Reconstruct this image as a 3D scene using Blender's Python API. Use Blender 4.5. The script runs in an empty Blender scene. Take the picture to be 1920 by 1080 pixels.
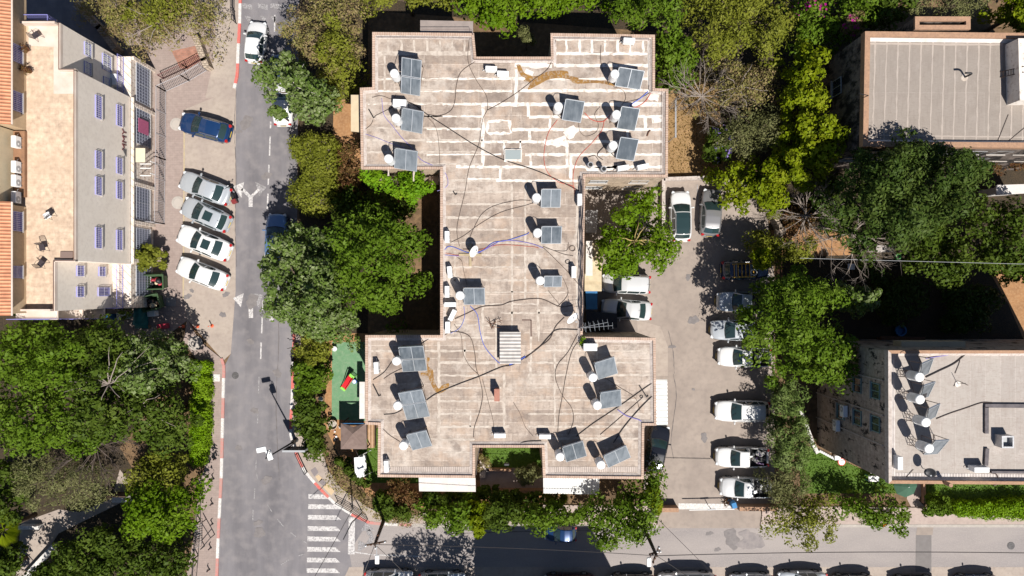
import bpy, bmesh, math, random
import numpy as np
from mathutils import Vector, Matrix, noise as mnoise

# ------------------------------------------------------------------ camera, sky, sun, exposure
CAM_H = 58.7            # drone height (m)
PPM = 21.8              # photo pixels per metre at ground level
SC = bpy.context.scene
COL = SC.collection
cam_d = bpy.data.cameras.new("camera"); cam_d.lens = 24; cam_d.sensor_width = 36
cam_d.clip_end = 2000; cam_d.clip_start = 0.5
cam = bpy.data.objects.new("camera", cam_d); COL.objects.link(cam)
cam.location = (0, 0, CAM_H); cam.rotation_euler = (0, 0, 0)
SC.camera = cam
SUN_EL = math.radians(55.5)
SUN_H = Vector((0.454, -0.891, 0)).normalized()
SUN_V = SUN_H * math.cos(SUN_EL) + Vector((0, 0, math.sin(SUN_EL)))
world = bpy.data.worlds.new("World"); SC.world = world; world.use_nodes = True
wn = world.node_tree.nodes; wl = world.node_tree.links
sky = wn.new("ShaderNodeTexSky"); sky.sky_type = 'NISHITA'; sky.sun_disc = False
sky.air_density = 0.7; sky.dust_density = 0.3; sky.ozone_density = 1.6
sky.sun_elevation = SUN_EL; sky.sun_rotation = math.atan2(SUN_H.x, SUN_H.y)
wl.new(sky.outputs[0], wn["Background"].inputs[0]); wn["Background"].inputs[1].default_value = 0.06
sun_d = bpy.data.lights.new("sun", 'SUN'); sun_d.energy = 5.0; sun_d.angle = math.radians(0.5)
sun_d.color = (1.0, 0.955, 0.89)
sun = bpy.data.objects.new("sun", sun_d); COL.objects.link(sun)
sun.location = SUN_V * 80; sun.rotation_euler = (-SUN_V).to_track_quat('-Z', 'Y').to_euler()
SC.view_settings.view_transform = 'Standard'; SC.view_settings.look = 'None'
SC.view_settings.gamma = 1; SC.view_settings.exposure = 0.44
SC.render.engine = 'CYCLES'
SC.cycles.max_bounces = 6; SC.cycles.diffuse_bounces = 2

# ------------------------------------------------------------------ helpers
R = random.Random(7)
def P(px, py, z=0.0):
    "world point, at real height z, of a photo pixel"
    f = (CAM_H - z) / CAM_H / PPM
    return Vector(((px - 960) * f, (540 - py) * f, z))
def P2(pts, z=0.0):
    return [P(x, y, z) for x, y in pts]

def wloc(o):
    v = Vector((0, 0, 0))
    while o is not None:
        v = v + o.location; o = o.parent
    return v

class MB:
    def __init__(s): s.v = []; s.f = []; s.m = []; s.mi = 0
    def add(s, vs, fs):
        b = len(s.v); s.v += [tuple(v) for v in vs]
        for f in fs: s.f.append(tuple(b + i for i in f)); s.m.append(s.mi)
        return s
    def box(s, c, d, rz=0.0, rx=0.0, ry=0.0):
        M = Matrix.Translation(Vector(c)) @ Matrix.Rotation(rz, 4, 'Z') @ Matrix.Rotation(ry, 4, 'Y') @ Matrix.Rotation(rx, 4, 'X')
        x, y, z = d[0]/2, d[1]/2, d[2]/2
        vs = [M @ Vector((i*x, j*y, k*z)) for k in (-1, 1) for j in (-1, 1) for i in (-1, 1)]
        return s.add(vs, [(0,2,3,1),(4,5,7,6),(0,1,5,4),(1,3,7,5),(3,2,6,7),(2,0,4,6)])
    def bbox(s, c, d, b=0.03, rz=0.0):
        "box with chamfered vertical and top edges"
        M = Matrix.Translation(Vector(c)) @ Matrix.Rotation(rz, 4, 'Z')
        x, y, z = d[0]/2, d[1]/2, d[2]/2
        b = min(b, x*.8, y*.8, z*.8)
        def ring(ix, zz):
            X, Y, B = x-ix, y-ix, b
            return [(X,-Y+B,zz),(X,Y-B,zz),(X-B,Y,zz),(-X+B,Y,zz),(-X,Y-B,zz),(-X,-Y+B,zz),(-X+B,-Y,zz),(X-B,-Y,zz)]
        vs = ring(0,-z)+ring(0,z-b)+ring(b*.7,z)
        fs = [tuple(range(7,-1,-1)), tuple(range(16,24))]
        for r in (0, 8):
            for i in range(8):
                j = (i+1) % 8
                fs.append((r+i, r+j, r+8+j, r+8+i))
        return s.add([M @ Vector(v) for v in vs], fs)
    def prism(s, pts, z0, z1, bottom=False):
        n = len(pts); 
        ar = sum(pts[i][0]*pts[(i+1)%n][1]-pts[(i+1)%n][0]*pts[i][1] for i in range(n))
        if ar < 0: pts = pts[::-1]
        vs = [(p[0], p[1], z0) for p in pts] + [(p[0], p[1], z1) for p in pts]
        fs = [tuple(range(n, 2*n))] + [(i, (i+1)%n, n+(i+1)%n, n+i) for i in range(n)]
        if bottom: fs.append(tuple(range(n-1, -1, -1)))
        return s.add(vs, fs)
    def sheet(s, pts, z):
        n = len(pts)
        ar = sum(pts[i][0]*pts[(i+1)%n][1]-pts[(i+1)%n][0]*pts[i][1] for i in range(n))
        if ar < 0: pts = pts[::-1]
        return s.add([(p[0], p[1], z) for p in pts], [tuple(range(n))])
    def tube(s, pts, r, n=6, cap=True):
        pts = [Vector(p) for p in pts]
        if len(pts) < 2: return s
        rs = r if isinstance(r, (list, tuple)) else [r]*len(pts)
        b = len(s.v); prev = None
        for i, p in enumerate(pts):
            t = (pts[min(i+1, len(pts)-1)] - pts[max(i-1, 0)])
            if t.length < 1e-9: t = Vector((0, 0, 1))
            t.normalize()
            if prev is None:
                a = Vector((0, 0, 1)) if abs(t.z) < .9 else Vector((1, 0, 0))
                u = t.cross(a).normalized()
            else:
                u = prev - t * prev.dot(t)
                u = u.normalized() if u.length > 1e-6 else t.orthogonal().normalized()
            prev = u; w = t.cross(u)
            for k in range(n):
                a = 2*math.pi*k/n
                s.v.append(tuple(p + (u*math.cos(a) + w*math.sin(a))*rs[i]))
        for i in range(len(pts)-1):
            for k in range(n):
                k2 = (k+1) % n
                s.f.append((b+i*n+k, b+i*n+k2, b+(i+1)*n+k2, b+(i+1)*n+k)); s.m.append(s.mi)
        if cap:
            s.f.append(tuple(b+k for k in range(n-1, -1, -1))); s.m.append(s.mi)
            e = b+(len(pts)-1)*n
            s.f.append(tuple(e+k for k in range(n))); s.m.append(s.mi)
        return s
    def lathe(s, c, prof, n=20, M=None):
        "profile of (radius, z); closed top and bottom"
        c = Vector(c); b = len(s.v)
        for r, z in prof:
            for k in range(n):
                a = 2*math.pi*k/n
                v = Vector((r*math.cos(a), r*math.sin(a), z))
                if M is not None: v = M @ v
                s.v.append(tuple(c + v))
        for i in range(len(prof)-1):
            for k in range(n):
                k2 = (k+1) % n
                s.f.append((b+i*n+k, b+i*n+k2, b+(i+1)*n+k2, b+(i+1)*n+k)); s.m.append(s.mi)
        s.f.append(tuple(b+k for k in range(n-1, -1, -1))); s.m.append(s.mi)
        e = b+(len(prof)-1)*n
        s.f.append(tuple(e+k for k in range(n))); s.m.append(s.mi)
        return s
    def ribbon(s, pts, w, z, wob=0.0, step=0.35, rng=R):
        "flat strip along a polyline with a slightly ragged edge"
        pts = [Vector((p[0], p[1])) for p in pts]
        L = []
        for a, c in zip(pts[:-1], pts[1:]):
            n = max(1, int((c-a).length/step))
            for i in range(n): L.append((a.lerp(c, i/n), (c-a).normalized()))
        L.append((pts[-1], (pts[-1]-pts[-2]).normalized()))
        b = len(s.v)
        for p, t in L:
            nrm = Vector((-t.y, t.x))
            o1 = w/2 + rng.uniform(-wob, wob); o2 = w/2 + rng.uniform(-wob, wob)
            a = p + nrm*o1; c = p - nrm*o2
            s.v.append((a.x, a.y, z)); s.v.append((c.x, c.y, z))
        for i in range(len(L)-1):
            s.f.append((b+2*i, b+2*i+1, b+2*i+3, b+2*i+2)); s.m.append(s.mi)
        return s
    def build(s, name, mat, parent=None, smooth=False, weld=False):
        me = bpy.data.meshes.new(name)
        off = wloc(parent) if parent is not None else Vector((0, 0, 0))
        vs = [(v[0]-off.x, v[1]-off.y, v[2]-off.z) for v in s.v]
        me.from_pydata(vs, [], s.f)
        mats = mat if isinstance(mat, (list, tuple)) else [mat]
        for m in mats: me.materials.append(m)
        if len(mats) > 1: me.polygons.foreach_set("material_index", s.m)
        if smooth: me.polygons.foreach_set("use_smooth", [True]*len(me.polygons))
        me.update()
        o = bpy.data.objects.new(name, me); COL.objects.link(o)
        if parent is not None: o.parent = parent
        return o

def tag(o, label=None, cat=None, group=None, kind=None):
    if label: o["label"] = label
    if cat: o["category"] = cat
    if group: o["group"] = group
    if kind: o["kind"] = kind
    return o
def thing(name, loc, label, cat, group=None, rz=0.0):
    o = bpy.data.objects.new(name, None); COL.objects.link(o)
    o.empty_display_size = 0.3
    o.location = loc; o.rotation_euler = (0, 0, rz)
    return tag(o, label, cat, group)
def struct(o): o["kind"] = "structure"; return o
def copy_tree(o, parent=None):
    c = o.copy(); COL.objects.link(c)
    if parent is not None: c.parent = parent; c.matrix_parent_inverse = o.matrix_parent_inverse
    for ch in list(o.children): copy_tree(ch, c)
    return c
def inset(poly, d):
    "inward offset of a counter-clockwise polygon"
    n = len(poly); out = []
    for i in range(n):
        a, b, c = Vector(poly[i-1][:2]), Vector(poly[i][:2]), Vector(poly[(i+1)%n][:2])
        d1 = (b-a).normalized(); d2 = (c-b).normalized()
        n1 = Vector((-d1.y, d1.x)); n2 = Vector((-d2.y, d2.x))
        m = n1+n2
        if m.length < 1e-6: out.append(b+n1*d); continue
        m.normalize(); out.append(b + m*(d/max(.2, m.dot(n1))))
    return out
def ccw(poly):
    n = len(poly)
    ar = sum(poly[i][0]*poly[(i+1)%n][1]-poly[(i+1)%n][0]*poly[i][1] for i in range(n))
    return list(poly) if ar > 0 else list(poly)[::-1]
def smooth_path(pts, n=6):
    "Catmull-Rom through 2-D or 3-D points"
    pts = [Vector(p) for p in pts]
    if len(pts) < 3: return pts
    q = [pts[0]*2-pts[1]] + pts + [pts[-1]*2-pts[-2]]
    out = []
    for i in range(1, len(q)-2):
        for k in range(n):
            t = k/n; a, b, c, d = q[i-1], q[i], q[i+1], q[i+2]
            out.append(0.5*((2*b)+(c-a)*t+(2*a-5*b+4*c-d)*t*t+(3*b-a-3*c+d)*t**3))
    out.append(pts[-1]); return out

# ------------------------------------------------------------------ materials
MATS = {}
def new_mat(name):
    m = bpy.data.materials.new(name); m.use_nodes = True
    nt = m.node_tree; b = nt.nodes["Principled BSDF"]
    return m, nt, b
def tri(c): return (c[0], c[1], c[2], 1)
def plain(name, c, rough=.6, metal=0.0, coat=0.0, spec=.5):
    if name in MATS: return MATS[name]
    m, nt, b = new_mat(name)
    b.inputs["Base Color"].default_value = tri(c); b.inputs["Roughness"].default_value = rough
    b.inputs["Metallic"].default_value = metal; b.inputs["Specular IOR Level"].default_value = spec
    if coat: b.inputs["Coat Weight"].default_value = coat; b.inputs["Coat Roughness"].default_value = .04
    MATS[name] = m; return m
def noisy(name, c1, c2, scale=1.0, rough=.85, detail=8, lo=.35, hi=.65, c3=None, scale3=8.0, amt3=.5, bump=0.0, bscale=30.0, coords="Object", metal=0.0, stretch=None, lo3=.45, hi3=.7):
    if name in MATS: return MATS[name]
    m, nt, b = new_mat(name); N, L = nt.nodes, nt.links
    tc = N.new("ShaderNodeTexCoord"); src = tc.outputs[coords]
    if stretch:
        mp = N.new("ShaderNodeMapping"); mp.inputs["Scale"].default_value = stretch
        L.new(src, mp.inputs[0]); src2 = mp.outputs[0]
    else: src2 = src
    n1 = N.new("ShaderNodeTexNoise"); n1.inputs["Scale"].default_value = scale; n1.inputs["Detail"].default_value = detail; n1.inputs["Roughness"].default_value = .62
    L.new(src2, n1.inputs["Vector"])
    r1 = N.new("ShaderNodeMapRange"); r1.inputs[1].default_value = lo; r1.inputs[2].default_value = hi
    L.new(n1.outputs["Fac"], r1.inputs[0])
    mx = N.new("ShaderNodeMix"); mx.data_type = 'RGBA'
    mx.inputs[6].default_value = tri(c1); mx.inputs[7].default_value = tri(c2)
    L.new(r1.outputs[0], mx.inputs[0]); out = mx.outputs[2]
    if c3 is not None:
        n3 = N.new("ShaderNodeTexNoise"); n3.inputs["Scale"].default_value = scale3; n3.inputs["Detail"].default_value = 6
        L.new(src, n3.inputs["Vector"])
        r3 = N.new("ShaderNodeMapRange"); r3.inputs[1].default_value = lo3; r3.inputs[2].default_value = hi3; r3.inputs[4].default_value = amt3
        L.new(n3.outputs["Fac"], r3.inputs[0])
        m3 = N.new("ShaderNodeMix"); m3.data_type = 'RGBA'; m3.inputs[7].default_value = tri(c3)
        L.new(r3.outputs[0], m3.inputs[0]); L.new(out, m3.inputs[6]); out = m3.outputs[2]
    L.new(out, b.inputs["Base Color"]); b.inputs["Roughness"].default_value = rough; b.inputs["Metallic"].default_value = metal
    b.inputs["Specular IOR Level"].default_value = .3
    if bump:
        nb = N.new("ShaderNodeTexNoise"); nb.inputs["Scale"].default_value = bscale; nb.inputs["Detail"].default_value = 4
        L.new(src, nb.inputs["Vector"])
        bp = N.new("ShaderNodeBump"); bp.inputs["Strength"].default_value = bump; bp.inputs["Distance"].default_value = .05
        L.new(nb.outputs["Fac"], bp.inputs["Height"]); L.new(bp.outputs[0], b.inputs["Normal"])
    MATS[name] = m; return m
def brick(name, c1, c2, mortar, w=.5, h=.25, msize=.02, axis='XZ', stain=None, rough=.9, bump=.4, stain_scale=1.2, slo=.5, shi=.62, bias=0.0, ov=.6):
    "coursed blocks; axis tells which world plane the courses lie in"
    if name in MATS: return MATS[name]
    m, nt, b = new_mat(name); N, L = nt.nodes, nt.links
    tc = N.new("ShaderNodeTexCoord"); sx = N.new("ShaderNodeSeparateXYZ"); L.new(tc.outputs["Object"], sx.inputs[0])
    cx = N.new("ShaderNodeCombineXYZ")
    if axis == 'WALL':
        ad = N.new("ShaderNodeMath"); ad.operation = 'ADD'; L.new(sx.outputs[0], ad.inputs[0]); L.new(sx.outputs[1], ad.inputs[1])
        L.new(ad.outputs[0], cx.inputs[0]); L.new(sx.outputs[2], cx.inputs[1])
    else:
        L.new(sx.outputs['XYZ'.index(axis[0])], cx.inputs[0]); L.new(sx.outputs['XYZ'.index(axis[1])], cx.inputs[1])
    br = N.new("ShaderNodeTexBrick"); L.new(cx.outputs[0], br.inputs["Vector"])
    br.inputs["Scale"].default_value = 1; br.inputs["Brick Width"].default_value = w; br.inputs["Row Height"].default_value = h
    br.inputs["Mortar Size"].default_value = msize; br.inputs["Mortar Smooth"].default_value = .3; br.inputs["Bias"].default_value = bias
    br.inputs["Color1"].default_value = tri(c1); br.inputs["Color2"].default_value = tri(c2); br.inputs["Mortar"].default_value = tri(mortar)
    n1 = N.new("ShaderNodeTexNoise"); n1.inputs["Scale"].default_value = 3; n1.inputs["Detail"].default_value = 8
    L.new(tc.outputs["Object"], n1.inputs["Vector"])
    mm = N.new("ShaderNodeMix"); mm.data_type = 'RGBA'; mm.blend_type = 'OVERLAY'; mm.inputs[0].default_value = ov
    L.new(br.outputs["Color"], mm.inputs[6]); L.new(n1.outputs["Fac"], mm.inputs[7]); out = mm.outputs[2]
    if stain:
        mp = N.new("ShaderNodeMapping"); mp.inputs["Scale"].default_value = (1, 1, .55); L.new(tc.outputs["Object"], mp.inputs[0])
        n3 = N.new("ShaderNodeTexNoise"); n3.inputs["Scale"].default_value = stain_scale; n3.inputs["Detail"].default_value = 9; n3.inputs["Roughness"].default_value = .7
        L.new(mp.outputs[0], n3.inputs["Vector"])
        r3 = N.new("ShaderNodeMapRange"); r3.inputs[1].default_value = slo; r3.inputs[2].default_value = shi; L.new(n3.outputs["Fac"], r3.inputs[0])
        m3 = N.new("ShaderNodeMix"); m3.data_type = 'RGBA'; m3.inputs[7].default_value = tri(stain)
        L.new(r3.outputs[0], m3.inputs[0]); L.new(out, m3.inputs[6]); out = m3.outputs[2]
    L.new(out, b.inputs["Base Color"]); b.inputs["Roughness"].default_value = rough; b.inputs["Specular IOR Level"].default_value = .2
    bp = N.new("ShaderNodeBump"); bp.inputs["Strength"].default_value = bump; bp.inputs["Distance"].default_value = .04
    ad2 = N.new("ShaderNodeMath"); ad2.operation = 'SUBTRACT'; L.new(n1.outputs["Fac"], ad2.inputs[0]); L.new(br.outputs["Fac"], ad2.inputs[1])
    L.new(ad2.outputs[0], bp.inputs["Height"]); L.new(bp.outputs[0], b.inputs["Normal"])
    MATS[name] = m; return m
def stripes(name, c1, c2, axis='X', period=.2, duty=.5, rough=.5, bump=.6, metal=0.0):
    "ribbed sheet"
    if name in MATS: return MATS[name]
    m, nt, b = new_mat(name); N, L = nt.nodes, nt.links
    tc = N.new("ShaderNodeTexCoord"); sx = N.new("ShaderNodeSeparateXYZ"); L.new(tc.outputs["Object"], sx.inputs[0])
    mu = N.new("ShaderNodeMath"); mu.operation = 'MULTIPLY'; mu.inputs[1].default_value = 2*math.pi/period; L.new(sx.outputs['XYZ'.index(axis)], mu.inputs[0])
    sn = N.new("ShaderNodeMath"); sn.operation = 'SINE'; L.new(mu.outputs[0], sn.inputs[0])
    r = N.new("ShaderNodeMapRange"); r.inputs[1].default_value = -1 + 2*(1-duty) - .3; r.inputs[2].default_value = -1+2*(1-duty)+.3; L.new(sn.outputs[0], r.inputs[0])
    n1 = N.new("ShaderNodeTexNoise"); n1.inputs["Scale"].default_value = 2.2; n1.inputs["Detail"].default_value = 7; L.new(tc.outputs["Object"], n1.inputs["Vector"])
    mx = N.new("ShaderNodeMix"); mx.data_type = 'RGBA'; mx.inputs[6].default_value = tri(c1); mx.inputs[7].default_value = tri(c2); L.new(r.outputs[0], mx.inputs[0])
    mm = N.new("ShaderNodeMix"); mm.data_type = 'RGBA'; mm.blend_type = 'OVERLAY'; mm.inputs[0].default_value = .5
    L.new(mx.outputs[2], mm.inputs[6]); L.new(n1.outputs["Fac"], mm.inputs[7]); L.new(mm.outputs[2], b.inputs["Base Color"])
    bp = N.new("ShaderNodeBump"); bp.inputs["Strength"].default_value = bump; bp.inputs["Distance"].default_value = .04
    L.new(sn.outputs[0], bp.inputs["Height"]); L.new(bp.outputs[0], b.inputs["Normal"])
    b.inputs["Roughness"].default_value = rough; b.inputs["Metallic"].default_value = metal
    MATS[name] = m; return m
def leaf_mat(name, cols, trans=.2, hue_noise=.6, nscale=.45, hue=.512, sat=1.06, val=.84):
    "leaves: each leaf its own shade, plus broad patches of a second tone"
    if name in MATS: return MATS[name]
    m = bpy.data.materials.new(name); m.use_nodes = True; nt = m.node_tree; N, L = nt.nodes, nt.links
    N.remove(N["Principled BSDF"])
    ge = N.new("ShaderNodeNewGeometry"); ra = N.new("ShaderNodeValToRGB")
    el = ra.color_ramp.elements
    el[0].position = 0; el[0].color = tri(cols[0]); el[1].position = 1; el[1].color = tri(cols[-1])
    for i, c in enumerate(cols[1:-1]):
        e = el.new((i+1)/(len(cols)-1)); e.color = tri(c)
    tc = N.new("ShaderNodeTexCoord"); n1 = N.new("ShaderNodeTexNoise"); n1.inputs["Scale"].default_value = nscale; n1.inputs["Detail"].default_value = 3
    L.new(tc.outputs["Object"], n1.inputs["Vector"])
    r1 = N.new("ShaderNodeMapRange"); r1.inputs[1].default_value = .3; r1.inputs[2].default_value = .7; L.new(n1.outputs["Fac"], r1.inputs[0])
    mx = N.new("ShaderNodeMix"); mx.data_type = 'FLOAT'; mx.inputs[0].default_value = hue_noise
    L.new(ge.outputs["Random Per Island"], mx.inputs[2]); L.new(r1.outputs[0], mx.inputs[3])
    hs0 = N.new("ShaderNodeHueSaturation"); hs0.inputs["Hue"].default_value = hue; hs0.inputs["Saturation"].default_value = sat; hs0.inputs["Value"].default_value = val
    L.new(mx.outputs[0], ra.inputs[0]); L.new(ra.outputs[0], hs0.inputs["Color"]); RC = hs0.outputs[0]
    d = N.new("ShaderNodeBsdfPrincipled"); L.new(RC, d.inputs["Base Color"]); d.inputs["Roughness"].default_value = .55; d.inputs["Specular IOR Level"].default_value = .1
    t = N.new("ShaderNodeBsdfTranslucent"); 
    hs = N.new("ShaderNodeHueSaturation"); hs.inputs["Value"].default_value = 1.3; hs.inputs["Hue"].default_value = .485; L.new(RC, hs.inputs["Color"]); L.new(hs.outputs[0], t.inputs["Color"])
    ms = N.new("ShaderNodeMixShader"); ms.inputs[0].default_value = trans
    L.new(d.outputs[0], ms.inputs[1]); L.new(t.outputs[0], ms.inputs[2])
    L.new(ms.outputs[0], N["Material Output"].inputs[0])
    MATS[name] = m; return m
# ------------------------------------------------------------------ surface materials
M_earth = noisy("earth", (.17,.105,.055), (.075,.05,.028), .35, c3=(.24,.15,.08), scale3=2.5, amt3=.6, bump=.6, bscale=6)
M_red_earth = noisy("orange_earth", (.36,.19,.085), (.25,.13,.06), .8, c3=(.44,.27,.14), scale3=5, amt3=.5, bump=.5, bscale=12)
M_dry_grass = noisy("dry_grass", (.36,.225,.11), (.24,.15,.065), 1.1, c3=(.15,.10,.035), scale3=7, amt3=.8, bump=.9, bscale=22)
M_litter_shade = noisy("shade_dark_litter", (.028,.022,.014), (.045,.032,.018), 1.2, c3=(.10,.065,.035), scale3=9, amt3=.5, bump=.8, bscale=14)  # leaf litter, darkened so the shade on the ground sits in the colour
M_asphalt = noisy("worn_asphalt", (.205,.192,.20), (.132,.124,.132), .42, c3=(.275,.25,.245), scale3=1.1, amt3=.45, bump=.3, bscale=60, stretch=(1,.16,1), lo=.36, hi=.66)
M_asphalt2 = noisy("pale_asphalt", (.31,.275,.26), (.24,.215,.21), .35, c3=(.36,.325,.30), scale3=9, amt3=.4, bump=.25, bscale=50, stretch=(.3,1,1))
M_patch = noisy("asphalt_patch", (.19,.175,.17), (.16,.145,.14), 1.5, bump=.2, bscale=50)
M_lot = noisy("lot_asphalt", (.33,.275,.235), (.265,.22,.19), .4, c3=(.21,.175,.155), scale3=2.2, amt3=.45, bump=.25, bscale=45)
M_concrete_lot = noisy("parking_concrete", (.385,.325,.275), (.32,.265,.23), .5, c3=(.24,.195,.165), scale3=3.1, amt3=.4, bump=.2, bscale=40)
M_paver = brick("pink_pavers", (.315,.25,.222), (.29,.23,.205), (.265,.21,.187), .4, .2, .015, 'XY', bump=.15, stain=(.26,.195,.175), stain_scale=.5, slo=.5, shi=.85, ov=.22)
M_paver_red = brick("red_pavers", (.36,.175,.125), (.31,.16,.115), (.26,.16,.13), .4, .2, .015, 'XY', bump=.15)
M_cover = noisy("yard_paving", (.42,.34,.30), (.36,.285,.25), .9, c3=(.27,.21,.19), scale3=5, amt3=.4)
M_kerb = noisy("kerb_concrete", (.42,.38,.34), (.33,.30,.27), 3)
M_kw = noisy("kerb_white", (.72,.70,.67), (.52,.49,.47), 5, c3=(.33,.30,.28), scale3=14, amt3=.7)
M_kr = noisy("kerb_red", (.62,.10,.09), (.50,.16,.13), 4, c3=(.36,.24,.21), scale3=12, amt3=.6)
M_kr2 = noisy("kerb_red_faded", (.50,.19,.17), (.42,.24,.21), 4, c3=(.36,.28,.25), scale3=12, amt3=.7)
M_mark = noisy("road_paint", (.60,.575,.56), (.44,.42,.41), 2.5, c3=(.25,.235,.235), scale3=7, amt3=.8, lo3=.48, hi3=.62)
M_mark2 = noisy("faded_road_paint", (.36,.345,.345), (.27,.255,.26), 3, c3=(.19,.18,.18), scale3=9, amt3=1, lo3=.42, hi3=.58)
M_lawn = noisy("lawn_ground", (.075,.14,.016), (.10,.18,.025), 2, c3=(.05,.08,.012), scale3=12, amt3=.5, bump=1, bscale=60)
M_turf = noisy("green_turf_mat", (.14,.265,.145), (.115,.225,.12), .9, c3=(.20,.29,.18), scale3=3, amt3=.75, bump=.3, bscale=60)
M_iron = noisy("cast_iron", (.12,.115,.115), (.07,.065,.065), 9, rough=.6, bump=.5, bscale=30)
M_dark = plain("dark_metal", (.025,.025,.028), .5, .3)
M_black = plain("black_rubber", (.015,.015,.016), .8)
M_white = noisy("white_enamel", (.80,.80,.79), (.74,.74,.73), 2, rough=.4)
M_galv = noisy("galvanised_steel", (.48,.48,.49), (.36,.36,.37), 6, rough=.45, metal=.5)
M_rust = noisy("rusty_iron", (.16,.07,.035), (.08,.04,.025), 8, rough=.85)
M_blue = noisy("blue_sheet", (.03,.15,.33), (.02,.11,.26), 2, rough=.5)
M_wood = stripes("wood_slats", (.33,.19,.10), (.45,.28,.16), 'X', .25, .7)
M_timber = noisy("old_timber", (.10,.065,.045), (.055,.035,.025), 4, stretch=(3,3,.4))

# ------------------------------------------------------------------ ground, roads, paths
def sheet(name, px, z, mat, zr=0.0):
    return struct(MB().sheet(P2(px, zr), z).build(name, mat))
def slab(name, px, z1, mat, z0=-.02):
    return struct(MB().prism(P2(px, 0), z0, z1).build(name, mat))
struct(MB().sheet([(-260,-260),(260,-260),(260,260),(-260,260)], 0).build("ground", M_earth))
sheet("understory_soil", [(560,-40),(1640,-40),(1640,60),(1600,300),(1930,300),(1930,640),(1500,640),(1460,480),(1440,330),(1230,190),(1230,60),(690,20),(690,640),(620,640),(560,400)], .004, M_litter_shade)
sheet("park_soil", [(-60,585),(345,585),(345,1110),(-60,1110)], .004, M_litter_shade)
RIGHT = [(553,617),(551,664),(549,737),(546,789),(546,815),(555,847),(564,870),(579,891),(602,917),(628,943),(659,963),(693,979),(711,981),(753,983),(1000,984),(1240,986)]
LEFT = [(416,672),(421,686),(420,713),(416,891),(411,985),(407,1085)]
sheet("road", [(450,-60),(446,60),(443,166),(442,281),(442,546),(433,663),(420,688),(416,891),(407,1180),(700,1180),(700,1040)] + [(760,1000),(711,982)] + RIGHT[:12][::-1] + [(556,560),(558,300),(562,-60)], .008, M_asphalt)
sheet("side_road", [(690,979),(753,982),(1240,985),(1960,985),(2100,985),(2100,1064),(660,1064),(655,1035)], .012, M_asphalt2)
sheet("parking_lane", [(655,1063),(2100,1063),(2100,1180),(600,1180)], .016, M_concrete_lot)
sheet("car_park", [(1090,338),(1440,336),(1440,420),(1452,520),(1452,948),(1208,948),(1200,640),(1090,600)], .008, M_lot)
sheet("driveway_mouth", [(1232,947),(1425,947),(1430,990),(1232,990)], .016, M_lot)
sheet("parking_bay", [(345,560),(347,205),(443,166),(442,281),(442,546),(433,663),(419,676),(352,600)], .012, M_concrete_lot)
sheet("side_pavement", [(-60,-60),(455,-60),(447,0),(446,60),(443,166),(347,205),(345,560),(352,600),(300,640),(200,640),(200,-20),(-60,-20)], .008, M_paver)
sheet("upper_pavement", [(398,-60),(449,-60),(446,60),(442,164),(420,180),(385,185),(395,140),(405,60)], .014, M_concrete_lot)
sheet("alley", [(-60,-60),(150,-60),(240,100),(240,140),(-60,140)], .011, M_asphalt)
sheet("terrace_corner", [(322,96),(376,84),(380,112),(352,130),(338,128)], .013, M_paver_red)
slab("lower_pavement", [(352,600),(376,640),(416,672),(420,688),(415,891),(406,1180),(330,1180),(366,1000),(373,900),(385,880),(389,700),(345,640)], .11, M_paver)
slab("corner_pavement", RIGHT[:-1] + [(1000,955),(800,960),(740,975),(690,950),(640,915),(615,880),(600,830),(560,800),(565,617)], .11, M_concrete_lot)
slab("street_pavement", [(1000,946),(1232,948),(1232,985),(1000,985)], .11, M_cover)
slab("east_pavement", [(1430,948),(2100,955),(2100,984),(1425,984)], .11, M_cover)
sheet("garden_path_soil", [(612,625),(690,625),(690,860),(790,900),(1020,900),(1020,945),(760,955),(690,930),(640,860),(608,800)], .012, M_red_earth)
sheet("garden_strip", [(626,190),(690,180),(690,330),(620,400)], .010, M_red_earth)
sheet("dry_yard", [(1225,170),(1345,150),(1360,338),(1225,338)], .010, M_dry_grass)
sheet("bare_yard", [(1445,432),(1500,425),(1590,440),(1600,478),(1460,482)], .010, M_red_earth)
sheet("back_yard", [(1500,560),(1940,480),(1940,660),(1520,660)], .009, M_litter_shade)  # dark sheet: the building's shade is painted into the yard soil
sheet("sunlit_soil", [(1840,485),(1950,470),(1950,660),(1925,650),(1890,570)], .012, M_red_earth)  # lit patch put into the colour, outlined where the building's shade ends
sheet("play_mat", [(623,641),(690,641),(690,790),(622,786)], .020, M_turf)
sheet("courtyard", [(900,870),(1030,870),(1030,915),(900,918)], .016, M_cover)
sheet("garden_walk", [(1704,900),(1728,900),(1729,925),(1722,938),(1745,960),(1712,958),(1700,935)], .016, M_cover)
sheet("slab_strip", [(1195,600),(1238,612),(1252,650),(1252,705),(1195,705)], .014, M_concrete_lot)
sheet("park_path", [(40,980),(110,955),(150,960),(210,935),(225,880),(240,900),(232,940),(110,1000),(60,1080),(30,1080)], .012, M_concrete_lot)
sheet("park_clearing", [(330,700),(357,700),(357,860),(335,880),(250,880),(225,840)], .011, M_earth)
sheet("asphalt_patch", [(1717,1003),(1746,1003),(1746,1072),(1716,1072)], .0185, M_patch)
sheet("paving_patch", [(1720,985),(1750,985),(1748,1003),(1717,1003)], .0205, M_lot)
# tactile slabs on the corner pavement
mb = MB()
for c in ([(583,881),(592,875),(598,885),(590,893)], [(598,903),(604,896),(613,905),(607,911)]): mb.sheet(P2(c), .116)
struct(mb.build("dark_paving_slab", plain("slab_grey", (.20,.17,.17), .8)))
mb = MB()
for c in ([(592,893),(598,889),(606,897),(599,903)], [(606,912),(613,905),(628,920),(622,928)]): mb.sheet(P2(c), .116)
struct(mb.build("yellow_paving_slab", plain("slab_yellow", (.50,.37,.23), .8)))
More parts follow.
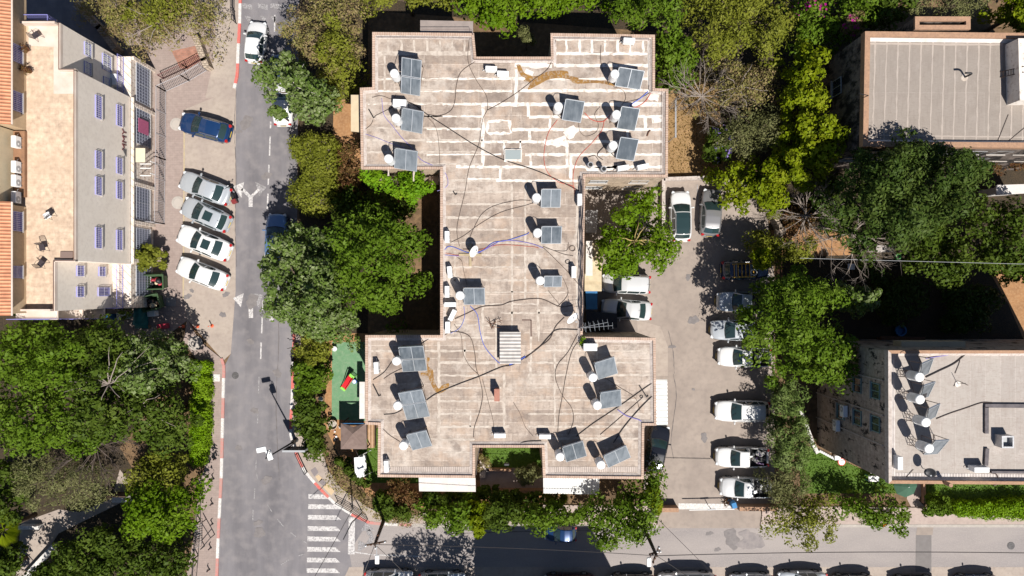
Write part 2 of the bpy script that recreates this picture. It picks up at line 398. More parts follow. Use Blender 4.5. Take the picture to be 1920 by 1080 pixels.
# grass blades (nobody could count them)
def grass(name, px, mat, dens=60, h=.09, seed=1):
    rg = np.random.default_rng(seed); w = P2(px); xs = [p.x for p in w]; ys = [p.y for p in w]
    A = (max(xs)-min(xs))*(max(ys)-min(ys)); n = int(A*dens)
    pts = np.c_[rg.uniform(min(xs), max(xs), n), rg.uniform(min(ys), max(ys), n)]
    pts = pts[inside(pts, np.array([(p.x, p.y) for p in w]))]; n = len(pts)
    a = rg.uniform(0, 6.28, n); wd = rg.uniform(.03, .07, n); hh = rg.uniform(.5, 1.2, n)*h; ln = rg.uniform(-.07, .07, (n, 2))
    dx = np.c_[np.cos(a), np.sin(a)]*wd[:, None]
    V = np.zeros((n, 3, 3)); V[:, 0, :2] = pts-dx; V[:, 1, :2] = pts+dx; V[:, 2, :2] = pts+ln; V[:, :2, 2] = .015; V[:, 2, 2] = .015+hh
    me = bpy.data.meshes.new(name); fast_mesh(me, V.reshape(-1, 3), 3); me.materials.append(mat)
    o = bpy.data.objects.new(name, me); COL.objects.link(o); return tag(o, kind="stuff")
def inside(pts, poly):
    x, y = pts[:, 0], pts[:, 1]; r = np.zeros(len(pts), bool); n = len(poly); j = n-1
    for i in range(n):
        xi, yi = poly[i]; xj, yj = poly[j]
        c = ((yi > y) != (yj > y)) & (x < (xj-xi)*(y-yi)/((yj-yi) if yj != yi else 1e-9)+xi)
        r ^= c; j = i
    return r
def fast_mesh(me, V, k):
    n = len(V); me.vertices.add(n); me.vertices.foreach_set("co", V.astype(np.float32).ravel())
    f = n//k; me.loops.add(n); me.loops.foreach_set("vertex_index", np.arange(n, dtype=np.int32))
    me.polygons.add(f); me.polygons.foreach_set("loop_start", np.arange(0, n, k, dtype=np.int32))
    try: me.polygons.foreach_set("loop_total", np.full(f, k, dtype=np.int32))
    except Exception: pass
    me.update(calc_edges=True)
G1 = leaf_mat("lawn_blades", [(.09,.165,.012),(.15,.245,.022),(.21,.30,.035)], .25)
G2 = leaf_mat("dry_blades", [(.24,.14,.05),(.36,.22,.09),(.16,.13,.04)], .2)
for nm, px, m, d, h in (("lawn", [(905,840),(1018,840),(1018,877),(905,877)], G1, 70, .1),
        ("lawn", [(672,838),(715,795),(715,890),(785,890),(785,906),(690,905),(672,870)], G1, 70, .1),
        ("lawn", [(1500,830),(1665,900),(1700,925),(1500,925)], G1, 70, .14),
        ("lawn", [(1728,900),(1930,900),(1930,945),(1735,945)], G1, 60, .14)):
    z = .020 if px[0][0] != 672 else .022
    sheet("lawn_soil", px, z, M_lawn); grass(nm, px, m, d, h, len(px)+int(px[0][0]))
grass("dry_grass", [(1252,190),(1345,170),(1355,334),(1252,334)], G2, 40, .16, 9)

def kerb(name, px, mats, first=0, seg=1.72, w=.24, h=.125):
    pts = P2(px); L = [0]
    for a, b in zip(pts[:-1], pts[1:]): L.append(L[-1]+(b-a).length)
    def at(s):
        for i in range(len(pts)-1):
            if s <= L[i+1] or i == len(pts)-2:
                return pts[i].lerp(pts[i+1], (s-L[i])/max(1e-6, L[i+1]-L[i]))
    mb = MB(); s = 0.0; k = first
    while s < L[-1]-.05:
        e = min(s+seg, L[-1]); nn = 3; prev = None
        q = [at(s+(e-s)*i/nn) for i in range(nn+1)]
        mb.mi = k % len(mats)
        for a, b in zip(q[:-1], q[1:]):
            d = (b-a); c = (a+b)/2
            mb.box((c.x, c.y, h/2), (d.length-.001, w, h), math.atan2(d.y, d.x))
        s = e; k += 1
    return struct(mb.build(name, mats))
kerb("kerb", [(452,-30),(450,50),(447,100),(446,140),(440,166)], [M_kr, M_kw])
kerb("kerb", LEFT, [M_kr2, M_kw])
kerb("kerb", RIGHT[:10], [M_kr, M_kw], 0)
kerb("kerb", [(628,943),(659,963),(693,979)], [M_kw, M_kr])
kerb("kerb", [(693,979),(711,981),(753,983),(772,983)], [M_kr2, M_kw], 0, 1.3)
kerb("kerb", [(772,984),(1000,985),(1233,986)], [M_kerb])
kerb("kerb", [(1425,985),(2050,985)], [M_kerb])
kerb("kerb", [(346,208),(345,400),(344,560)], [noisy("kerb_yellowed", (.45,.36,.22), (.36,.30,.22), 3)], 0, 1.7, .12, .03)

mk = MB(); mf = MB(); ZM = .0205
def q(mbx, px, z=ZM): mbx.sheet(P2(px), z)
def stripe(mbx, a, b, w): 
    mbx.ribbon(P2([a, b]), w/PPM, ZM, .008)
for a, b in [((515.5,28),(515,60)),((513,93),(511.5,114)),((508,228),(507.4,241)),((506.6,256),(505.7,292)),((504.5,309),(503.2,347)),((502.7,363),(501.5,392)),((500.5,405),(499.5,439)),((498.5,452),(497,490)),((496,500),(495,530)),((493.5,563),(492.8,581)),((492,594),(491,625)),((490,642),(489,673))]: stripe(mk, a, b, 2.6)
for a, b in [((486,705),(485,738)),((484,768),(483,795)),((480.5,862),(480,880)),((481,885),(483,898)),((502,946),(510,959)),((520,973),(533,988)),((545,998),(555,1006)),((566,1013),(576,1018)),((560,1042),(571,1038)),((527,1059),(542,1049)),((478,915),(477,935)),((475,955),(474,975))]: stripe(mf, a, b, 1.8)
q(mk, [(437,350),(458,341),(453,371)]); mk.ribbon(P2([(454,354),(469,369)]), .26, ZM, .01); q(mk, [(466.5,366),(474,366),(474,388),(466.5,388)], ZM+.003)
q(mf, [(479,341),(500,351),(486,368)]); mk.ribbon(P2([(486,355),(471.5,369)]), .24, ZM+.006, .01)
q(mk, [(437,559),(457,550),(452,576)]); q(mf, [(471,550),(493,552),(485,577)]); q(mk, [(465.5,571),(474.5,571),(475,596),(467,596)]); q(mk, [(505,601),(509,578),(515,578),(513,602)])
for i, y in enumerate((931,950,970,991,1010.5,1030,1050,1069.6,1089)):
    d = -i*.45
    q(mk, [(578.5+d,y-5),(612+d if i == 0 else 632+d,y-4),(622 if i == 0 else 641+d,y+4.6),(578.5+d,y+4)])
q(mk, [(654,970),(666,969),(665,1039),(652.5,1039)]); mk.ribbon(P2([(665,1035),(700,1040),(790,1043)]), .10, ZM, .01)
q(mf, [(676,995),(686,979),(703,995)]); q(mf, [(672,1012),(690,1022),(676,1033),(671,1032)]); mf.ribbon(P2([(690,994),(698,1008),(690,1022)]), .4, ZM, .03)
for x in (455,484,507,530): q(mf, [(x,6),(x+24 if x > 500 else x+18,9),(x+24 if x > 500 else x+18,19),(x,15)])
for x in (458,487,506): q(mf, [(x,29),(x+13,32),(x+9,43)])
struct(mk.build("road_marking", M_mark)); struct(mf.build("faded_road_marking", M_mark2))
mb = MB()
for x in (1313,1352): mb.ribbon(P2([(x-6,346),(x-2,440)]), .07, .0165, .01)
struct(mb.build("bay_line", M_mark2))
# cracks in the car park and stains on the parking bay
mb = MB(); rg = random.Random(4)
for path in ([(1262,700),(1268,740),(1262,790),(1258,830),(1263,860)], [(1253,620),(1262,660),(1264,700)], [(443,170),(440,240),(443,330),(441,420),(444,500)], [(520,560),(523,640),(518,760),(524,900)], [(860,1000),(1000,996),(1240,993)]):
    mb.ribbon(smooth_path(P2(path), 8), .045, .0225, .02, .2, rg)
struct(mb.build("pavement_crack", plain("crack_fill", (.12,.105,.10), .9)))
def blot(mb, px, py, r, z, rg, n=18, sq=1.0, zr=0.0):
    c = P(px, py, zr); o = []; i0 = rg.random()*6; sq = .55+rg.random()*.6
    for k in range(n):
        a = 2*math.pi*k/n; rr = r*(.8+.2*math.sin(2*a+i0)+.12*math.sin(5*a+2*i0))
        o.append((c.x+math.cos(a)*rr, c.y+math.sin(a)*rr*sq))
    mb.sheet(o, z)
mb = MB()
for i, (x, y, r) in enumerate([(447,247,.35),(352,556,.4),(418,590,.3),(360,545,.25),(424,552,.4),(487,1000,.5),(462,230,.7),(500,330,.6),(473,565,.7),(1372,1010,.9),(1330,1000,.35),(1345,1030,.3),(1362,660,.3),(1300,730,.15),(1290,520,.3),(484,980,.45),(486,992,.35),(470,640,.4),(520,700,.5),(478,770,.35),(500,900,.6),(448,840,.3),(1260,650,.35),(1300,600,.5),(1320,820,.4)]): blot(mb, x, y, r, .0235+i*.0002, rg)
struct(mb.build("oil_stain", noisy("oil_stained", (.16,.145,.143), (.21,.19,.185), 3)))
mb = MB()
for i, (x, y, r) in enumerate([(1402,1003,.9),(1412,1015,1.0),(1396,1022,.8)]): blot(mb, x, y, r, .0255+i*.0003, rg)
struct(mb.build("tyre_stain", noisy("stained_asphalt", (.20,.18,.18), (.27,.24,.23), 2)))

def manhole(px, py, r, label, pale=False):
    c = P(px, py); t = thing("manhole_cover", (c.x, c.y, .0), label, "manhole cover", "round manhole covers")
    zb = .115 if (px < 415 and py > 640) else .026
    MB().lathe((c.x, c.y, 0), [(r, 0), (r, zb-.003), (r*.97, zb)], 28).build("ring", M_kerb if pale else M_iron, t)
    m = MB().lathe((c.x, c.y, 0), [(r*.62 if pale else r*.86, 0), (r*.62 if pale else r*.86, zb+.006)], 24).build("lid", plain("pale_lid", (.40,.36,.32), .8) if pale else M_iron, t)
manhole(441.5, 704, .30, "dark iron manhole cover in the road beside the lower painted kerb")
manhole(1895, 1023, .33, "dark round manhole cover in the pale side street near the right edge")
manhole(331, 233, .55, "pale concrete manhole ring by the nose of the dark blue hatchback", True)
manhole(334, 380, .55, "pale concrete manhole ring by the nose of the upper silver saloon", True)
manhole(367, 643, .62, "large pale manhole ring in shade near the red posts", True)
c = P(321, 566); tag(MB().bbox((c.x, c.y, .02), (.85, .75, .03), .02).build("drain_cover", noisy("grate_grey", (.28,.26,.26), (.2,.19,.19), 20)), "square grey drain cover in the pavement below the green skips", "drain cover")
c = P(406, 708); tag(MB().bbox((c.x, c.y, .125), (.7, .62, .03), .02).build("access_cover", M_kw), "pale square access cover in the pavement beside the hedge", "access cover")
# ------------------------------------------------------------------ trees, shrubs, hedges
LF = {
 'green':  leaf_mat("leaf_green", [(.07,.115,.012),(.125,.185,.022),(.19,.245,.045)]),
 'bright': leaf_mat("leaf_bright", [(.08,.14,.010),(.14,.21,.018),(.20,.265,.035)]),
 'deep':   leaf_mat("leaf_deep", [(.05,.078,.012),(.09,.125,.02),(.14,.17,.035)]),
 'evergreen': leaf_mat("leaf_evergreen", [(.035,.06,.012),(.065,.095,.02),(.115,.14,.035)], .1),
 'yellow': leaf_mat("leaf_yellow", [(.11,.15,.012),(.20,.235,.018),(.32,.325,.04)]),
 'olive':  leaf_mat("leaf_olive", [(.13,.14,.02),(.21,.215,.035),(.28,.27,.06)]),
 'silver': leaf_mat("leaf_silver", [(.09,.14,.025),(.15,.20,.05),(.32,.35,.19)], .2, .25),
 'dusty':  leaf_mat("leaf_dusty", [(.125,.13,.045),(.19,.19,.08),(.26,.24,.12)], .2),
 'dry':    leaf_mat("leaf_dry", [(.19,.135,.075),(.26,.195,.11),(.21,.205,.055),(.32,.26,.165)], .15, .5, .8, hue=.5, val=.95),
 'brown':  leaf_mat("leaf_brown", [(.12,.05,.03),(.16,.09,.04),(.10,.10,.03)], .15, .4, hue=.5),
 'hedge':  leaf_mat("leaf_hedge", [(.09,.17,.012),(.15,.24,.018),(.21,.30,.035)], .25, hue=.505, val=1.08),
 'fir':    leaf_mat("leaf_fir", [(.10,.145,.035),(.16,.21,.06),(.24,.27,.11)], .15),
 'ivy':    leaf_mat("leaf_ivy", [(.12,.22,.02),(.20,.34,.03),(.30,.38,.04)], .3),
 'mauve':  leaf_mat("flower_mauve", [(.22,.16,.42),(.32,.26,.55)], .2, hue=.5, val=1),
 'magenta':leaf_mat("flower_magenta", [(.30,.02,.16),(.42,.04,.26),(.25,.04,.10)], .2, hue=.5, val=1),
 'orange': leaf_mat("flower_orange", [(.55,.12,.02),(.6,.2,.03)], .2, hue=.5, val=1),
}
#           leaf, ratio, clump r, leaves per clump, flatten, gaps
SPEC = {
 'green':  (.27, .55, .85, 125, .75, .10), 'bright': (.27, .6, .80, 130, .75, .08),
 'deep':   (.28, .6, .85, 120, .7, .12),  'yellow': (.30, .6, .75, 115, .75, .08),
 'evergreen': (.27, .5, .8, 125, .7, .04),
 'olive':  (.22, .5, .85, 140, .7, .08),  'silver': (.25, .7, .65, 85, .8, .14),
 'dusty':  (.18, .35, .8, 140, .7, .10),  'dry':    (.19, .4, .75, 110, .8, .16),
 'brown':  (.20, .5, .5, 60, .8, .25),   'hedge':  (.16, .6, .5, 100, .6, .0),
 'fir':    (.30, .28, .62, 115, .7, .10), 'ivy':    (.19, .8, .55, 95, .6, .03),
}
M_bark = noisy("bark", (.14,.105,.075), (.07,.05,.035), 5, stretch=(3,3,.6), bump=.6, bscale=12)
M_twig = noisy("grey_twigs", (.30,.255,.22), (.20,.165,.14), 6)
M_twig_dark = noisy("brown_twigs", (.13,.10,.085), (.08,.06,.05), 6)
M_pale_limb = noisy("pale_limb", (.38,.29,.10), (.28,.21,.09), 5)

def seg_dist(p, poly):
    d = np.full(len(p), 1e9); n = len(poly)
    for i in range(n):
        a = poly[i]; b = poly[(i+1) % n]; ab = b-a
        t = np.clip(((p-a)@ab)/(ab@ab+1e-9), 0, 1)
        d = np.minimum(d, np.linalg.norm(p-(a+t[:, None]*ab), axis=1))
    return d
def leaves(cent, rad, nper, size, ratio, flat, rg, upbias=.25):
    "leaf quads scattered over clump shells"
    m = len(cent); n = m*nper
    d = rg.normal(size=(n, 3)); d[:, 2] = np.abs(d[:, 2]+upbias)*np.where(rg.random(n) < .82, 1, -1); d /= np.linalg.norm(d, axis=1)[:, None]
    r = np.repeat(rad, nper)*(.62+.46*rg.random(n))
    p = np.repeat(cent, nper, axis=0) + d*r[:, None]*np.array([1, 1, flat])
    nr = d*.9 + rg.normal(size=(n, 3))*.40; nr[:, 2] += .12; nr /= np.linalg.norm(nr, axis=1)[:, None]
    u = np.cross(nr, rg.normal(size=(n, 3))); u /= np.linalg.norm(u, axis=1)[:, None]
    w = np.cross(nr, u)
    s = size*(.45+1.15*rg.random(n)**1.4); a = u*s[:, None]*.5; b = w*(s*ratio)[:, None]*.5
    V = np.empty((n, 4, 3)); V[:, 0] = p-a; V[:, 1] = p+b-a*.15; V[:, 2] = p+a; V[:, 3] = p-b-a*.15
    return V.reshape(-1, 3)
def fbm(x, y, o, f):
    return mnoise.noise(Vector((x*f+o, y*f, o))) + .55*mnoise.noise(Vector((x*f*2.1, y*f*2.1+o, 2*o)))
def clumps(poly, zlo, ztop, rc, rg, gaps=.1, rough=.5, edge=.25, dome=.7, layers=True):
    poly = np.array([(p[0], p[1]) for p in poly]); mn, mx = poly.min(0)-rc, poly.max(0)+rc
    s = rc*1.0; gx = np.arange(mn[0], mx[0], s); gy = np.arange(mn[1], mx[1], s*.87); o = rg.uniform(0, 50)
    def grid():
        G = np.array([(x+(s/2 if j % 2 else 0), y) for j, y in enumerate(gy) for x in gx])
        G = G + rg.normal(size=G.shape)*s*.32
        ins = inside(G, poly); d = seg_dist(G, poly); return G, np.where(ins, d, -d)
    G, sd = grid()
    en = np.array([fbm(x, y, o+9, .55) for x, y in G])
    keep = sd > rc*(-.02 + min(1.25, .42*max(sd.max(), .1)/rc)*en)
    if keep.sum() < 3: keep = sd > 0
    G, sd = G[keep], sd[keep]
    if len(G) == 0: G = poly.mean(0)[None]; sd = np.array([rc])
    dm = max(sd.max(), .3); t = np.clip(sd/(dome*dm), 0, 1); hf = np.sqrt(1-(1-t)**2)
    nz = np.array([fbm(x, y, o, .38) for x, y in G])
    H = ztop-zlo
    z = zlo + H*(.12+.80*hf) + (nz*1.9*rough+rg.normal(size=len(G))*.40)*min(1.4, H*.30)
    C = np.c_[G, z]; k = (nz > -.46+gaps*1.3) & (rg.random(len(G)) > gaps*.5)
    if k.sum() < 3: k[:] = True
    top = C[k]
    if layers and H > 1.2:
        G2, s2 = grid(); q = (s2 > rc*.7) & (rg.random(len(G2)) < .75); G2, s2 = G2[q], s2[q]
        if len(G2):
            t2 = np.clip(s2/(dome*dm), 0, 1); z2 = zlo + H*(.0+.42*np.sqrt(1-(1-t2)**2)) + rg.normal(size=len(G2))*.25
            lo = np.c_[G2, z2]; lo = lo[lo[:, 2] > max(.2, zlo-1.0)]; top = np.r_[top, lo]
    return top
def leaf_obj(name, cent, rad, nper, size, ratio, flat, mat, parent, rg, upbias=.25):
    V = leaves(cent, rad, nper, size, ratio, flat, rg, upbias)
    off = wloc(parent); V = V - np.array(off)
    me = bpy.data.meshes.new(name); fast_mesh(me, V, 4); me.materials.append(mat)
    o = bpy.data.objects.new(name, me); COL.objects.link(o); o.parent = parent
    return o
def limb_path(a, b, rng, sag=.12, n=4):
    a, b = Vector(a), Vector(b); out = [a]
    for i in range(1, n):
        t = i/n; p = a.lerp(b, t); L = (b-a).length
        p.z += math.sin(t*math.pi)*L*sag; p.x += rng.uniform(-.05, .05)*L; p.y += rng.uniform(-.05, .05)*L
        out.append(p)
    out.append(b); return out
NT = [0]
def tree(px, species, zlo, ztop, label, name="tree", cat="tree", group=None, rough=.6, flowers=None, trunk=True, limbs=7, tr=.16, bark=None, base=None, dens=1.0, topbranch=None, gaps=None, shape_z=None, dome=.7):
    NT[0] += 1; rg = np.random.default_rng(100+NT[0]); rng = random.Random(100+NT[0])
    size, ratio, rc, nper, flat, gp = SPEC[species]
    if gaps is not None: gp = gaps
    zr = shape_z if shape_z is not None else zlo+.55*(ztop-zlo)
    poly = P2(px, zr); H = ztop-zlo
    wd = math.sqrt(abs(sum(poly[i].x*poly[i-1].y-poly[i-1].x*poly[i].y for i in range(len(poly)))/2))
    rc = min(rc, max(.36, wd/4.6))
    C = clumps(poly, zlo, ztop-.4*rc, rc, rg, gp, rough, dome=dome)
    rad = rc*(.62+.62*rg.random(len(C)))
    cx, cy = C[:, 0].mean(), C[:, 1].mean()
    if base is not None: bp = P(base[0], base[1], 0); cx, cy = bp.x, bp.y
    t = thing(name, (cx, cy, 0), label, cat, group)
    leaf_obj("crown", C, rad, int(nper*dens), size, ratio, flat, LF[species], t, rg)
    if flowers:
        fm, frac, pts = flowers
        if pts is not None:
            w = P2(pts, zr); pp = np.array([(p.x, p.y) for p in w]); q = inside(C[:, :2], pp); F = C[q]
        else: F = C
        F = F[rg.random(len(F)) < frac]
        if len(F):
            F = F + np.array([0, 0, rc*.35]); leaf_obj("flowers", F, rc*.8*np.ones(len(F)), 16, .2, .8, .7, LF[fm], t, rg, .8)['kind'] = 'stuff'
    if trunk:
        mb = MB(); fork = max(.4, zlo+.15*H); r0 = tr*(.6+.09*ztop)
        mb.tube([(cx, cy, -.1), (cx+rng.uniform(-.1, .1), cy+rng.uniform(-.1, .1), fork*.5), (cx, cy, fork)], [r0*1.25, r0, r0*.85], 8)
        for i in range(min(limbs, len(C))):
            e = C[rng.randrange(len(C))]
            pth = limb_path((cx, cy, fork-.1), (cx+(e[0]-cx)*.85, cy+(e[1]-cy)*.85, e[2]-.2), rng)
            mb.tube(pth, [r0*.6*(1-.2*j) for j in range(len(pth))], 6)
        mb.build("trunk", bark or M_bark, t, smooth=True)
    if topbranch:
        mb = MB()
        for (o, ends, r, z0, z1) in topbranch[1]:
            a = P(o[0], o[1], z0)
            for e in ends:
                b = P(e[0], e[1], z1); pth = limb_path(a, b, rng, .05)
                mb.tube(pth, [r*(1-.18*j) for j in range(len(pth))], 5)
        mb.build("branch", topbranch[0], t, smooth=True)
    return t
def twigs(mb, a, d, L, r, depth, rng, spread=.6, up=.15):
    a = Vector(a); d = Vector(d).normalized(); pts = [a]; p = a.copy(); n = 3
    for i in range(n):
        d = (d + Vector((rng.uniform(-1, 1), rng.uniform(-1, 1), rng.uniform(-1, 1)))*.16 + Vector((0, 0, up*.15))).normalized()
        p = p + d*(L/n); pts.append(p.copy())
    mb.tube(pts, [r*(1-.2*i) for i in range(n+1)], 4 if depth < 2 else 5, cap=False)
    if depth <= 0: return
    for k in range(rng.choice((3, 3, 4))):
        i = rng.randint(1, n); dd = (d + Vector((rng.uniform(-1, 1), rng.uniform(-1, 1), rng.uniform(-.5, .8)))*spread).normalized()
        twigs(mb, pts[i], dd, L*rng.uniform(.55, .8), r*.6, depth-1, rng, spread, up)
def bare_shrub(px, py, z, spread_px, label, name="bare_tree", nst=9, mat=None, depth=3, seed=1, up=.5, r=.05, dirs=None, cat="tree", group=None):
    rng = random.Random(seed); c = P(px, py, z); t = thing(name, (c.x, c.y, 0), label, cat, group); mb = MB()
    L = spread_px/PPM*.42
    mb.tube([(c.x, c.y, -.05), (c.x+.03, c.y, z*.5), (c.x, c.y, z)], [r*2.4, r*2, r*1.6], 7)
    mb.build("trunk", mat or M_twig, t, smooth=True); mb = MB()
    for i in range(nst):
        a = 2*math.pi*i/nst + rng.uniform(-.3, .3) if dirs is None else math.radians(rng.uniform(*dirs))
        twigs(mb, (c.x, c.y, z-.1), (math.cos(a), math.sin(a), up*rng.uniform(.3, 1.2)), L*rng.uniform(.7, 1.15), r, depth, rng, up=up)
    mb.build("branches", mat or M_twig, t); return t
def hedge(px, z1, species, label, seed=1, name="hedge", dens=1.0, round_=.1):
    rg = np.random.default_rng(seed); size, ratio, rc, nper, flat, gp = SPEC[species]
    poly = np.array([(p.x, p.y) for p in P2(px, z1)]); c = poly.mean(0)
    t = thing(name, (c[0], c[1], 0), label, "hedge")
    s = rc*.62; mn, mx = poly.min(0), poly.max(0)
    G = np.array([(x, y) for x in np.arange(mn[0], mx[0], s) for y in np.arange(mn[1], mx[1], s)]); G = G+rg.normal(size=G.shape)*s*.25
    G = G[inside(G, poly)]; d = seg_dist(G, poly); G = G[d > rc*.35]; d = d[d > rc*.35]
    C = np.c_[G, np.full(len(G), z1-rc*.55)+rg.normal(size=len(G))*.05]
    Sd = C[d < rc*1.3]; lo = []
    for k in range(1, int(z1/(rc*.8))+1):
        q = Sd.copy(); q[:, 2] -= k*rc*.8; lo.append(q)
    C2 = np.concatenate([C]+lo) if lo else C; C2 = C2[C2[:, 2] > .05]
    leaf_obj("foliage", C2, rc*(.8+.3*rg.random(len(C2))), int(nper*dens), size, ratio, flat, LF[species], t, rg, .3)
    mb = MB(); pp = inset(ccw([tuple(p) for p in poly]), .45)
    mb.prism([(p.x, p.y) for p in pp], -.05, z1-.45); mb.build("stems", M_twig_dark, t)
    return t
def fan_palm(px, py, z, r, label, n=16, seed=3, mat='yellow', name="fan_palm"):
    rng = random.Random(seed); c = P(px, py, z); t = thing(name, (c.x, c.y, 0), label, "palm")
    MB().tube([(c.x, c.y, -.1), (c.x, c.y, z*.6), (c.x, c.y, z)], [.22, .17, .15], 9).build("trunk", M_bark, t, smooth=True)
    for i in range(n):
        a = 2*math.pi*i/n + rng.uniform(-.25, .25); el = rng.choice((.05, .3, .6)); L = r*(1-.3*el)
        dx, dy = math.cos(a), math.sin(a); mb = MB(); h = Vector((c.x+dx*L*.22, c.y+dy*L*.22, z+.4*el+.1))
        mb.tube([(c.x, c.y, z), h], [.03, .018], 4)
        m = 15; last = None
        for k in range(m*2+1):
            b = a + (k/2-m/2)*.085; rr = L*.78*(1-.03*abs(k/2-m/2))*(1 if k % 2 else .72); p = h + Vector((math.cos(b)*rr, math.sin(b)*rr, (-.12 if k % 2 else -.02)-.12*rr))
            if last is not None: mb.add([h, last, p], [(0, 1, 2)])
            last = p
        mb.build("frond", LF[mat], t)
    return t

# ---- north-west and west
GW = "trees in the park at the left"; GM = "trees between the road and the main block"; GE = "trees on the east side"; GN = "trees along the north edge"; GS = "trees along the side street"
tree([(150,-20),(405,-20),(402,40),(392,80),(345,92),(300,88),(250,96),(205,78),(190,50),(150,28)], 'dry', 1.2, 4.6, "wide half-dry scrubby tree at the top left above the brown paved corner", group=GN, limbs=14, topbranch=(M_twig, [((300,40),[(230,10),(350,20),(280,80),(370,60),(240,70),(330,80)],.05,4.2,4.4)]))
tree([(190,20),(330,-15),(370,10),(330,55),(250,50)], 'olive', 2.5, 4.9, "olive green shrub growing through the half-dry scrub at the top left", name="shrub", cat="shrub", trunk=True, limbs=4, tr=.08)
tree([(247,478),(262,462),(285,462),(299,478),(296,500),(280,508),(262,508),(248,492)], 'olive', .8, 2.6, "round olive green shrub against the stone arcade above the green skips", name="shrub", cat="shrub", tr=.08, dens=1.2)
tree([(-30,597),(130,600),(185,620),(180,680),(150,730),(90,735),(30,725),(-30,735)], 'green', 4, 9.5, "large mid green tree below the red roof's lower end at the left edge", group=GW)
tree([(-30,725),(60,735),(140,735),(165,800),(130,850),(70,862),(20,835),(-30,845)], 'green', 4, 9.0, "mid green tree at the left edge, below the largest park tree", group=GW)
tree([(150,610),(185,600),(240,625),(255,660),(245,740),(235,800),(170,830),(145,770),(155,700)], 'deep', 3.5, 8.5, "dull green tree in the middle of the park with grey limbs showing", group=GW, topbranch=(M_twig, [((205,720),[(130,715),(150,700),(150,735),(230,660),(245,690),(170,690),(190,750),(225,745),(120,735),(205,650)],.055,7.9,8.6)]))
tree([(235,640),(262,610),(300,640),(345,662),(350,700),(300,735),(262,740),(235,700)], 'silver', 3.0, 7.0, "grey-green round-leaved tree at the park's corner next to the shaded hedge", group=GW, topbranch=(M_twig, [((215,715),[(190,680),(240,670),(255,655),(300,690),(170,720),(280,650),(262,700),(235,735),(310,670)],.05,6.6,7.2)]))
tree([(240,730),(310,730),(352,745),(350,810),(330,845),(270,820),(240,790)], 'deep', 2.5, 6.0, "low dull green tree beside the long bright hedge", group=GW, topbranch=(M_twig, [((260,760),[(200,790),(300,740),(330,800),(285,800),(240,800),(310,770)],.045,5.6,6.2)]))
tree([(30,870),(80,840),(130,850),(160,855),(212,885),(206,925),(160,950),(100,955),(50,945),(25,915)], 'dusty', 2, 5.5, "dusty olive tree by the pale park path", group=GW)
tree([(-30,850),(25,862),(40,880),(30,950),(40,975),(-30,975)], 'deep', 2, 6, "dark tree at the left edge above the fan palm", group=GW)
bare_shrub(178, 835, 4.6, 95, "bare grey tree with drooping branches among the park trees", seed=5, nst=12, mat=M_twig_dark, up=.1, group=GW)
tree([(225,870),(250,850),(300,845),(345,850),(358,890),(345,925),(290,925),(240,915)], 'olive', 1.5, 4.2, "yellowish low tree beside the bottom end of the bright hedge", group=GW)
tree([(236,940),(265,915),(310,905),(365,925),(370,965),(360,1000),(335,1022),(300,1015),(255,1000)], 'bright', 2.2, 6.0, "fresh bright green tree beside the bench by the pavement", group=GW)
tree([(95,1030),(130,1000),(180,975),(225,982),(255,1010),(320,1025),(345,1050),(340,1110),(40,1110),(75,1060)], 'deep', 1.5, 4.5, "dark green tree mass at the bottom left below the park path", group=GW)
tree([(-30,1030),(30,1020),(45,1060),(30,1110),(-30,1110)], 'deep', 1, 4, "dark shrub in the bottom left corner below the fan palm", name="shrub", cat="shrub")
fan_palm(8, 992, 3.6, 1.9, "yellow-green fan palm at the left edge by the park path", 9, 3, "yellow")
hedge([(357,702),(388,702),(386,780),(381,862),(372,876),(352,872),(355,780)], 1.5, 'hedge', "long clipped bright green hedge beside the lower pink pavement", 3)
hedge([(349,678),(388,678),(388,700),(349,700)], 1.4, 'hedge', "short clipped hedge in shade at the park's top corner", 4)
# ---- strip between the road and the main block
tree([(545,20),(575,-20),(680,-20),(684,60),(680,120),(655,160),(625,165),(590,125),(560,110),(528,95),(530,60)], 'dry', 2.0, 6.0, "large half-dry brownish tree beside the top of the road", group=GM, limbs=14)
tree([(590,60),(640,40),(665,80),(668,150),(640,205),(610,190),(600,120)], 'olive', 2.5, 6.3, "olive tree growing out of the half-dry tree by the upper road", group=GM)
tree([(489,148),(520,118),(548,100),(585,112),(600,150),(625,165),(635,205),(600,240),(580,225),(562,205),(532,178),(500,172)], 'silver', 3.5, 8.0, "silvery poplar overhanging the upper road and a parked white car", group=GM, dens=1.1, topbranch=(plain("pale_bark", (.5,.47,.4), .8), [((548,160),[(525,145),(570,120),(560,170),(600,180)],.05,7.5,7.9)]))
tree([(503,206),(520,199),(542,203),(548,212),(538,216),(515,215)], 'silver', 3, 4.6, "small silvery poplar spray over the parked white car's roof", name="sapling", group=GM, limbs=3, tr=.06)
hedge([(541,262),(575,248),(615,255),(627,275),(626,310),(620,375),(598,395),(560,392),(540,380),(542,350),(570,320),(560,300),(544,290)], 3.0, 'olive', "thick yellow-green hedge between the road and the orange path", 6)
tree([(628,285),(655,270),(680,262),(682,370),(660,380),(630,350)], 'brown', .6, 2.2, "sparse reddish-brown shrub at the orange path by the ivy", name="shrub", cat="shrub", tr=.05, limbs=10)
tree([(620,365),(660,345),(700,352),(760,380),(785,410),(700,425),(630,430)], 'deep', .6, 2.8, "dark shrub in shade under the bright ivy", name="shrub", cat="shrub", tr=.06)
tree([(622,420),(665,408),(695,392),(740,405),(778,395),(800,440),(797,520),(770,560),(735,600),(690,610),(650,560),(628,500)], 'green', 4, 9.0, "big feathery green tree in the angle of the main block", group=GM, dens=1.1)
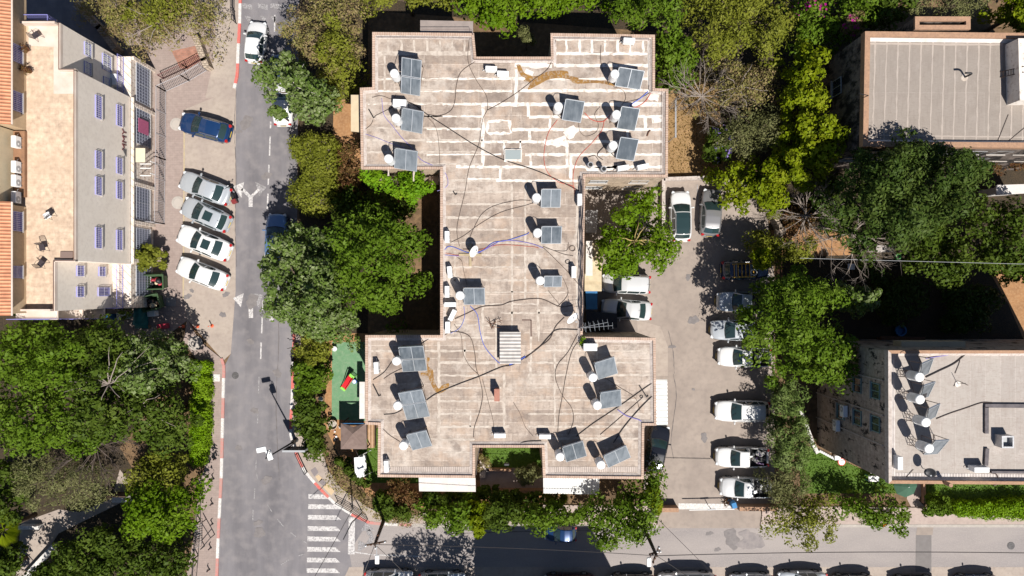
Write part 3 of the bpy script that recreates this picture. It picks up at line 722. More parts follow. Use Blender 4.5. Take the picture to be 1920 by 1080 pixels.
tree([(501,455),(540,430),(580,430),(622,440),(640,500),(655,570),(672,615),(640,650),(595,648),(560,625),(510,592),(500,560),(515,530),(498,500)], 'silver', 3.5, 8.2, "large grey-green poplar hanging over the road below the parked blue car", group=GM, dens=1.35, gaps=.05)
tree([(565,605),(600,600),(622,640),(612,680),(590,690),(565,685),(557,650)], 'olive', .8, 2.6, "yellow-green bush beside the red scooter", name="shrub", cat="shrub", tr=.06)
tree([(553,688),(580,680),(608,690),(626,697),(615,715),(600,735),(560,738)], 'green', .7, 2.5, "spiky green bush below the red scooter with pale shoots", name="shrub", cat="shrub", tr=.06)
tree([(556,735),(595,730),(612,760),(610,800),(612,845),(585,850),(566,815),(558,780)], 'deep', .8, 2.4, "dark green bush hedge beside the street lamp", name="shrub", cat="shrub", tr=.06, dens=1.2)
tree([(588,846),(618,842),(640,865),(680,900),(715,940),(722,972),(690,968),(650,930),(610,895)], 'dry', .5, 1.8, "dry brownish hedge curving round the street corner", name="shrub", cat="shrub", tr=.05, limbs=14, dens=1.3)
tree([(618,842),(632,850),(655,870),(690,900),(705,925),(690,920),(650,885)], 'deep', .5, 2.0, "dark green shrub strip behind the dry corner hedge", name="shrub", cat="shrub", tr=.05)
tree([(712,935),(745,930),(800,968),(790,985),(745,978),(720,972)], 'dry', .5, 1.9, "dry reddish hedge at the corner by the utility pole", name="shrub", cat="shrub", tr=.05)
t = tree([(682,325),(700,312),(740,322),(770,325),(806,335),(806,350),(790,372),(765,372),(740,362),(705,352),(684,345)], 'ivy', 5.2, 7.6, "bright green ivy mound spilling over the main roof's corner", name="ivy", cat="climber", tr=.07, dens=1.5, limbs=6, base=(742,350))
# ---- north edge
tree([(690,-30),(845,-30),(845,12),(800,14),(770,6),(700,18),(682,10)], 'olive', 2, 4.8, "clipped yellow-green hedge tree along the top edge left of centre", group=GN, dens=1.2)
tree([(985,-30),(1140,-30),(1140,15),(1100,18),(1040,22),(985,20)], 'bright', 2, 4.8, "clipped green hedge tree along the top edge above the north court", group=GN, dens=1.2)
tree([(850,-20),(980,-20),(985,20),(960,40),(930,58),(905,48),(895,25),(860,25)], 'bright', 3, 6.0, "pale green drooping tree above the grey roof canopy", group=GN)
tree([(975,58),(990,52),(1002,68),(1000,82),(985,85),(976,75)], 'dusty', 2.2, 3.6, "small grey-green sapling alone in the dark north court", name="sapling", group=GN, tr=.05, limbs=4)
tree([(1140,-20),(1200,-20),(1262,-10),(1275,50),(1250,70),(1215,62),(1185,50),(1160,40)], 'green', 3, 6.5, "mid green tree touching the main roof's top right corner", group=GN)
tree([(1228,75),(1262,60),(1285,90),(1300,130),(1280,165),(1255,160),(1230,120)], 'green', 1.5, 4.5, "leafy green tree beside the main roof's upper right edge", group=GE)
tree([(1275,-20),(1400,-20),(1475,0),(1490,50),(1440,110),(1380,118),(1320,105),(1290,60)], 'olive', 3, 7.0, "broad olive green tree at the top between the roofs", group=GE)
bare_shrub(1316, 180, 3.6, 95, "bare grey tree spreading over the dry yard", seed=11, nst=14, mat=M_twig, depth=3, up=.25, group=GE)
tree([(1276,145),(1295,120),(1330,110),(1350,140),(1345,205),(1312,212),(1282,190)], 'dry', .8, 3.2, "dry brown thicket under the bare grey tree", name="shrub", cat="shrub", tr=.05, limbs=12, gaps=.3, dens=.8)
tree([(1335,110),(1390,115),(1445,120),(1462,170),(1430,205),(1380,215),(1345,200),(1340,150)], 'dry', 2, 5.4, "half-bare grey-brown tree between the olive tree and the yellow tree", group=GE, limbs=16, gaps=.2, topbranch=(M_twig, [((1385,165),[(1340,175),(1360,140),(1420,140),(1440,170),(1400,200),(1350,200),(1410,120),(1430,150)],.05,5.1,5.3)]))
tree([(1360,230),(1420,200),(1470,205),(1480,250),(1440,290),(1385,290),(1345,270)], 'dusty', 2, 5.0, "dusty grey-green tree left of the lower yellow tree", group=GE)
tree([(1325,245),(1360,235),(1375,265),(1360,300),(1335,290),(1318,270)], 'deep', .8, 2.6, "low dark bush with mauve flowers at the edge of the dry yard", name="shrub", cat="shrub", tr=.05, flowers=('mauve', .7, None))
tree([(1462,120),(1500,95),(1530,105),(1542,170),(1535,210),(1490,225),(1460,200),(1475,160)], 'yellow', 3, 7.5, "upper yellow-green tree left of the grey striped roof", group=GE)
tree([(1470,225),(1535,205),(1560,265),(1556,320),(1525,355),(1470,360),(1445,310),(1470,270)], 'yellow', 3, 7.8, "largest yellow-green tree, left of the grey striped roof's lower corner", group=GE)
tree([(1362,310),(1400,295),(1450,300),(1475,350),(1465,385),(1420,388),(1380,365),(1358,335)], 'yellow', 2, 6.0, "yellow-green tree leaning over the top of the car park", group=GE)
tree([(1480,-20),(1620,-20),(1640,20),(1600,62),(1560,95),(1530,85),(1490,60)], 'green', 2.5, 6.5, "green tree with magenta bougainvillea at the top left of the grey striped roof", group=GN, flowers=('magenta', .75, [(1470,-20),(1560,-20),(1545,45),(1500,40)]))
tree([(1570,30),(1610,25),(1620,55),(1600,75),(1575,60)], 'dry', 3.5, 6.2, "brownish bougainvillea clump beside the striped roof's top left corner", name="shrub", cat="shrub", flowers=('magenta', .4, None), tr=.05)
tree([(1630,-20),(1700,-20),(1695,20),(1680,45),(1640,55),(1615,50)], 'deep', 2.5, 6.5, "dark green tree above the grey striped roof's upper left", group=GN)
tree([(1705,-20),(1840,-20),(1845,30),(1815,45),(1760,30),(1710,20)], 'dusty', 2, 6.0, "feathery dull green tree above the striped roof's little balcony", group=GN)
tree([(1872,-20),(1950,-20),(1950,60),(1895,62),(1870,40)], 'yellow', 2.5, 6.0, "yellow-green tree in the top right corner", group=GN)
# ---- east middle
tree([(1570,345),(1600,300),(1635,275),(1680,258),(1725,262),(1790,298),(1832,322),(1815,360),(1780,390),(1740,435),(1700,455),(1650,458),(1600,445),(1560,405)], 'evergreen', 6.5, 13.0, "largest dark evergreen below the grey striped roof", group=GE, dens=1.5, dome=.6, shape_z=9.5, rough=.7, gaps=.02)
tree([(1685,460),(1730,420),(1790,395),(1815,430),(1812,505),(1780,532),(1735,515),(1695,495)], 'deep', 2, 6.0, "dark green tree right below the largest evergreen", group=GE)
tree([(1800,385),(1850,362),(1890,375),(1940,365),(1950,470),(1925,525),(1870,515),(1810,495)], 'deep', 2, 6.5, "green tree at the right edge above the shaded yard", group=GE)
tree([(1880,490),(1950,480),(1950,545),(1905,540)], 'green', 1, 4, "low green bush at the right edge beside the sunlit triangle of soil", name="shrub", cat="shrub", tr=.06)
bare_shrub(1597, 438, 4.0, 120, "bare grey tree at the foot of the largest evergreen", seed=21, nst=11, depth=3, up=.15, group=GE)
bare_shrub(1512, 405, 2.4, 110, "fallen-looking grey brushwood beside the car park's wall", name="brushwood", seed=23, nst=14, depth=3, up=.05, mat=M_twig, cat="shrub")
tree([(1398,450),(1430,440),(1470,452),(1520,445),(1528,480),(1490,488),(1450,492),(1420,505),(1398,490)], 'olive', 1, 3.2, "yellow-green bush behind the car with the yellow ladder", name="shrub", cat="shrub", tr=.06)
tree([(1430,385),(1450,390),(1460,405),(1445,412)], 'olive', .5, 1.6, "small green bush beside the grey brushwood", name="shrub", cat="shrub", tr=.04)
tree([(1395,585),(1412,548),(1445,515),(1490,500),(1525,518),(1565,548),(1595,558),(1598,620),(1604,690),(1574,740),(1535,715),(1500,728),(1450,706),(1412,692),(1392,660),(1398,620)], 'green', 4, 9.0, "wide bright green tree covering the backs of four parked cars", group=GE, dens=1.05, tr=.2)
tree([(1570,545),(1600,532),(1638,545),(1640,575),(1612,585),(1580,585)], 'silver', 3, 6.0, "small pale leafy branch tree in the shaded back yard", name="sapling", group=GE, tr=.06)
tree([(1410,478),(1440,470),(1452,500),(1430,512),(1408,500)], 'yellow', 3, 5.0, "small yellow-green branch tree over the ladder car's bonnet", name="sapling", group=GE, tr=.05)
tree([(1122,480),(1128,440),(1150,395),(1190,378),(1215,362),(1238,352),(1236,385),(1245,420),(1264,440),(1268,480),(1240,492),(1205,520),(1160,522),(1130,512)], 'bright', 2.2, 6.0, "bright green tree between the main block and the white car with a black roof", group=GE, gaps=.12, topbranch=(M_pale_limb, [((1190,452),[(1155,443),(1163,475),(1222,450),(1215,465),(1190,478),(1210,425)],.07,5.7,5.9),((1190,452),[(1197,415),(1230,455)],.05,5.7,5.9)]))
tree([(1440,705),(1470,715),(1497,720),(1505,780),(1520,820),(1512,850),(1490,880),(1440,880),(1432,840),(1446,790)], 'fir', 1.6, 5.0, "tall feathery conifer hedge behind the long white estate car", group=GE, name="conifer", dens=1.3)
tree([(1440,880),(1490,875),(1515,900),(1500,940),(1465,960),(1436,940),(1430,905)], 'dusty', 1.4, 4.0, "grey-green conifer below the tall conifer hedge by the last pickup", group=GE, name="conifer", dens=1.2)
tree([(1432,960),(1470,940),(1540,925),(1565,950),(1550,1000),(1510,1025),(1460,1020),(1435,1000)], 'olive', 1.5, 5.0, "loose yellow-green tree over the side street right of the barrier", group=GS, gaps=.3)
tree([(1540,940),(1600,922),(1660,930),(1690,938),(1706,970),(1698,1000),(1660,1008),(1620,985),(1565,965)], 'green', .9, 3.2, "dark green tree with orange flowers over the right-hand side street", group=GS, flowers=('orange', .35, [(1640,955),(1710,955),(1710,1010),(1640,1010)]))
tree([(1742,925),(1760,918),(1778,935),(1775,962),(1750,962),(1738,945)], 'green', .6, 2.2, "round green bush between the garden walk and the long right-hand hedge", name="shrub", cat="shrub", tr=.05)
hedge([(1797,948),(1950,942),(1950,976),(1805,972),(1795,962)], 1.6, 'hedge', "long clipped green hedge along the right-hand side street", 9)
# ---- along the side street below the main block
tree([(1640,500),(1700,505),(1740,540),(1720,600),(1660,610),(1630,560)], 'evergreen', .5, 2.4, "dark shrub in the middle of the shaded back yard", name="shrub", cat="shrub", tr=.06)
tree([(1760,540),(1830,535),(1870,560),(1840,620),(1780,625)], 'evergreen', .4, 2.0, "dark shrub on the right of the shaded back yard by the sunlit soil", name="shrub", cat="shrub", tr=.06)
tree([(715,905),(750,900),(785,915),(790,945),(755,955),(725,940)], 'brown', .4, 1.8, "brown and green bush on the bare soil below the main roof's lower left corner", name="shrub", cat="shrub", tr=.05, gaps=.05, dens=1.3)
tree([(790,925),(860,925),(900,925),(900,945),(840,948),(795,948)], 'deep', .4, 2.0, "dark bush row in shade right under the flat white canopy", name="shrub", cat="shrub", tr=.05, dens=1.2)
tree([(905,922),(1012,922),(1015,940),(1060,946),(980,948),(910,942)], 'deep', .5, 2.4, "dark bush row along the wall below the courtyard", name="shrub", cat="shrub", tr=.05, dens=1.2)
tree([(1535,330),(1575,340),(1580,410),(1560,440),(1530,410),(1525,365)], 'deep', .6, 2.6, "added dark shrub standing in for shade between yellow-green trees and the largest evergreen", name="shrub", cat="shrub", tr=.06)  # shrub added to darken ground that only lies in shade
tree([(1460,395),(1520,380),(1540,420),(1510,438),(1465,432)], 'brown', .3, 1.6, "brown dry shrub among the grey brushwood", name="shrub", cat="shrub", tr=.04)
tree([(1810,292),(1900,288),(1945,300),(1940,325),(1880,318),(1820,312)], 'brown', 1.2, 3.6, "brown dry creeper along the striped roof's lower wall", name="shrub", cat="shrub", tr=.05, gaps=.02, dens=1.3)
tree([(690,920),(735,925),(770,950),(760,975),(725,968),(700,950)], 'deep', .6, 2.2, "dark green bush behind the corner by the utility pole", name="shrub", cat="shrub", tr=.05)
tree([(788,950),(830,940),(880,940),(890,985),(860,1000),(815,992),(788,975)], 'green', 1, 3.6, "leafy green bush below the flat white canopy", group=GS)
tree([(870,945),(905,930),(918,965),(905,1000),(885,995)], 'yellow', 1.2, 3.4, "slim yellow-green bush between two green ones on the side street", name="shrub", cat="shrub", tr=.05)
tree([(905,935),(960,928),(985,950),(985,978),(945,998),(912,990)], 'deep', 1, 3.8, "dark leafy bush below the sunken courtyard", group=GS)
tree([(980,945),(1020,944),(1060,942),(1105,944),(1100,970),(1050,980),(1015,988),(985,978)], 'green', 1.2, 4.6, "rounded green tree above the parked blue car in shade", group=GS)
fan_palm(1043, 930, 2.2, 1.3, "small spiky palm under the ribbed white canopy", 12, 8, 'olive')
tree([(1098,952),(1128,930),(1155,908),(1195,900),(1228,905),(1238,950),(1232,985),(1200,1015),(1150,1022),(1112,1030),(1098,1000)], 'green', 2, 6.2, "big leafy tree at the main block's lower right corner", group=GS, dens=1.15)
tree([(1205,900),(1232,905),(1240,945),(1230,965),(1212,940)], 'yellow', 2, 4.4, "yellow-green shrub at the car park's street entrance", name="shrub", cat="shrub", tr=.06)
tree([(895,858),(912,850),(918,868),(908,880),(896,876)], 'dry', .3, 1.0, "dry bush in the sunken courtyard's left bed", name="shrub", cat="shrub", tr=.04)
tree([(965,880),(990,872),(1014,878),(1012,905),(980,908)], 'dusty', .4, 1.8, "grey-green bush in the courtyard beside the ribbed canopy", name="shrub", cat="shrub", tr=.04)
# ------------------------------------------------------------------ buildings
def roof_mat(name, ca, cb, joint, roww, rowh, axis='XY', msize=.03, dirt=(.2,.165,.14), off=.37, amt=.55, dlo=.5, dhi=.72, patchy=False):
    "cast roof: rows of slabs, each with its own tone, pale joints, weathering"
    m, nt, b = new_mat(name); N, L = nt.nodes, nt.links
    tc = N.new("ShaderNodeTexCoord"); sx = N.new("ShaderNodeSeparateXYZ"); L.new(tc.outputs["Object"], sx.inputs[0]); cx = N.new("ShaderNodeCombineXYZ")
    L.new(sx.outputs['XYZ'.index(axis[0])], cx.inputs[0]); L.new(sx.outputs['XYZ'.index(axis[1])], cx.inputs[1])
    nd = N.new("ShaderNodeTexNoise"); nd.inputs["Scale"].default_value = 1.6; nd.inputs["Detail"].default_value = 5; L.new(tc.outputs["Object"], nd.inputs["Vector"])
    va = N.new("ShaderNodeVectorMath"); va.operation = 'MULTIPLY_ADD'; va.inputs[1].default_value = (.12,.12,0); L.new(nd.outputs["Color"], va.inputs[0]); L.new(cx.outputs[0], va.inputs[2])
    br = N.new("ShaderNodeTexBrick"); L.new(va.outputs[0], br.inputs["Vector"]); br.offset = off; br.offset_frequency = 2
    br.inputs["Scale"].default_value = 1; br.inputs["Brick Width"].default_value = roww; br.inputs["Row Height"].default_value = rowh
    br.inputs["Mortar Size"].default_value = msize; br.inputs["Mortar Smooth"].default_value = .5
    br.inputs["Color1"].default_value = tri(ca); br.inputs["Color2"].default_value = tri(cb); br.inputs["Mortar"].default_value = tri(joint)
    def layer(prev, col, scale, lo, hi, amt, det=8, stretch=None, blend='MIX'):
        n = N.new("ShaderNodeTexNoise"); n.inputs["Scale"].default_value = scale; n.inputs["Detail"].default_value = det; n.inputs["Roughness"].default_value = .68
        if stretch:
            mp = N.new("ShaderNodeMapping"); mp.inputs["Scale"].default_value = stretch; L.new(tc.outputs["Object"], mp.inputs[0]); L.new(mp.outputs[0], n.inputs["Vector"])
        else: L.new(tc.outputs["Object"], n.inputs["Vector"])
        r = N.new("ShaderNodeMapRange"); r.inputs[1].default_value = lo; r.inputs[2].default_value = hi; r.inputs[4].default_value = amt; L.new(n.outputs["Fac"], r.inputs[0])
        x = N.new("ShaderNodeMix"); x.data_type = 'RGBA'; x.blend_type = blend; x.inputs[7].default_value = tri(col); L.new(r.outputs[0], x.inputs[0]); L.new(prev, x.inputs[6]); return x.outputs[2]
    o = layer(br.outputs["Color"], dirt, .55, dlo, dhi, amt)
    o = layer(o, joint, 1.3, .52, .72, .75, 9)
    o = layer(o, dirt, 6, .5, .72, .75, 6, (.5, 1.6, 1))
    o = layer(o, dirt, 2.2, .50, .68, .55, 8, (2.6, .35, 1))
    if patchy:
        o = layer(o, (.60,.535,.47), .33, .52, .64, .55, 10)
        o = layer(o, (.47,.33,.235), .45, .52, .66, .45, 7)
        o = layer(o, (.17,.135,.115), .8, .54, .66, .65, 11)
    L.new(o, b.inputs["Base Color"]); b.inputs["Roughness"].default_value = .9; b.inputs["Specular IOR Level"].default_value = .2
    n2 = N.new("ShaderNodeTexNoise"); n2.inputs["Scale"].default_value = 18; L.new(tc.outputs["Object"], n2.inputs["Vector"])
    bp = N.new("ShaderNodeBump"); bp.inputs["Strength"].default_value = .25; bp.inputs["Distance"].default_value = .04; L.new(n2.outputs["Fac"], bp.inputs["Height"]); L.new(bp.outputs[0], b.inputs["Normal"])
    return m
M_roofA = roof_mat("cast_roof", (.325,.262,.215), (.455,.375,.312), (.56,.48,.41), 6.5, .957, dirt=(.21,.165,.14), dlo=.44, dhi=.68, amt=.7, patchy=True)
M_roofC = roof_mat("grey_striped_roof", (.27,.235,.205), (.29,.25,.22), (.31,.27,.24), 40, 40, dirt=(.225,.19,.165), amt=.5)
M_roofD = roof_mat("screed_roof", (.355,.315,.285), (.39,.35,.315), (.45,.40,.365), 40, 1.05, 'YX', dirt=(.29,.24,.21), msize=.02)
M_seal = noisy("white_sealant", (.74,.69,.63), (.62,.56,.50), 1.6, c3=(.45,.385,.33), scale3=4, amt3=.85, lo3=.56, hi3=.66)
M_seal2 = noisy("faded_sealant", (.54,.475,.41), (.46,.395,.335), 2, c3=(.37,.31,.26), scale3=3, amt3=.9, lo3=.46, hi3=.62)
M_cap = stripes("ridge_tile_coping", (.38,.25,.18), (.47,.355,.285), 'X', .13, .55, .8, .3)
M_capY = stripes("ridge_tile_coping_side", (.38,.25,.18), (.47,.355,.285), 'Y', .13, .55, .8, .3)
M_cant = noisy("pale_cant", (.52,.46,.42), (.42,.36,.32), 1.5, c3=(.28,.22,.19), scale3=6, amt3=.6)
M_stone = brick("stone_cladding", (.50,.40,.30), (.42,.33,.245), (.30,.23,.17), .55, .24, .012, 'WALL', stain=(.20,.15,.11), slo=.56, shi=.68)
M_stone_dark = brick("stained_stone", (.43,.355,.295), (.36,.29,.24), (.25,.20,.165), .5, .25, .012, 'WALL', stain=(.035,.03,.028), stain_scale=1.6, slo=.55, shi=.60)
M_brown_cap = noisy("brown_coping", (.40,.24,.15), (.33,.20,.13), 2, c3=(.22,.14,.10), scale3=8, amt3=.5)
M_rust_stain = noisy("rust_stain", (.30,.155,.035), (.20,.11,.045), 1.8, c3=(.33,.25,.18), scale3=6, amt3=.9, lo3=.5, hi3=.62)
M_stone_shade = brick("shade_dark_stone", (.20,.165,.14), (.16,.13,.115), (.11,.09,.08), .5, .25, .012, "WALL", stain=(.02,.018,.018), stain_scale=.9, slo=.46, shi=.56)  # stained stone with tree shade painted into its darker base colour
M_glass = plain("window_glass", (.03,.04,.05), .08, spec=.6)
M_metal_sheet = stripes("ribbed_canopy_sheet", (.62,.62,.60), (.74,.74,.72), 'X', .22, .6, .45, .5)
M_metal_sheetY = stripes("ribbed_canopy_sheet_across", (.50,.52,.51), (.72,.73,.71), 'Y', .30, .72, .45, .5)
M_flat_canopy = noisy("flat_white_canopy", (.66,.62,.59), (.58,.54,.51), 1.2, c3=(.48,.44,.41), scale3=5, amt3=.4)
M_grey_canopy = noisy("grey_canopy_felt", (.30,.25,.225), (.25,.21,.19), 2)
M_cream = noisy("cream_panel", (.56,.46,.31), (.50,.41,.28), 2)

def ring(mb, outer, inner, z0, z1, zin=None):
    n = len(outer); zi = z1 if zin is None else zin
    vs = [(p[0], p[1], z0) for p in outer]+[(p[0], p[1], z1) for p in outer]+[(p[0], p[1], zi) for p in inner]+[(p[0], p[1], z0) for p in inner]
    fs = []
    for i in range(n):
        j = (i+1) % n
        for k in range(3): fs.append((k*n+i, k*n+j, (k+1)*n+j, (k+1)*n+i))
    return mb.add(vs, fs)
def shell(name, label, cat, px, z, wall, roof, cap, capw=.19, caph=.2, cant=None, cantw=.22, group=None):
    w = [tuple(p)[:2] for p in P2(px, z)]; w = ccw(w)
    c = P(sum(p[0] for p in px)/len(px), sum(p[1] for p in px)/len(px), z)
    root = thing(name, (c.x, c.y, 0), label, cat, group)
    ws = inset(w, .07); mb = MB(); n = len(ws)
    mb.add([(p[0], p[1], -.3) for p in ws]+[(p[0], p[1], z+.02) for p in ws], [(i, (i+1) % n, n+(i+1) % n, n+i) for i in range(n)])
    mb.build("wall", wall, root)
    MB().sheet([tuple(p) for p in inset(w, .1)], z).build("roof", roof, root)
    cm = MB(); inn = inset(w, capw)
    for i in range(n):
        j = (i+1) % n; cm.mi = 0 if abs(w[j][0]-w[i][0]) > abs(w[j][1]-w[i][1]) else 1
        zt = z+caph
        q = [(*w[i], z-.12), (*w[j], z-.12), (*w[j], zt), (*w[i], zt), (*inn[i], zt), (*inn[j], zt), (*inn[j], z), (*inn[i], z)]
        cm.add(q, [(0,1,2,3), (3,2,5,4), (4,5,6,7)])
    cm.build("coping", cap if isinstance(cap, (list, tuple)) else [cap, cap], root)
    if cant:
        i2 = inset(w, capw+.004); i3 = inset(w, capw+cantw); mb = MB()
        mb.add([(p[0], p[1], z+caph*.55) for p in i2]+[(p[0], p[1], z+.012) for p in i3], [(i, (i+1) % n, n+(i+1) % n, n+i) for i in range(n)])
        mb.build("cant", cant, root)
    return root
ZA = 7.6
MAIN = [(699,62),(889,64),(893,108),(1033,108),(1032,64),(1227,67),(1227,167),(1252,168),(1251,333),(1097,332),(1092,631),(1228,633),(1230,797),(1207,797),(1206,897),(1018,895),(1016,838),(891,838),(891,895),(709,893),(710,796),(686,795),(686,628),(826,628),(826,318),(678,318),(676,166),(699,165)]
main = shell("apartment_block", "large apartment block with a weathered flat roof full of solar water heaters", "building", MAIN, ZA, M_stone, M_roofA, [M_cap, M_capY], cant=M_cant)
# dark cast of weathered north wing / bright sealant strips
seal = MB(); sr = random.Random(12)
def sl(mb, a, b, w, wob=.05): mb.ribbon(P2([a, b], ZA), w/25, ZA+.006+.0002*len(mb.f) % .004, wob*.9, .25, sr)
for y, x0, x1, w in [(148,700,824,2.2),(171,690,824,2.2),(195,690,830,2),(218,790,830,2),(242,800,838,2),(266,800,905,2.6),(290,800,905,2.4),(74,1041,1216,4),(101,1043,1214,5),(123,1043,1216,6),(147.5,960,1060,6),(148,1062,1214,4),(148,824,968,3.5),(171,824,960,4),(170,975,1243,5.5),(195,830,905,4),(196,905,1243,7.5),(218,830,905,3.5),(219,992,1243,5),(242,838,903,4),(243,960,1243,5.5),(266,905,1243,5),(290,905,940,4),(290,985,1243,5),(313,855,1243,5),(336,876,940,3.5),(339,930,1092,4.5),(328,1100,1243,4)]:
    sl(seal, (x0,y), (x1,y), w)
for x, y0, y1, w in [(968,130,196,6),(905,196,312,6),(938,313,338,5),(990,196,219,6),(1031,219,243,5),(993,243,266,5),(945,267,290,4),(976,262,300,4),(995,290,313,4),(1063,266,313,5.5),(1070,290,335,6),(1177,243,266,5),(1210,219,243,6),(1062,75,101,4),(1087,75,101,4.5),(1110,75,101,5),(1134,75,101,4),(1158,75,101,5),(1182,75,101,4),(1206,75,101,4),(1040,70,125,5),(1217,72,160,5)]:
    sl(seal, (x,y0), (x,y1), w)
for a, b, w in [((915,228),(955,226),3),((955,226),(957,250),4),((957,250),(913,250),4),((913,250),(914,228),4),((946,281),(978,281),3),((945,302),(978,302),3.5),((1062,262),(1040,268),16),((1080,240),(1062,256),18),((1020,266),(1062,270),10),((965,120),(1035,124),10),((985,132),(1000,138),10),((1222,225),(1243,222),12),((1215,180),(1235,185),12),((1100,322),(1160,312),8)]:
    sl(seal, a, b, w, .09)
seal.build("white_sealant", M_seal, main)
fade = MB()
for y, x0, x1, w in [(99,706,886,4),(102,706,888,3),(150,706,830,2),(172,684,830,2.5),(194,684,830,2.5),(218,684,830,2.5),(240,684,838,2.5),(263,684,905,3),(285,684,905,2.5),(308,730,905,2.5),(339,832,930,2.5),(360,832,960,3),(383,832,962,2.5),(408,832,962,3),(430,832,962,2.5),(455,832,962,2),(478,832,1010,2.5),(501,850,1010,2),(525,850,1000,2),(548,905,1060,2),(570,905,1010,2),(587,940,1085,3),(610,850,930,3),(633,832,935,3),(658,690,930,3),(680,825,930,4),(704,825,935,3),(727,830,940,2.5),(752,825,945,3),(776,825,945,3),(800,825,955,3.5),(824,760,890,3),(848,830,885,2),(657,990,1090,3),(680,990,1090,3),(703,990,1220,3),(727,990,1100,2),(751,990,1220,3),(776,990,1220,3),(800,990,1200,3.5),(822,1020,1200,3),(658,1130,1220,2.5),(680,1130,1220,3)]:
    sl(fade, (x0,y), (x1,y), w*1.25, .05)
for x, y0, y1, w in [(728,75,100,3),(753,75,100,3),(777,75,100,3),(801,75,100,4),(825,75,100,3),(848,75,100,3),(871,75,100,3),(721,105,168,3),(960,345,620,3),(985,345,560,3),(1008,470,620,3),(1010,580,640,3),(905,545,640,4),(823,640,815,4),(871,640,680,3),(882,770,800,2),(728,250,330,2),(776,310,340,2),(853,470,540,2),(945,700,820,4),(995,620,720,3),(1040,640,800,2.5),(760,830,870,3),(930,600,690,3),(1083,345,600,6),(1120,640,700,2)]:
    sl(fade, (x,y0), (x,y1), w*1.25, .05)
fade.build("faded_sealant", M_seal2, main)
def blob(mb, pts, z, base=ZA, n=7): mb.sheet([(p.x, p.y) for p in smooth_path(P2(pts+pts[:1], base), n)[:-1]], z)
mb = MB()
for i, p in enumerate([[(968,122),(975,122),(985,138),(1005,143),(1030,134),(1062,133),(1068,142),(1085,146),(1078,151),(1055,147),(1030,149),(1008,160),(990,168),(994,156),(982,152),(985,147),(975,140)],[(1068,150),(1090,149),(1140,153),(1162,158),(1170,163),(1150,161),(1120,156),(1080,157)],[(801,670),(806,672),(803,686),(812,695),(814,712),(822,728),(830,722),(842,719),(838,730),(822,738),(812,728),(802,706),(790,704),(790,699),(800,696)]]): mb = MB(); blob(mb, p, ZA+.0135+i*.0003); mb.build('rust_stain', M_rust_stain, main)

# ribbed inner gutter strips along the lower edges
mb = MB()
for a, b, w in [((726,880),(884,880),10),((1026,880),(1198,880),10)]: mb.ribbon(P2([a, b], ZA), w/25, ZA+.016, 0)
mb.build("gutter_strip", stripes("gutter_tiles", (.38,.315,.275), (.48,.41,.36), 'X', .14, .6, .8), main)
mb = MB()
for a, b, w in [((1045,88),(1215,88),0.1),]: mb.ribbon(P2([a, b], ZA), w/25, ZA+.016, 0)
# canopies fixed to the walls
def canopy(px, z, th, mat, label=None, slope=0.0, parent=None, posts=True):
    pts = [tuple(p)[:2] for p in P2(px, z)]; o = MB().prism(pts, z-th, z, True).build("canopy", mat, parent or main)
    if label: o["label"] = label
    return o
canopy([(785,893.5),(891.5,896),(892,922),(786,921)], 3.2, .14, M_flat_canopy, "flat off-white canopy")
canopy([(1018.5,896),(1124,897.5),(1123,927),(1019,925)], 3.2, .08, M_metal_sheet, "ribbed white canopy")
canopy([(1229,712),(1251,712),(1252,797),(1230,797)], 3.0, .08, M_metal_sheetY, "ribbed white side canopy")
canopy([(788,38),(887,40),(887,66),(788,64)], 7.2, .15, M_grey_canopy, "grey felt canopy")
canopy([(658,178),(677,178),(677,248),(658,246)], 6.4, .12, M_cream, "cream side canopy")
canopy([(803,331),(822,331),(822,346),(802,346)], 5.0, .2, plain("pink_plaster", (.45,.33,.27), .85))
mb = MB()   # rail round the north-west gutter and along edges: thin pipes
for path in ([(790,55),(884,55),(887,66)], [(706,70),(884,72),(888,112),(1036,114),(1038,72),(1220,74),(1221,172),(1245,174),(1244,326),(1104,326)]):
    mb.tube(P2(path, ZA+.38), .022, 5)
mb.build("edge_pipe", plain("pipe_brown", (.16,.12,.11), .6), main)
# bundle of cables clipped along the narrow block's right edge
mb = MB(); rg = random.Random(3)
for k in range(5):
    mb.tube(smooth_path([P(1089+k*.9+rg.uniform(-2,2), y, ZA+.42+.02*k) for y in range(335, 640, 22)], 3), .022, 4, False)
mb.build("edge_cable", plain("cable_dark", (.05,.045,.05), .7), main)
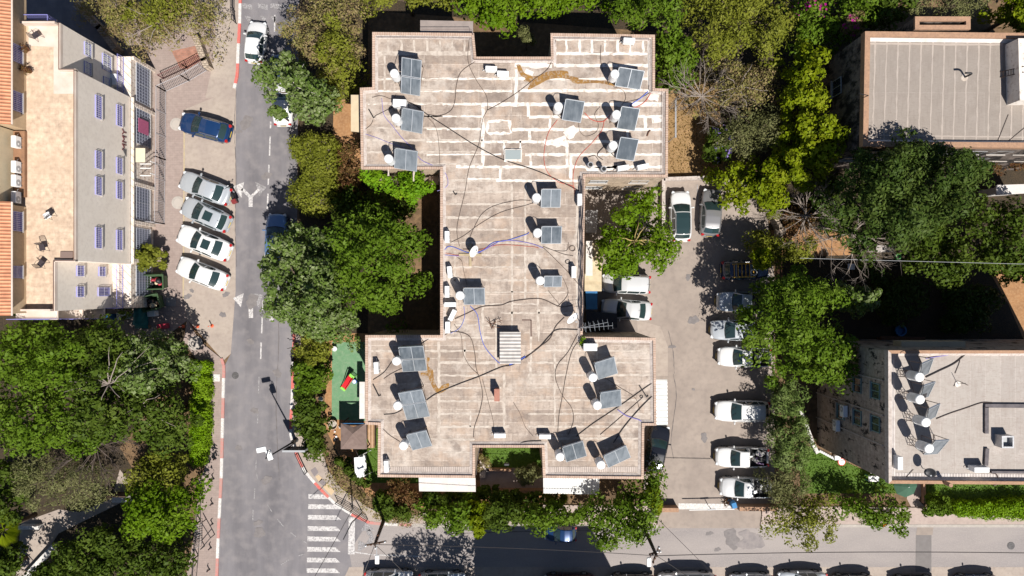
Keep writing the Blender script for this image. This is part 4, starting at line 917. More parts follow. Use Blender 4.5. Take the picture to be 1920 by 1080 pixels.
# windows on the main block's lit south walls
def wall_window(root, x, y, z, w, h, face, frame, glass=M_glass, bars=None, barmat=None, depth=.06, name="window", nb=9, cross=1):
    "face: 'E','W','N','S'; (x, y) on the wall plane, z = middle"
    d = {'E': (1,0), 'W': (-1,0), 'S': (0,-1), 'N': (0,1)}[face]; rz = math.atan2(d[1], d[0])
    def at(u, v, o): 
        return (x + d[0]*o - d[1]*u, y + d[1]*o + d[0]*u, z+v)
    fm = MB(); t = .07
    for s in (-1, 1):
        fm.box(at(s*(w/2-t/2), 0, depth/2), (depth, t, h), rz); fm.box(at(0, s*(h/2-t/2), depth/2), (depth, w-2*t-.002, t), rz)
    fm.box(at(0, 0, depth/2-.006), (depth-.02, t*.7, h-2*t-.002), rz)
    fo = fm.build(name, frame, root)
    MB().box(at(0, 0, .012), (.02, w-2*t-.004, h-2*t-.004), rz).build("pane", glass, fo)
    if bars:
        bm = MB(); o = depth+.05
        for i in range(nb+1):
            u = -w/2+w*i/nb; bm.box(at(u, 0, o), (.02, .022, h), rz)
        for i in range(cross+2): bm.box(at(0, -h/2+h*i/(cross+1), o-.022), (.02, w+.04, .03), rz)
        for su in (-1, 1):
            for sv in (-1, 1): bm.box(at(su*(w/2-.03), sv*(h/2-.03), o/2+.012), (o-.05, .03, .03), rz)
        bm.build("bars", barmat or M_white, fo)
    MB().box(at(0, -h/2-.05, .06), (.16, w+.16, .07), rz).build("sill", M_kerb, fo)
    return fo
M_frame_grey = plain("frame_grey", (.35,.36,.37), .5)
sy = P(1100,332,ZA).y+.07
wx = [P(x,332,ZA).x for x in (1130,1210)]
for x in wx:
    for z in (2.0, 5.1): wall_window(main, x, sy, z, 1.4, 1.1, 'S', M_frame_grey)
for px in (740,):
    for z in (5.4,): wall_window(main, P(px,893,ZA).x, P(709,893,ZA).y+.07, z, 1.6, 1.2, 'S', M_frame_grey)
for px in (1060,1160): wall_window(main, P(px,896,ZA).x, P(px,896,ZA).y+.07, 5.4, 1.6, 1.2, 'S', M_frame_grey)
for px in (925, 985):
    for z in (2.2, 5.0): wall_window(main, P(px,838,ZA).x, P(px,838,ZA).y+.07, z, 1.3, 1.1, 'S', M_frame_grey)
ex = P(1092.5,500,ZA).x-.07
for py in (410, 470, 530, 585):
    for z in (4.6,): wall_window(main, ex, P(1092,py,ZA).y, z, 1.2, 1.1, 'E', M_frame_grey)
ex = P(1206.3,850,ZA).x-.07
for py in (830, 870): wall_window(main, ex, P(1206,py,ZA).y, 4.9, 1.2, 1.1, 'E', M_frame_grey)
ex = P(1229,700,ZA).x-.07
for py in (665,): wall_window(main, ex, P(1229,py,ZA).y, 5.2, 1.4, 1.1, 'E', M_frame_grey)
# roof skylight, corrugated stair head, brick chimney
c = P(962,291,ZA); sk = MB().bbox((c.x, c.y, ZA+.09), (1.32, .86, .16), .03).build("skylight", M_seal, main); MB().bbox((c.x, c.y, ZA+.185), (1.16, .70, .03), .01).build("pane", plain("skylight_glass", (.30,.34,.34), .25), sk)
c0, c1 = P(937,682,ZA+.75), P(976.5,622.5,ZA+.75)
MB().box(((c0.x+c1.x)/2, (c0.y+c1.y)/2, ZA+.33), (c1.x-c0.x-.12, c1.y-c0.y-.12, .66)).build("stair_head", M_cant, main)
MB().box(((c0.x+c1.x)/2, (c0.y+c1.y)/2, ZA+.70), (c1.x-c0.x, c1.y-c0.y, .07), rx=.02).build("stair_roof", stripes("louvred_sheet", (.33,.305,.285), (.52,.485,.45), "Y", .26, .66, .6, .8), main)
c = P(932,739,ZA+.5); ch = MB().box((c.x, c.y, ZA+.5), (.34, .84, 1.0)).build("chimney", brick("red_brick", (.36,.15,.10), (.30,.12,.09), (.30,.22,.19), .22, .08, .01, 'WALL'), main)
MB().box((c.x, c.y, ZA+1.02), (.40,.90,.05)).build("chimney_cap", noisy("brick_cap", (.40,.19,.14), (.33,.15,.11), 4), ch)
# low roof hatch frame, slab patch and grooves
mb = MB(); 
for a, b in [((979,600),(996,600)),((996,600),(996,631)),((885,458),(885,490)),((868,467),(905,467))]: mb = MB(); mb.ribbon(P2([a, b], ZA), .12, ZA+.0145, .01); mb.build("roof_groove", plain("groove", (.16,.11,.09), .9), main)

# --- striped grey roof, upper right
ZC = 9.0
blkC = shell("apartment_block", "apartment block with a plain grey roof ruled with pale stripes, upper right", "building", [(1616,63),(2080,68),(2080,281),(1612,277)], ZC, M_stone_shade, M_roofC, M_brown_cap, .38, .45, cant=noisy("white_cant", (.62,.58,.55), (.5,.46,.43), 2), cantw=.2, group=None)
mb = MB(); sr = random.Random(5)
for i in range(17):
    x = 1641+21.6*i; mb.ribbon(P2([(x, 78), (x-5.5, 272)], ZC), .105, ZC+.006, .03, .4, sr)
mb.ribbon(P2([(1626,82),(1880,84)], ZC), .14, ZC+.0105, .03, .4, sr); mb.ribbon(P2([(1620,253.5),(2050,259)], ZC), .09, ZC+.0105, .02, .4, sr)
mb.build("pale_stripes", noisy('stripe_filler', (.40,.345,.30), (.35,.30,.265), 2), blkC)
# little balcony well on the top edge
bx = ccw([tuple(p)[:2] for p in P2([(1708,36),(1811,36),(1811,60),(1708,60)], ZC)])
mb = MB(); ring(mb, inset(bx,.03), inset(bx, .3), 0, ZC+.3); mb.build("balcony_wall", M_stone_shade, blkC); mb = MB(); ring(mb, bx, inset(bx, .32), ZC+.302, ZC+.5); mb.build("balcony_coping", M_brown_cap, blkC)
MB().sheet([tuple(p) for p in inset(bx, .29)], ZC-.3).build("balcony_floor", M_flat_canopy, blkC)
# raised stair block at the right edge, with ladder
bx = [tuple(p)[:2] for p in P2([(1909,72),(2010,72),(2010,188),(1912,188)], ZC+1.3)]
MB().prism(bx, ZC-.02, ZC+1.3).build("stair_block", M_seal, blkC)
mb = MB(); a0, b0 = P(1876,140,ZC+.05), P(1920,130,ZC+1.4)
for s in (-.2, .2): mb.tube([a0+Vector((0,s,0)), b0+Vector((0,s,0))], .03, 5)
for i in range(1, 9):
    p = a0.lerp(b0, i/9); mb.tube([p+Vector((0,-.2,0)), p+Vector((0,.2,0))], .02, 4)
tag(mb.build("ladder", M_timber), "dark ladder leaning on the white stair block of the striped roof", "ladder")
wxC = P(1614,170,ZC).x+.07
for py, z in ((135,5.2),(228,5.0)): wall_window(blkC, wxC, P(1612,py,ZC).y if py < 200 else P(1612,235,ZC).y, z, 1.3, 1.5, 'W', M_frame_grey)
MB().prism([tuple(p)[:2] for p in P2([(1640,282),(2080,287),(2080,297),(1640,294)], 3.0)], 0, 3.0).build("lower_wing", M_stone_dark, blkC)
# vent pipe on it
c = P(1808,145,ZC); t = thing("vent_pipe", (c.x, c.y, ZC), "dark bent vent pipe standing in the middle of the grey striped roof", "pipe")
MB().tube(smooth_path([(c.x, c.y, ZC), (c.x, c.y, ZC+.7), (c.x-.15, c.y+.02, ZC+.9), (c.x-.5, c.y+.05, ZC+.85)], 4), .07, 8).build("bent_tube", M_dark, t, smooth=True)
MB().lathe((c.x, c.y, ZC), [(.28,0),(.25,.03),(.12,.06)], 14).build("flange", M_seal2, t)
# rod on the parapet
c = P(1616,184,ZC+.5); t = thing("mast", (c.x, c.y, ZC), "thin bent rod on the left parapet of the striped roof", "mast")
MB().tube([c, P(1628,179,ZC+1.4), P(1612,176,ZC+1.2)], .03, 5).build("rod", M_dark, t)
# --- screed roof, lower right
ZD = 10.9
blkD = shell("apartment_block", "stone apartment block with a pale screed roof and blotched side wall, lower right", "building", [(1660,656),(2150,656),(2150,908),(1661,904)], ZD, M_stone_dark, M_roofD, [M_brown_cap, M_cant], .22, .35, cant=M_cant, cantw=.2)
mb = MB(); mb.ribbon(P2([(1672,892),(2100,897)], ZD), .42, ZD+.012, 0); mb.ribbon(P2([(1671,665),(1673,890)], ZD), .40, ZD+.014, 0)
mb.build("gutter_strip", stripes("grey_gutter_tiles", (.40,.36,.34), (.54,.49,.46), 'X', .2, .6, .8), blkD)
wxD = P(1660,700,ZD).x+.07
def zd(px): return CAM_H - wxD*CAM_H*PPM/((px-960)*PPM*1.0)/1.0 if False else CAM_H*(1-(wxD*PPM)/((px-960)))
M_teal = plain("teal_frame", (.13,.24,.25), .5)
for px, py in ((1608,722),(1642,733),(1608,783),(1642,795),(1577,772)):
    z = zd(px); wall_window(blkD, wxD, P(px,py,z).y, z, 1.15, 1.15, 'W', M_teal)
mb = MB(); 
for py in (700, 760, 812): 
    y = P(1620,py,6.5).y; mb.tube([(wxD-.09, y, .1), (wxD-.09, y, ZD-.3)], .05, 6)
mb.build("downpipe", M_cant, blkD)
mb = MB()   # dark angled tracks on the roof
for a, b, w in [((1844,760),(2100,762),7),((1847,762),(1847,812),7),((1848,840),(1846,872),7),((1856,884),(2100,886),4)]:
    p, q = P(*a, ZD), P(*b, ZD); d = q-p; mb.box(((p.x+q.x)/2, (p.y+q.y)/2, ZD+.1), (d.length, w/27, .16), math.atan2(d.y, d.x))
mb.build("roof_channel", noisy("channel_dark", (.14,.125,.13), (.09,.08,.085), 3), blkD)
c = P(1881,826,ZD+.3); rv = MB(); ring(rv, [(c.x-.42,c.y-.42),(c.x+.42,c.y-.42),(c.x+.42,c.y+.42),(c.x-.42,c.y+.42)], [(c.x-.32,c.y-.32),(c.x+.32,c.y-.32),(c.x+.32,c.y+.32),(c.x-.32,c.y+.32)], ZD, ZD+.75)
rvo = rv.build("roof_vent", M_galv, blkD); MB().box((c.x, c.y, ZD+.35), (.64,.64,.04)).build("grille", M_frame_grey, rvo)
for i in range(8):
    for z in (2.4, 5.6, 8.8): wall_window(blkD, P(1690+52*i,908,ZD).x, P(1661,905.5,ZD).y+.07, z, 1.3, 1.2, 'S', M_frame_grey)
for i in range(8):
    for z in (4.6, 7.2): wall_window(blkC, P(1650+52*i,280,ZC).x, P(1650,278.2,ZC).y+.07, z, 1.3, 1.1, 'S', M_frame_grey)
mb = MB(); bx = P2([(1690,640),(1810,640),(1810,655),(1690,655)], 7.5)
mb.prism([tuple(p)[:2] for p in bx], 6.4, 7.5, True); mb.build("balcony", M_cream, blkD)
c = P(1783,910,ZD); MB().lathe((P(1783,910,ZD+1).x, P(1783,910,ZD+1).y, 0), [(.14,0),(.14,ZD+1)], 12).build("flue", M_brown_cap, blkD, smooth=False)
# ------------------------------------------------------------------ cream building on the left
M_plaster = noisy("grey_white_plaster", (.86,.77,.67), (.80,.71,.61), .7, c3=(.62,.53,.45), scale3=4, amt3=.35, stretch=(1,1,.5))
M_terr = brick("terrace_tiles", (.56,.43,.315), (.53,.405,.30), (.48,.37,.275), .42, .42, .012, 'XY', bump=.1, stain=(.49,.36,.255), stain_scale=.45, slo=.45, shi=.8)
M_terrpale = noisy("pale_waterproofing", (.66,.57,.50), (.56,.45,.37), .8)
M_peach = noisy("peach_plaster", (.52,.39,.25), (.45,.33,.21), 1.2, c3=(.36,.26,.17), scale3=4, amt3=.5)
M_redtile = stripes("red_roof_tiles", (.44,.17,.085), (.60,.28,.155), 'Y', .24, .6, .8, .8)
M_lilac = plain("blue_lilac_bars", (.24,.235,.55), .5)
M_stoneW = brick("rough_stone_blocks", (.80,.70,.61), (.70,.60,.51), (.45,.37,.31), .62, .3, .03, 'WALL', bump=1.0)
ZL = 10.2
M_bluepane = plain('blue_pane', (.10,.09,.34), .3); M_barpale = plain('pale_bars', (.62,.60,.72), .5)
XE, XN, XS, XU = -30.82, -31.92, -32.3, -34.5
def yl(py, z): return (540-py)*(CAM_H-z)/CAM_H/PPM
YT, Y1, Y2, YB = yl(46,ZL), yl(133,ZL), yl(489,ZL), yl(583,ZL)
lb = thing("house", (-36, (YT+YB)/2, 0), "cream building with a tiled terrace, blue window bars and red roof edges at the left", "building")
MB().prism([(-44,YT),(XE,YT),(XE,YB),(-44,YB)], -.2, 3.5).build("ground_floor", M_stoneW, lb)
MB().prism([(-44,YT),(XN,YT),(XN,Y1-.002),(-44,Y1-.002)], 3.502, ZL).build("wall", M_plaster, lb)
MB().prism([(-44,Y1),(XE-.03,Y1),(XE-.03,Y2),(-44,Y2)], 3.502, ZL).build("wall", M_plaster, lb)
MB().prism([(-44,Y2-.002),(XS,Y2-.002),(XS,YB),(-44,YB)], 3.502, ZL).build("wall", M_plaster, lb)
MB().sheet([(-36,YT-.1),(XN-.1,YT-.1),(XN-.1,Y1-.1),(XE-.13,Y1-.1),(XE-.13,Y2+.1),(XS-.1,Y2+.1),(XS-.1,YB+.1),(-36,YB+.1)], ZL+.006).build("terrace_floor", M_terr, lb)
mb = MB(); mb.sheet(P2([(54,46),(116,46),(116,133),(143,133),(143,176),(101,176),(101,88),(54,86)], ZL), ZL+.012); mb.build("pale_patch", M_terrpale, lb)
mb = MB(); pth = [(XN,YT),(XN,Y1),(XE-.03,Y1),(XE-.03,Y2),(XS,Y2),(XS,YB)]
for a, b in zip(pth[:-1], pth[1:]):
    c = ((a[0]+b[0])/2-.06, (a[1]+b[1])/2); mb.box((c[0], c[1], ZL+.14), (max(.14, abs(a[0]-b[0])+.14), max(.14, abs(a[1]-b[1])-.002), .28))
mb.box((-34, YB+.07, ZL+.3), (3.2, .14, .6)); mb.box((-34.2, YT-.07, ZL+.3), (4.2, .14, .6))
mb.build("parapet", M_terrpale, lb)
mb = MB(); 
for a, b in zip(pth[:-1], pth[1:]): mb.tube([(a[0]-.06,a[1],ZL+.34), (b[0]-.06,b[1],ZL+.34)], .028, 6)
mb.build("edge_rail", plain("rail_red_brown", (.20,.12,.09), .6), lb)
# upper storey with red tiled eaves and a recessed service ledge
ZU = 12.5
for ya, yb in ((yl(-30,ZU), yl(232,ZU)), (yl(378,ZU), yl(592,ZU))):
    MB().prism([(-44,ya-.1),(XU,ya-.1),(XU,yb+.1),(-44,yb+.1)], ZL+.002, ZU-.05).build("upper_wall", M_peach, lb)
    m = MB(); m.add([(XU+.5,ya,ZU-.1),(XU+.5,yb,ZU-.1),(-44,yb,ZU+3.4),(-44,ya,ZU+3.4),(XU+.5,ya,ZU-.24),(XU+.5,yb,ZU-.24),(-44,yb,ZU+3.2),(-44,ya,ZU+3.2)], [(0,3,2,1),(0,1,5,4),(1,2,6,5),(3,0,4,7)])
    m.build("tile_roof", M_redtile, lb)
    MB().tube([(XU+.54,ya,ZU-.16),(XU+.54,yb,ZU-.16)], .06, 6).build("gutter", M_terrpale, lb)
MB().prism([(-44,yl(232,ZU)),(XU-.75,yl(232,ZU)),(XU-.75,yl(378,ZU)),(-44,yl(378,ZU))], ZL+.002, ZU+.3).build("upper_wall", M_cream, lb)
MB().box((XU-.33, yl(305,11), ZL+.14), (.8, yl(245,11)-yl(370,11), .28)).build("service_ledge", noisy("brown_ledge", (.30,.16,.09), (.22,.12,.07), 2), lb)
mb = MB()
for px, py, ln in ((30,100,32),(32,190,36),(28,415,36),(26,510,22)):
    z = 11.25; wall_window(lb, XU, yl(py,z), z, ln*(CAM_H-z)/CAM_H/PPM, 1.1, 'E', M_lilac, M_bluepane, bars=True, barmat=M_barpale, nb=10)
M_curtain = plain('pale_shutter', (.55,.55,.60), .5)
# main facade windows
for py, ln in ((201,48),(300,37),(349,38),(446,44)):
    z = 7.85; wall_window(lb, XE-.03, yl(py,z), z, ln*.76/PPM, .72, 'E', M_lilac, M_bluepane, bars=True, barmat=M_barpale, nb=11)
for py, ln in ((217,44),(311,34),(357,36),(450,42)):
    z = 5.15; wall_window(lb, XE-.03, yl(py,z), z, ln*.80/PPM, .72, 'E', M_lilac, M_bluepane, bars=True, barmat=M_barpale, nb=10)
for py, z, ln, h in ((508,7.7,19,.8),(547,7.7,19,.8),(509,5.0,18,.8),(547,4.75,17,1.5)):
    wall_window(lb, XS, yl(py,z), z, ln*.88/PPM, h, 'E', M_lilac, M_bluepane, bars=True, barmat=M_barpale, nb=6)
for py, z, ln, h in ((93,7.4,24,.8),(128,7.4,22,.8),(118,5.0,30,1.1),(154,5.0,18,.8)):
    wall_window(lb, XN, yl(py,z), z, ln*.88/PPM, h, 'E', M_lilac, M_curtain, bars=True, barmat=M_white, nb=7)
# arcade lattice windows on the stone ground floor
M_steel_bar = plain("grey_blue_bars", (.36,.38,.46), .5)
for py, ln, bm in ((160,70,M_steel_bar),(238,70,M_steel_bar),(381,64,M_steel_bar),(452,46,M_steel_bar),(527,56,M_steel_bar)):
    z = 1.75; wall_window(lb, XE, yl(py,z), z, ln*.97/PPM, 2.1, 'E', M_frame_grey, plain('arcade_glass', (.15,.17,.23), .3), bars=True, barmat=bm, nb=12, cross=4)
m = MB(); z = 2.0
m.box((XE+.22, yl(238,z), z), (.03, 1.15, 1.5)); m.build("pink_panel", plain("pink_lattice", (.42,.10,.20), .6), lb)
mb = MB(); mb.box((XE+.09, (Y1+Y2)/2, 3.44), (.26, Y1-Y2, .12)); mb.build("ledge", M_stoneW, lb)
for py in (121, 205, 349, 420, 490):
    z = 1.75; MB().box((XE+.10, yl(py,z), 1.7), (.2, .28, 3.36)).build("pilaster", M_stoneW, lb)
# balcony rails over the ground floor
def rail(mb, a, b, z0, h, sp=.14, r=.014):
    a, b = Vector(a), Vector(b); n = max(2, int((b-a).length/sp))
    for zz in (z0+h, z0+.1): mb.tube([(a.x,a.y,zz),(b.x,b.y,zz)], r*1.8, 5)
    for i in range(n+1):
        p = a.lerp(b, i/n); mb.tube([(p.x,p.y,z0),(p.x,p.y,z0+h)], r, 4, False)
mb = MB(); rail(mb, (XE-.6,Y2-.1), (XE-.6,YB), 3.5, .95); rail(mb, (XE-.6,YB+.02), (XS,YB+.02), 3.5, .95); mb.build("balcony_rail", M_lilac, lb)
mb = MB(); rail(mb, (XE-.55,YT-.1), (XE-.55,Y1), 3.5, .95); mb.build("balcony_rail", M_lilac, lb)
MB().bbox((XE-.95, yl(150,4.2), 4.0), (.6,.9,.9), .04).build("store_cabinet", M_white, lb)
# south balconies and the north balcony rail
for px0, px1, z in ((30,108,8.6),(108,155,6.4),(155,196,4.6)):
    a, b = P(px0,588,z), P(px1,588,z); yb = P(px0,590,z).y-.35; m = MB()
    m.box(((a.x+b.x)/2, (YB+yb)/2-.02, z-.06), (b.x-a.x, YB-yb, .12)); bo = m.build("balcony", M_terrpale, lb)
    m = MB(); rail(m, (a.x,yb+.05), (b.x,yb+.05), z, .95); m.build("rail", M_lilac, bo)
m = MB(); a, b = P(45,40,10.0), P(98,40,10.0); m.box(((a.x+b.x)/2, YT+.3, 9.5), (b.x-a.x, .62, .1)); bo = m.build("balcony", M_terrpale, lb)
m = MB(); rail(m, (a.x,YT+.58), (b.x,YT+.58), 9.55, .95); rail(m, (b.x,YT+.02), (b.x,YT+.58), 9.55, .95); m.build("rail", M_lilac, bo)
# wall lettering and its little mark
fc = bpy.data.curves.new("lettering", 'FONT'); fc.body = "MMY"; fc.size = .82; fc.extrude = .02; fc.align_x = 'CENTER'
tmp = bpy.data.objects.new("lettering_curve", fc); COL.objects.link(tmp)
me = bpy.data.meshes.new_from_object(tmp); bpy.data.objects.remove(tmp)
z = 4.15; Mx = Matrix(((0,0,1,0),(1,0,0,0),(0,1,0,0),(0,0,0,1)))   # text x -> +Y, text y -> +Z
o = bpy.data.objects.new("lettering", me); me.transform(Mx); me.materials.append(plain("dark_red_letters", (.13,.025,.03), .5)); COL.objects.link(o); o.parent = lb
o.location = Vector((XE-.005, yl(263,z+.3), z)) - lb.location
m = MB(); yy = yl(286,z+.3); m.add([(XE-.01,yy-.3,z+.02),(XE-.01,yy+.28,z+.02),(XE-.01,yy+.28,z+.58),(XE-.01,yy-.02,z+.3),(XE+.02,yy-.3,z+.02),(XE+.02,yy+.28,z+.02),(XE+.02,yy+.28,z+.58),(XE+.02,yy-.02,z+.3)], [(4,5,6,7),(0,1,5,4),(1,2,6,5),(2,3,7,6),(3,0,4,7)])
m.build("logo_mark", plain("dark_grey_mark", (.08,.08,.09), .5), lb)
# entrance canopy
m = MB(); z = 2.9; a = P(258,300,z); m.box((XE+.42, yl(291,z), z), (.8, 1.15, .07), ry=.12); m.build("entrance_canopy", noisy("cream_canopy", (.62,.56,.42), (.55,.50,.38), 3), lb)
m = MB()
for py in (308, 316, 330): m.box((XE+.55, yl(py,2.2), 2.3), (.9, .06, .06)); 
for py in (308, 330): m.box((XE+.95, yl(py,1), 1.15), (.06,.06,2.3))
m.build("entrance_frame", M_white, lb)
# air conditioners on the ledge
def ac_unit(loc, label, rz=0.0, size=(.33,.82,.56), fan='E', group="air conditioner boxes", on=0.0):
    t = thing("air_conditioner", loc, label, "air conditioner", group, rz)
    d, w, h = size
    o = MB().bbox((0, 0, h/2+.06), (d, w, h), .025).build("casing", M_white, None); o.parent = t
    m = MB(); 
    for s in (-1, 1): m.box((0, s*w*.36, .03), (d+.06, .05, .06))
    o = m.build("feet", M_dark, None); o.parent = t
    m = MB(); r = h*.40; cy = -w*.16; segs = 20
    m.lathe((d/2, cy, h/2+.06), [(r,0),(r,.012),(r*.96,.014)], segs, Matrix.Rotation(math.pi/2, 4, 'Y'))
    o = m.build("fan_grille", M_frame_grey, None); o.parent = t
    m = MB(); m.lathe((d/2+.016, cy, h/2+.06), [(r*.3,0),(r*.3,.01),(r*.2,.012)], 12, Matrix.Rotation(math.pi/2, 4, 'Y')); 
    o2 = m.build("fan_hub", M_white, None); o2.parent = o
    m = MB(); m.tube([(-.02, w/2, h*.35), (-.02, w/2+.14, h*.3), (-.05, w/2+.22, .04)], .022, 5); o = m.build("pipe", M_white, None); o.parent = t
    return t
for px, py, lab in ((22,266,"uppermost air conditioner on the cream building's brown service ledge"),(24,313,"boxy air conditioner, second from the top on the brown service ledge"),(24,339,"air conditioner in the lower middle of the brown service ledge"),(24,370,"lowest air conditioner on the brown service ledge by the red tiles")):
    z = 10.9; ac_unit((XU-.28, yl(py,z), ZL+.29), lab, 0)
# terrace furniture
M_chair = plain("dark_metal_chair", (.05,.04,.045), .5)
def chair_proto():
    t = thing("chair", (0,0,0), "", "chair", "chairs on the tiled terrace")
    def pt(name, mb, m=M_chair): o = mb.build(name, m); o.parent = t
    pt("seat", MB().bbox((0,0,.44), (.44,.42,.04), .02))
    b = MB()
    for i in range(6): b.box((-.23-.02*0, -.18+i*.072, .68), (.02,.025,.42), ry=-.15)
    b.tube([(-.28,-.21,.90), (-.29,0,.93), (-.28,.21,.90)], .018, 6); b.tube([(-.22,-.21,.46), (-.28,-.21,.90)], .015, 5); b.tube([(-.22,.21,.46), (-.28,.21,.90)], .015, 5); pt("backrest", b)
    for sx in (-1, 1):
        for sy in (-1, 1): pt("leg", MB().tube([(sx*.2, sy*.18, .43), (sx*.27, sy*.22, 0)], .016, 5))
    for sy in (-1, 1): pt("armrest", MB().tube([(-.25, sy*.22, .68), (0, sy*.24, .66), (.18, sy*.22, .44)], .014, 5))
    return t
ch = chair_proto(); first = True
for px, py, rz, lab in ((68,66,.6,"dark metal chair at the top end of the terrace"),(92,402,2.2,"dark chair with a white cloth on the middle of the terrace"),(80,464,-1.4,"dark metal chair above another chair on the lower terrace"),(78,494,.9,"dark metal chair nearest the terrace's lower end")):
    o = ch if first else copy_tree(ch); first = False
    p = P(px, py, ZL+.4); o.location = (p.x, p.y, ZL+.01); o.rotation_euler = (0,0,rz); o["label"] = lab
p = P(90,404,ZL+.5); o = MB().bbox((p.x-.05, p.y, ZL+.52), (.5,.42,.10), .05, .5).build("cloth", M_white); tag(o, "white folded cloth lying on the middle terrace chair", "cloth")
for px, py, lab in ((45,90,"dry brown potted plant by the upper terrace wall"),(50,131,"dark potted plant by the terrace wall under the red eave")):
    p = P(px, py, ZL+.4); rgk = np.random.default_rng(int(px)); t = thing("potted_plant", (p.x,p.y,ZL), lab, "potted plant")
    MB().lathe((p.x,p.y,ZL+.01), [(.14,0),(.2,.32),(.21,.36),(.17,.36),(.16,.30)], 14).build("pot", plain("terracotta", (.30,.13,.07), .85), t)
    leaf_obj("foliage", np.array([[p.x,p.y,ZL+.6],[p.x-.3,p.y+.1,ZL+.6],[p.x+.2,p.y-.2,ZL+.55]]), np.array([.3,.28,.25]), 60, .16, .4, .9, LF['brown'], t, rgk)
p = P(127,177.5,ZL); p = P(126,478,ZL); tag(MB().bbox((p.x,p.y,ZL+.05), (.9,.5,.06), .02).build("floor_mat", plain("brown_mat", (.20,.14,.12), .9)), "brown door mat at the terrace's lower inner corner", "mat")

# fence along the ramp
def bar_fence(path, h, label, mat, sp=.14, name="railing", z0=0.0, cat="fence", r=.022, group=None):
    w = P2(path); t = thing(name, (w[0].x, w[0].y, 0), label, cat, group); top = MB(); bars = MB(); posts = MB()
    for a, b in zip(w[:-1], w[1:]):
        n = max(1, int((b-a).length/sp))
        for zz in (z0+h, z0+.12): top.tube([(a.x,a.y,zz),(b.x,b.y,zz)], .03, 6)
        for i in range(1, n):
            p = a.lerp(b, i/n); bars.tube([(p.x,p.y,z0+.1),(p.x,p.y,z0+h)], r, 4, False)
        k = max(1, round((b-a).length/2.0))
        for i in range(k+1):
            p = a.lerp(b, i/k); MB().box((p.x,p.y,z0+h/2), (.07,.07,h+.06)).build('post', mat, t)
    top.build("rails", mat, t); bars.build("bars", mat, t); return t
M_fence = plain("grey_fence_paint", (.42,.40,.41), .5, .2)
M_fence2 = plain("dark_red_fence", (.12,.04,.04), .6)
bar_fence([(388,133),(356,152),(312,172),(311,300),(309,420),(274,418)], 1.7, "long grey barred railing that bends round the ramp in front of the cream building", M_fence)
bar_fence([(381,112),(352,128),(308,148)], 1.1, "short dark red barred railing on the brown paved corner", M_fence2)
# stone retaining wall at the corner
def wall_line(path, h, th, mat, label, name="stone_wall"):
    w = P2(path); t = MB()
    for a, b in zip(w[:-1], w[1:]):
        d = b-a; c = (a+b)/2; t.box((c.x,c.y,h/2), (d.length+th*.5, th, h), math.atan2(d.y,d.x))
    o = t.build(name, mat); return tag(o, label, "wall")
M_rub = brick("rubble", (.45,.37,.29), (.36,.29,.23), (.22,.17,.13), .3, .2, .02, 'XY', bump=1)
wall_line([(376,78),(391,118),(396,130)], 1.0, .5, M_rub, "short rubble stone wall edging the top left scrub")
wall_line([(158,20),(200,60),(228,98)], 1.2, .5, M_rub, "rubble stone wall beside the dark alley at the top left")
wall_line([(1243,338),(1330,335),(1356,342)], .7, .3, M_cant, "pale low wall between the dry yard and the car park")
wall_line([(1241,338),(1241,430)], .7, .28, M_cant, "pale low wall along the left side of the two nose-up parked cars")
wall_line([(1452,475),(1455,430),(1436,395)], 1.2, .3, M_rub, "low stone wall at the car park's right edge by the brushwood")
wall_line([(1236,950),(1266,950)], .9, .35, M_brown_cap, "short brown gate wall left of the car park entrance")
wall_line([(1382,948),(1450,948)], .9, .35, M_brown_cap, "brown gate wall right of the car park entrance")
wall_line([(55,1078),(108,1020)], .7, .35, M_kw, "low pale diagonal wall beside the park path at the bottom left")
wall_line([(45,985),(80,985)], .6, .3, M_kw, "low pale wall end beside the fan palm")
wall_line([(1498,770),(1520,830),(1528,846)], .5, .3, M_kw, "pale slanting edging wall by the blotched block's lawn")
wall_line([(1728,906),(1729,940)], .4, .2, M_brown_cap, "narrow brown edging along the garden walk")
# ------------------------------------------------------------------ roof equipment
def panel_mat():
    m, nt, b = new_mat("collector_glass"); N, L = nt.nodes, nt.links
    tc = N.new("ShaderNodeTexCoord"); n = N.new("ShaderNodeTexNoise"); n.inputs["Scale"].default_value = 1.4; n.inputs["Detail"].default_value = 6
    mp = N.new("ShaderNodeMapping"); mp.inputs["Scale"].default_value = (2.2,.8,1); L.new(tc.outputs["Object"], mp.inputs[0]); L.new(mp.outputs[0], n.inputs["Vector"])
    r = N.new("ShaderNodeValToRGB"); r.color_ramp.elements[0].position = .3; r.color_ramp.elements[1].position = .7
    r.color_ramp.elements[0].color = (.075,.09,.105,1); r.color_ramp.elements[1].color = (.17,.19,.21,1)
    oi = N.new("ShaderNodeObjectInfo"); ad = N.new("ShaderNodeMath"); ad.operation = 'MULTIPLY_ADD'; ad.inputs[1].default_value = .35; ad.inputs[2].default_value = -.17; L.new(oi.outputs["Random"], ad.inputs[0])
    a2 = N.new("ShaderNodeMath"); L.new(ad.outputs[0], a2.inputs[0]); L.new(n.outputs["Fac"], a2.inputs[1]); L.new(a2.outputs[0], r.inputs[0]); L.new(r.outputs[0], b.inputs["Base Color"]); b.inputs["Roughness"].default_value = .28; b.inputs["Specular IOR Level"].default_value = .5
    return m
M_coll = panel_mat()
M_alu = plain("aluminium_frame", (.52,.54,.56), .4, .6)
M_tank = noisy("tank_enamel", (.78,.78,.77), (.70,.70,.69), 2, c3=(.55,.53,.50), scale3=4, amt3=.4, rough=.4)
M_rod = plain("stand_steel", (.20,.15,.12), .6, .4)
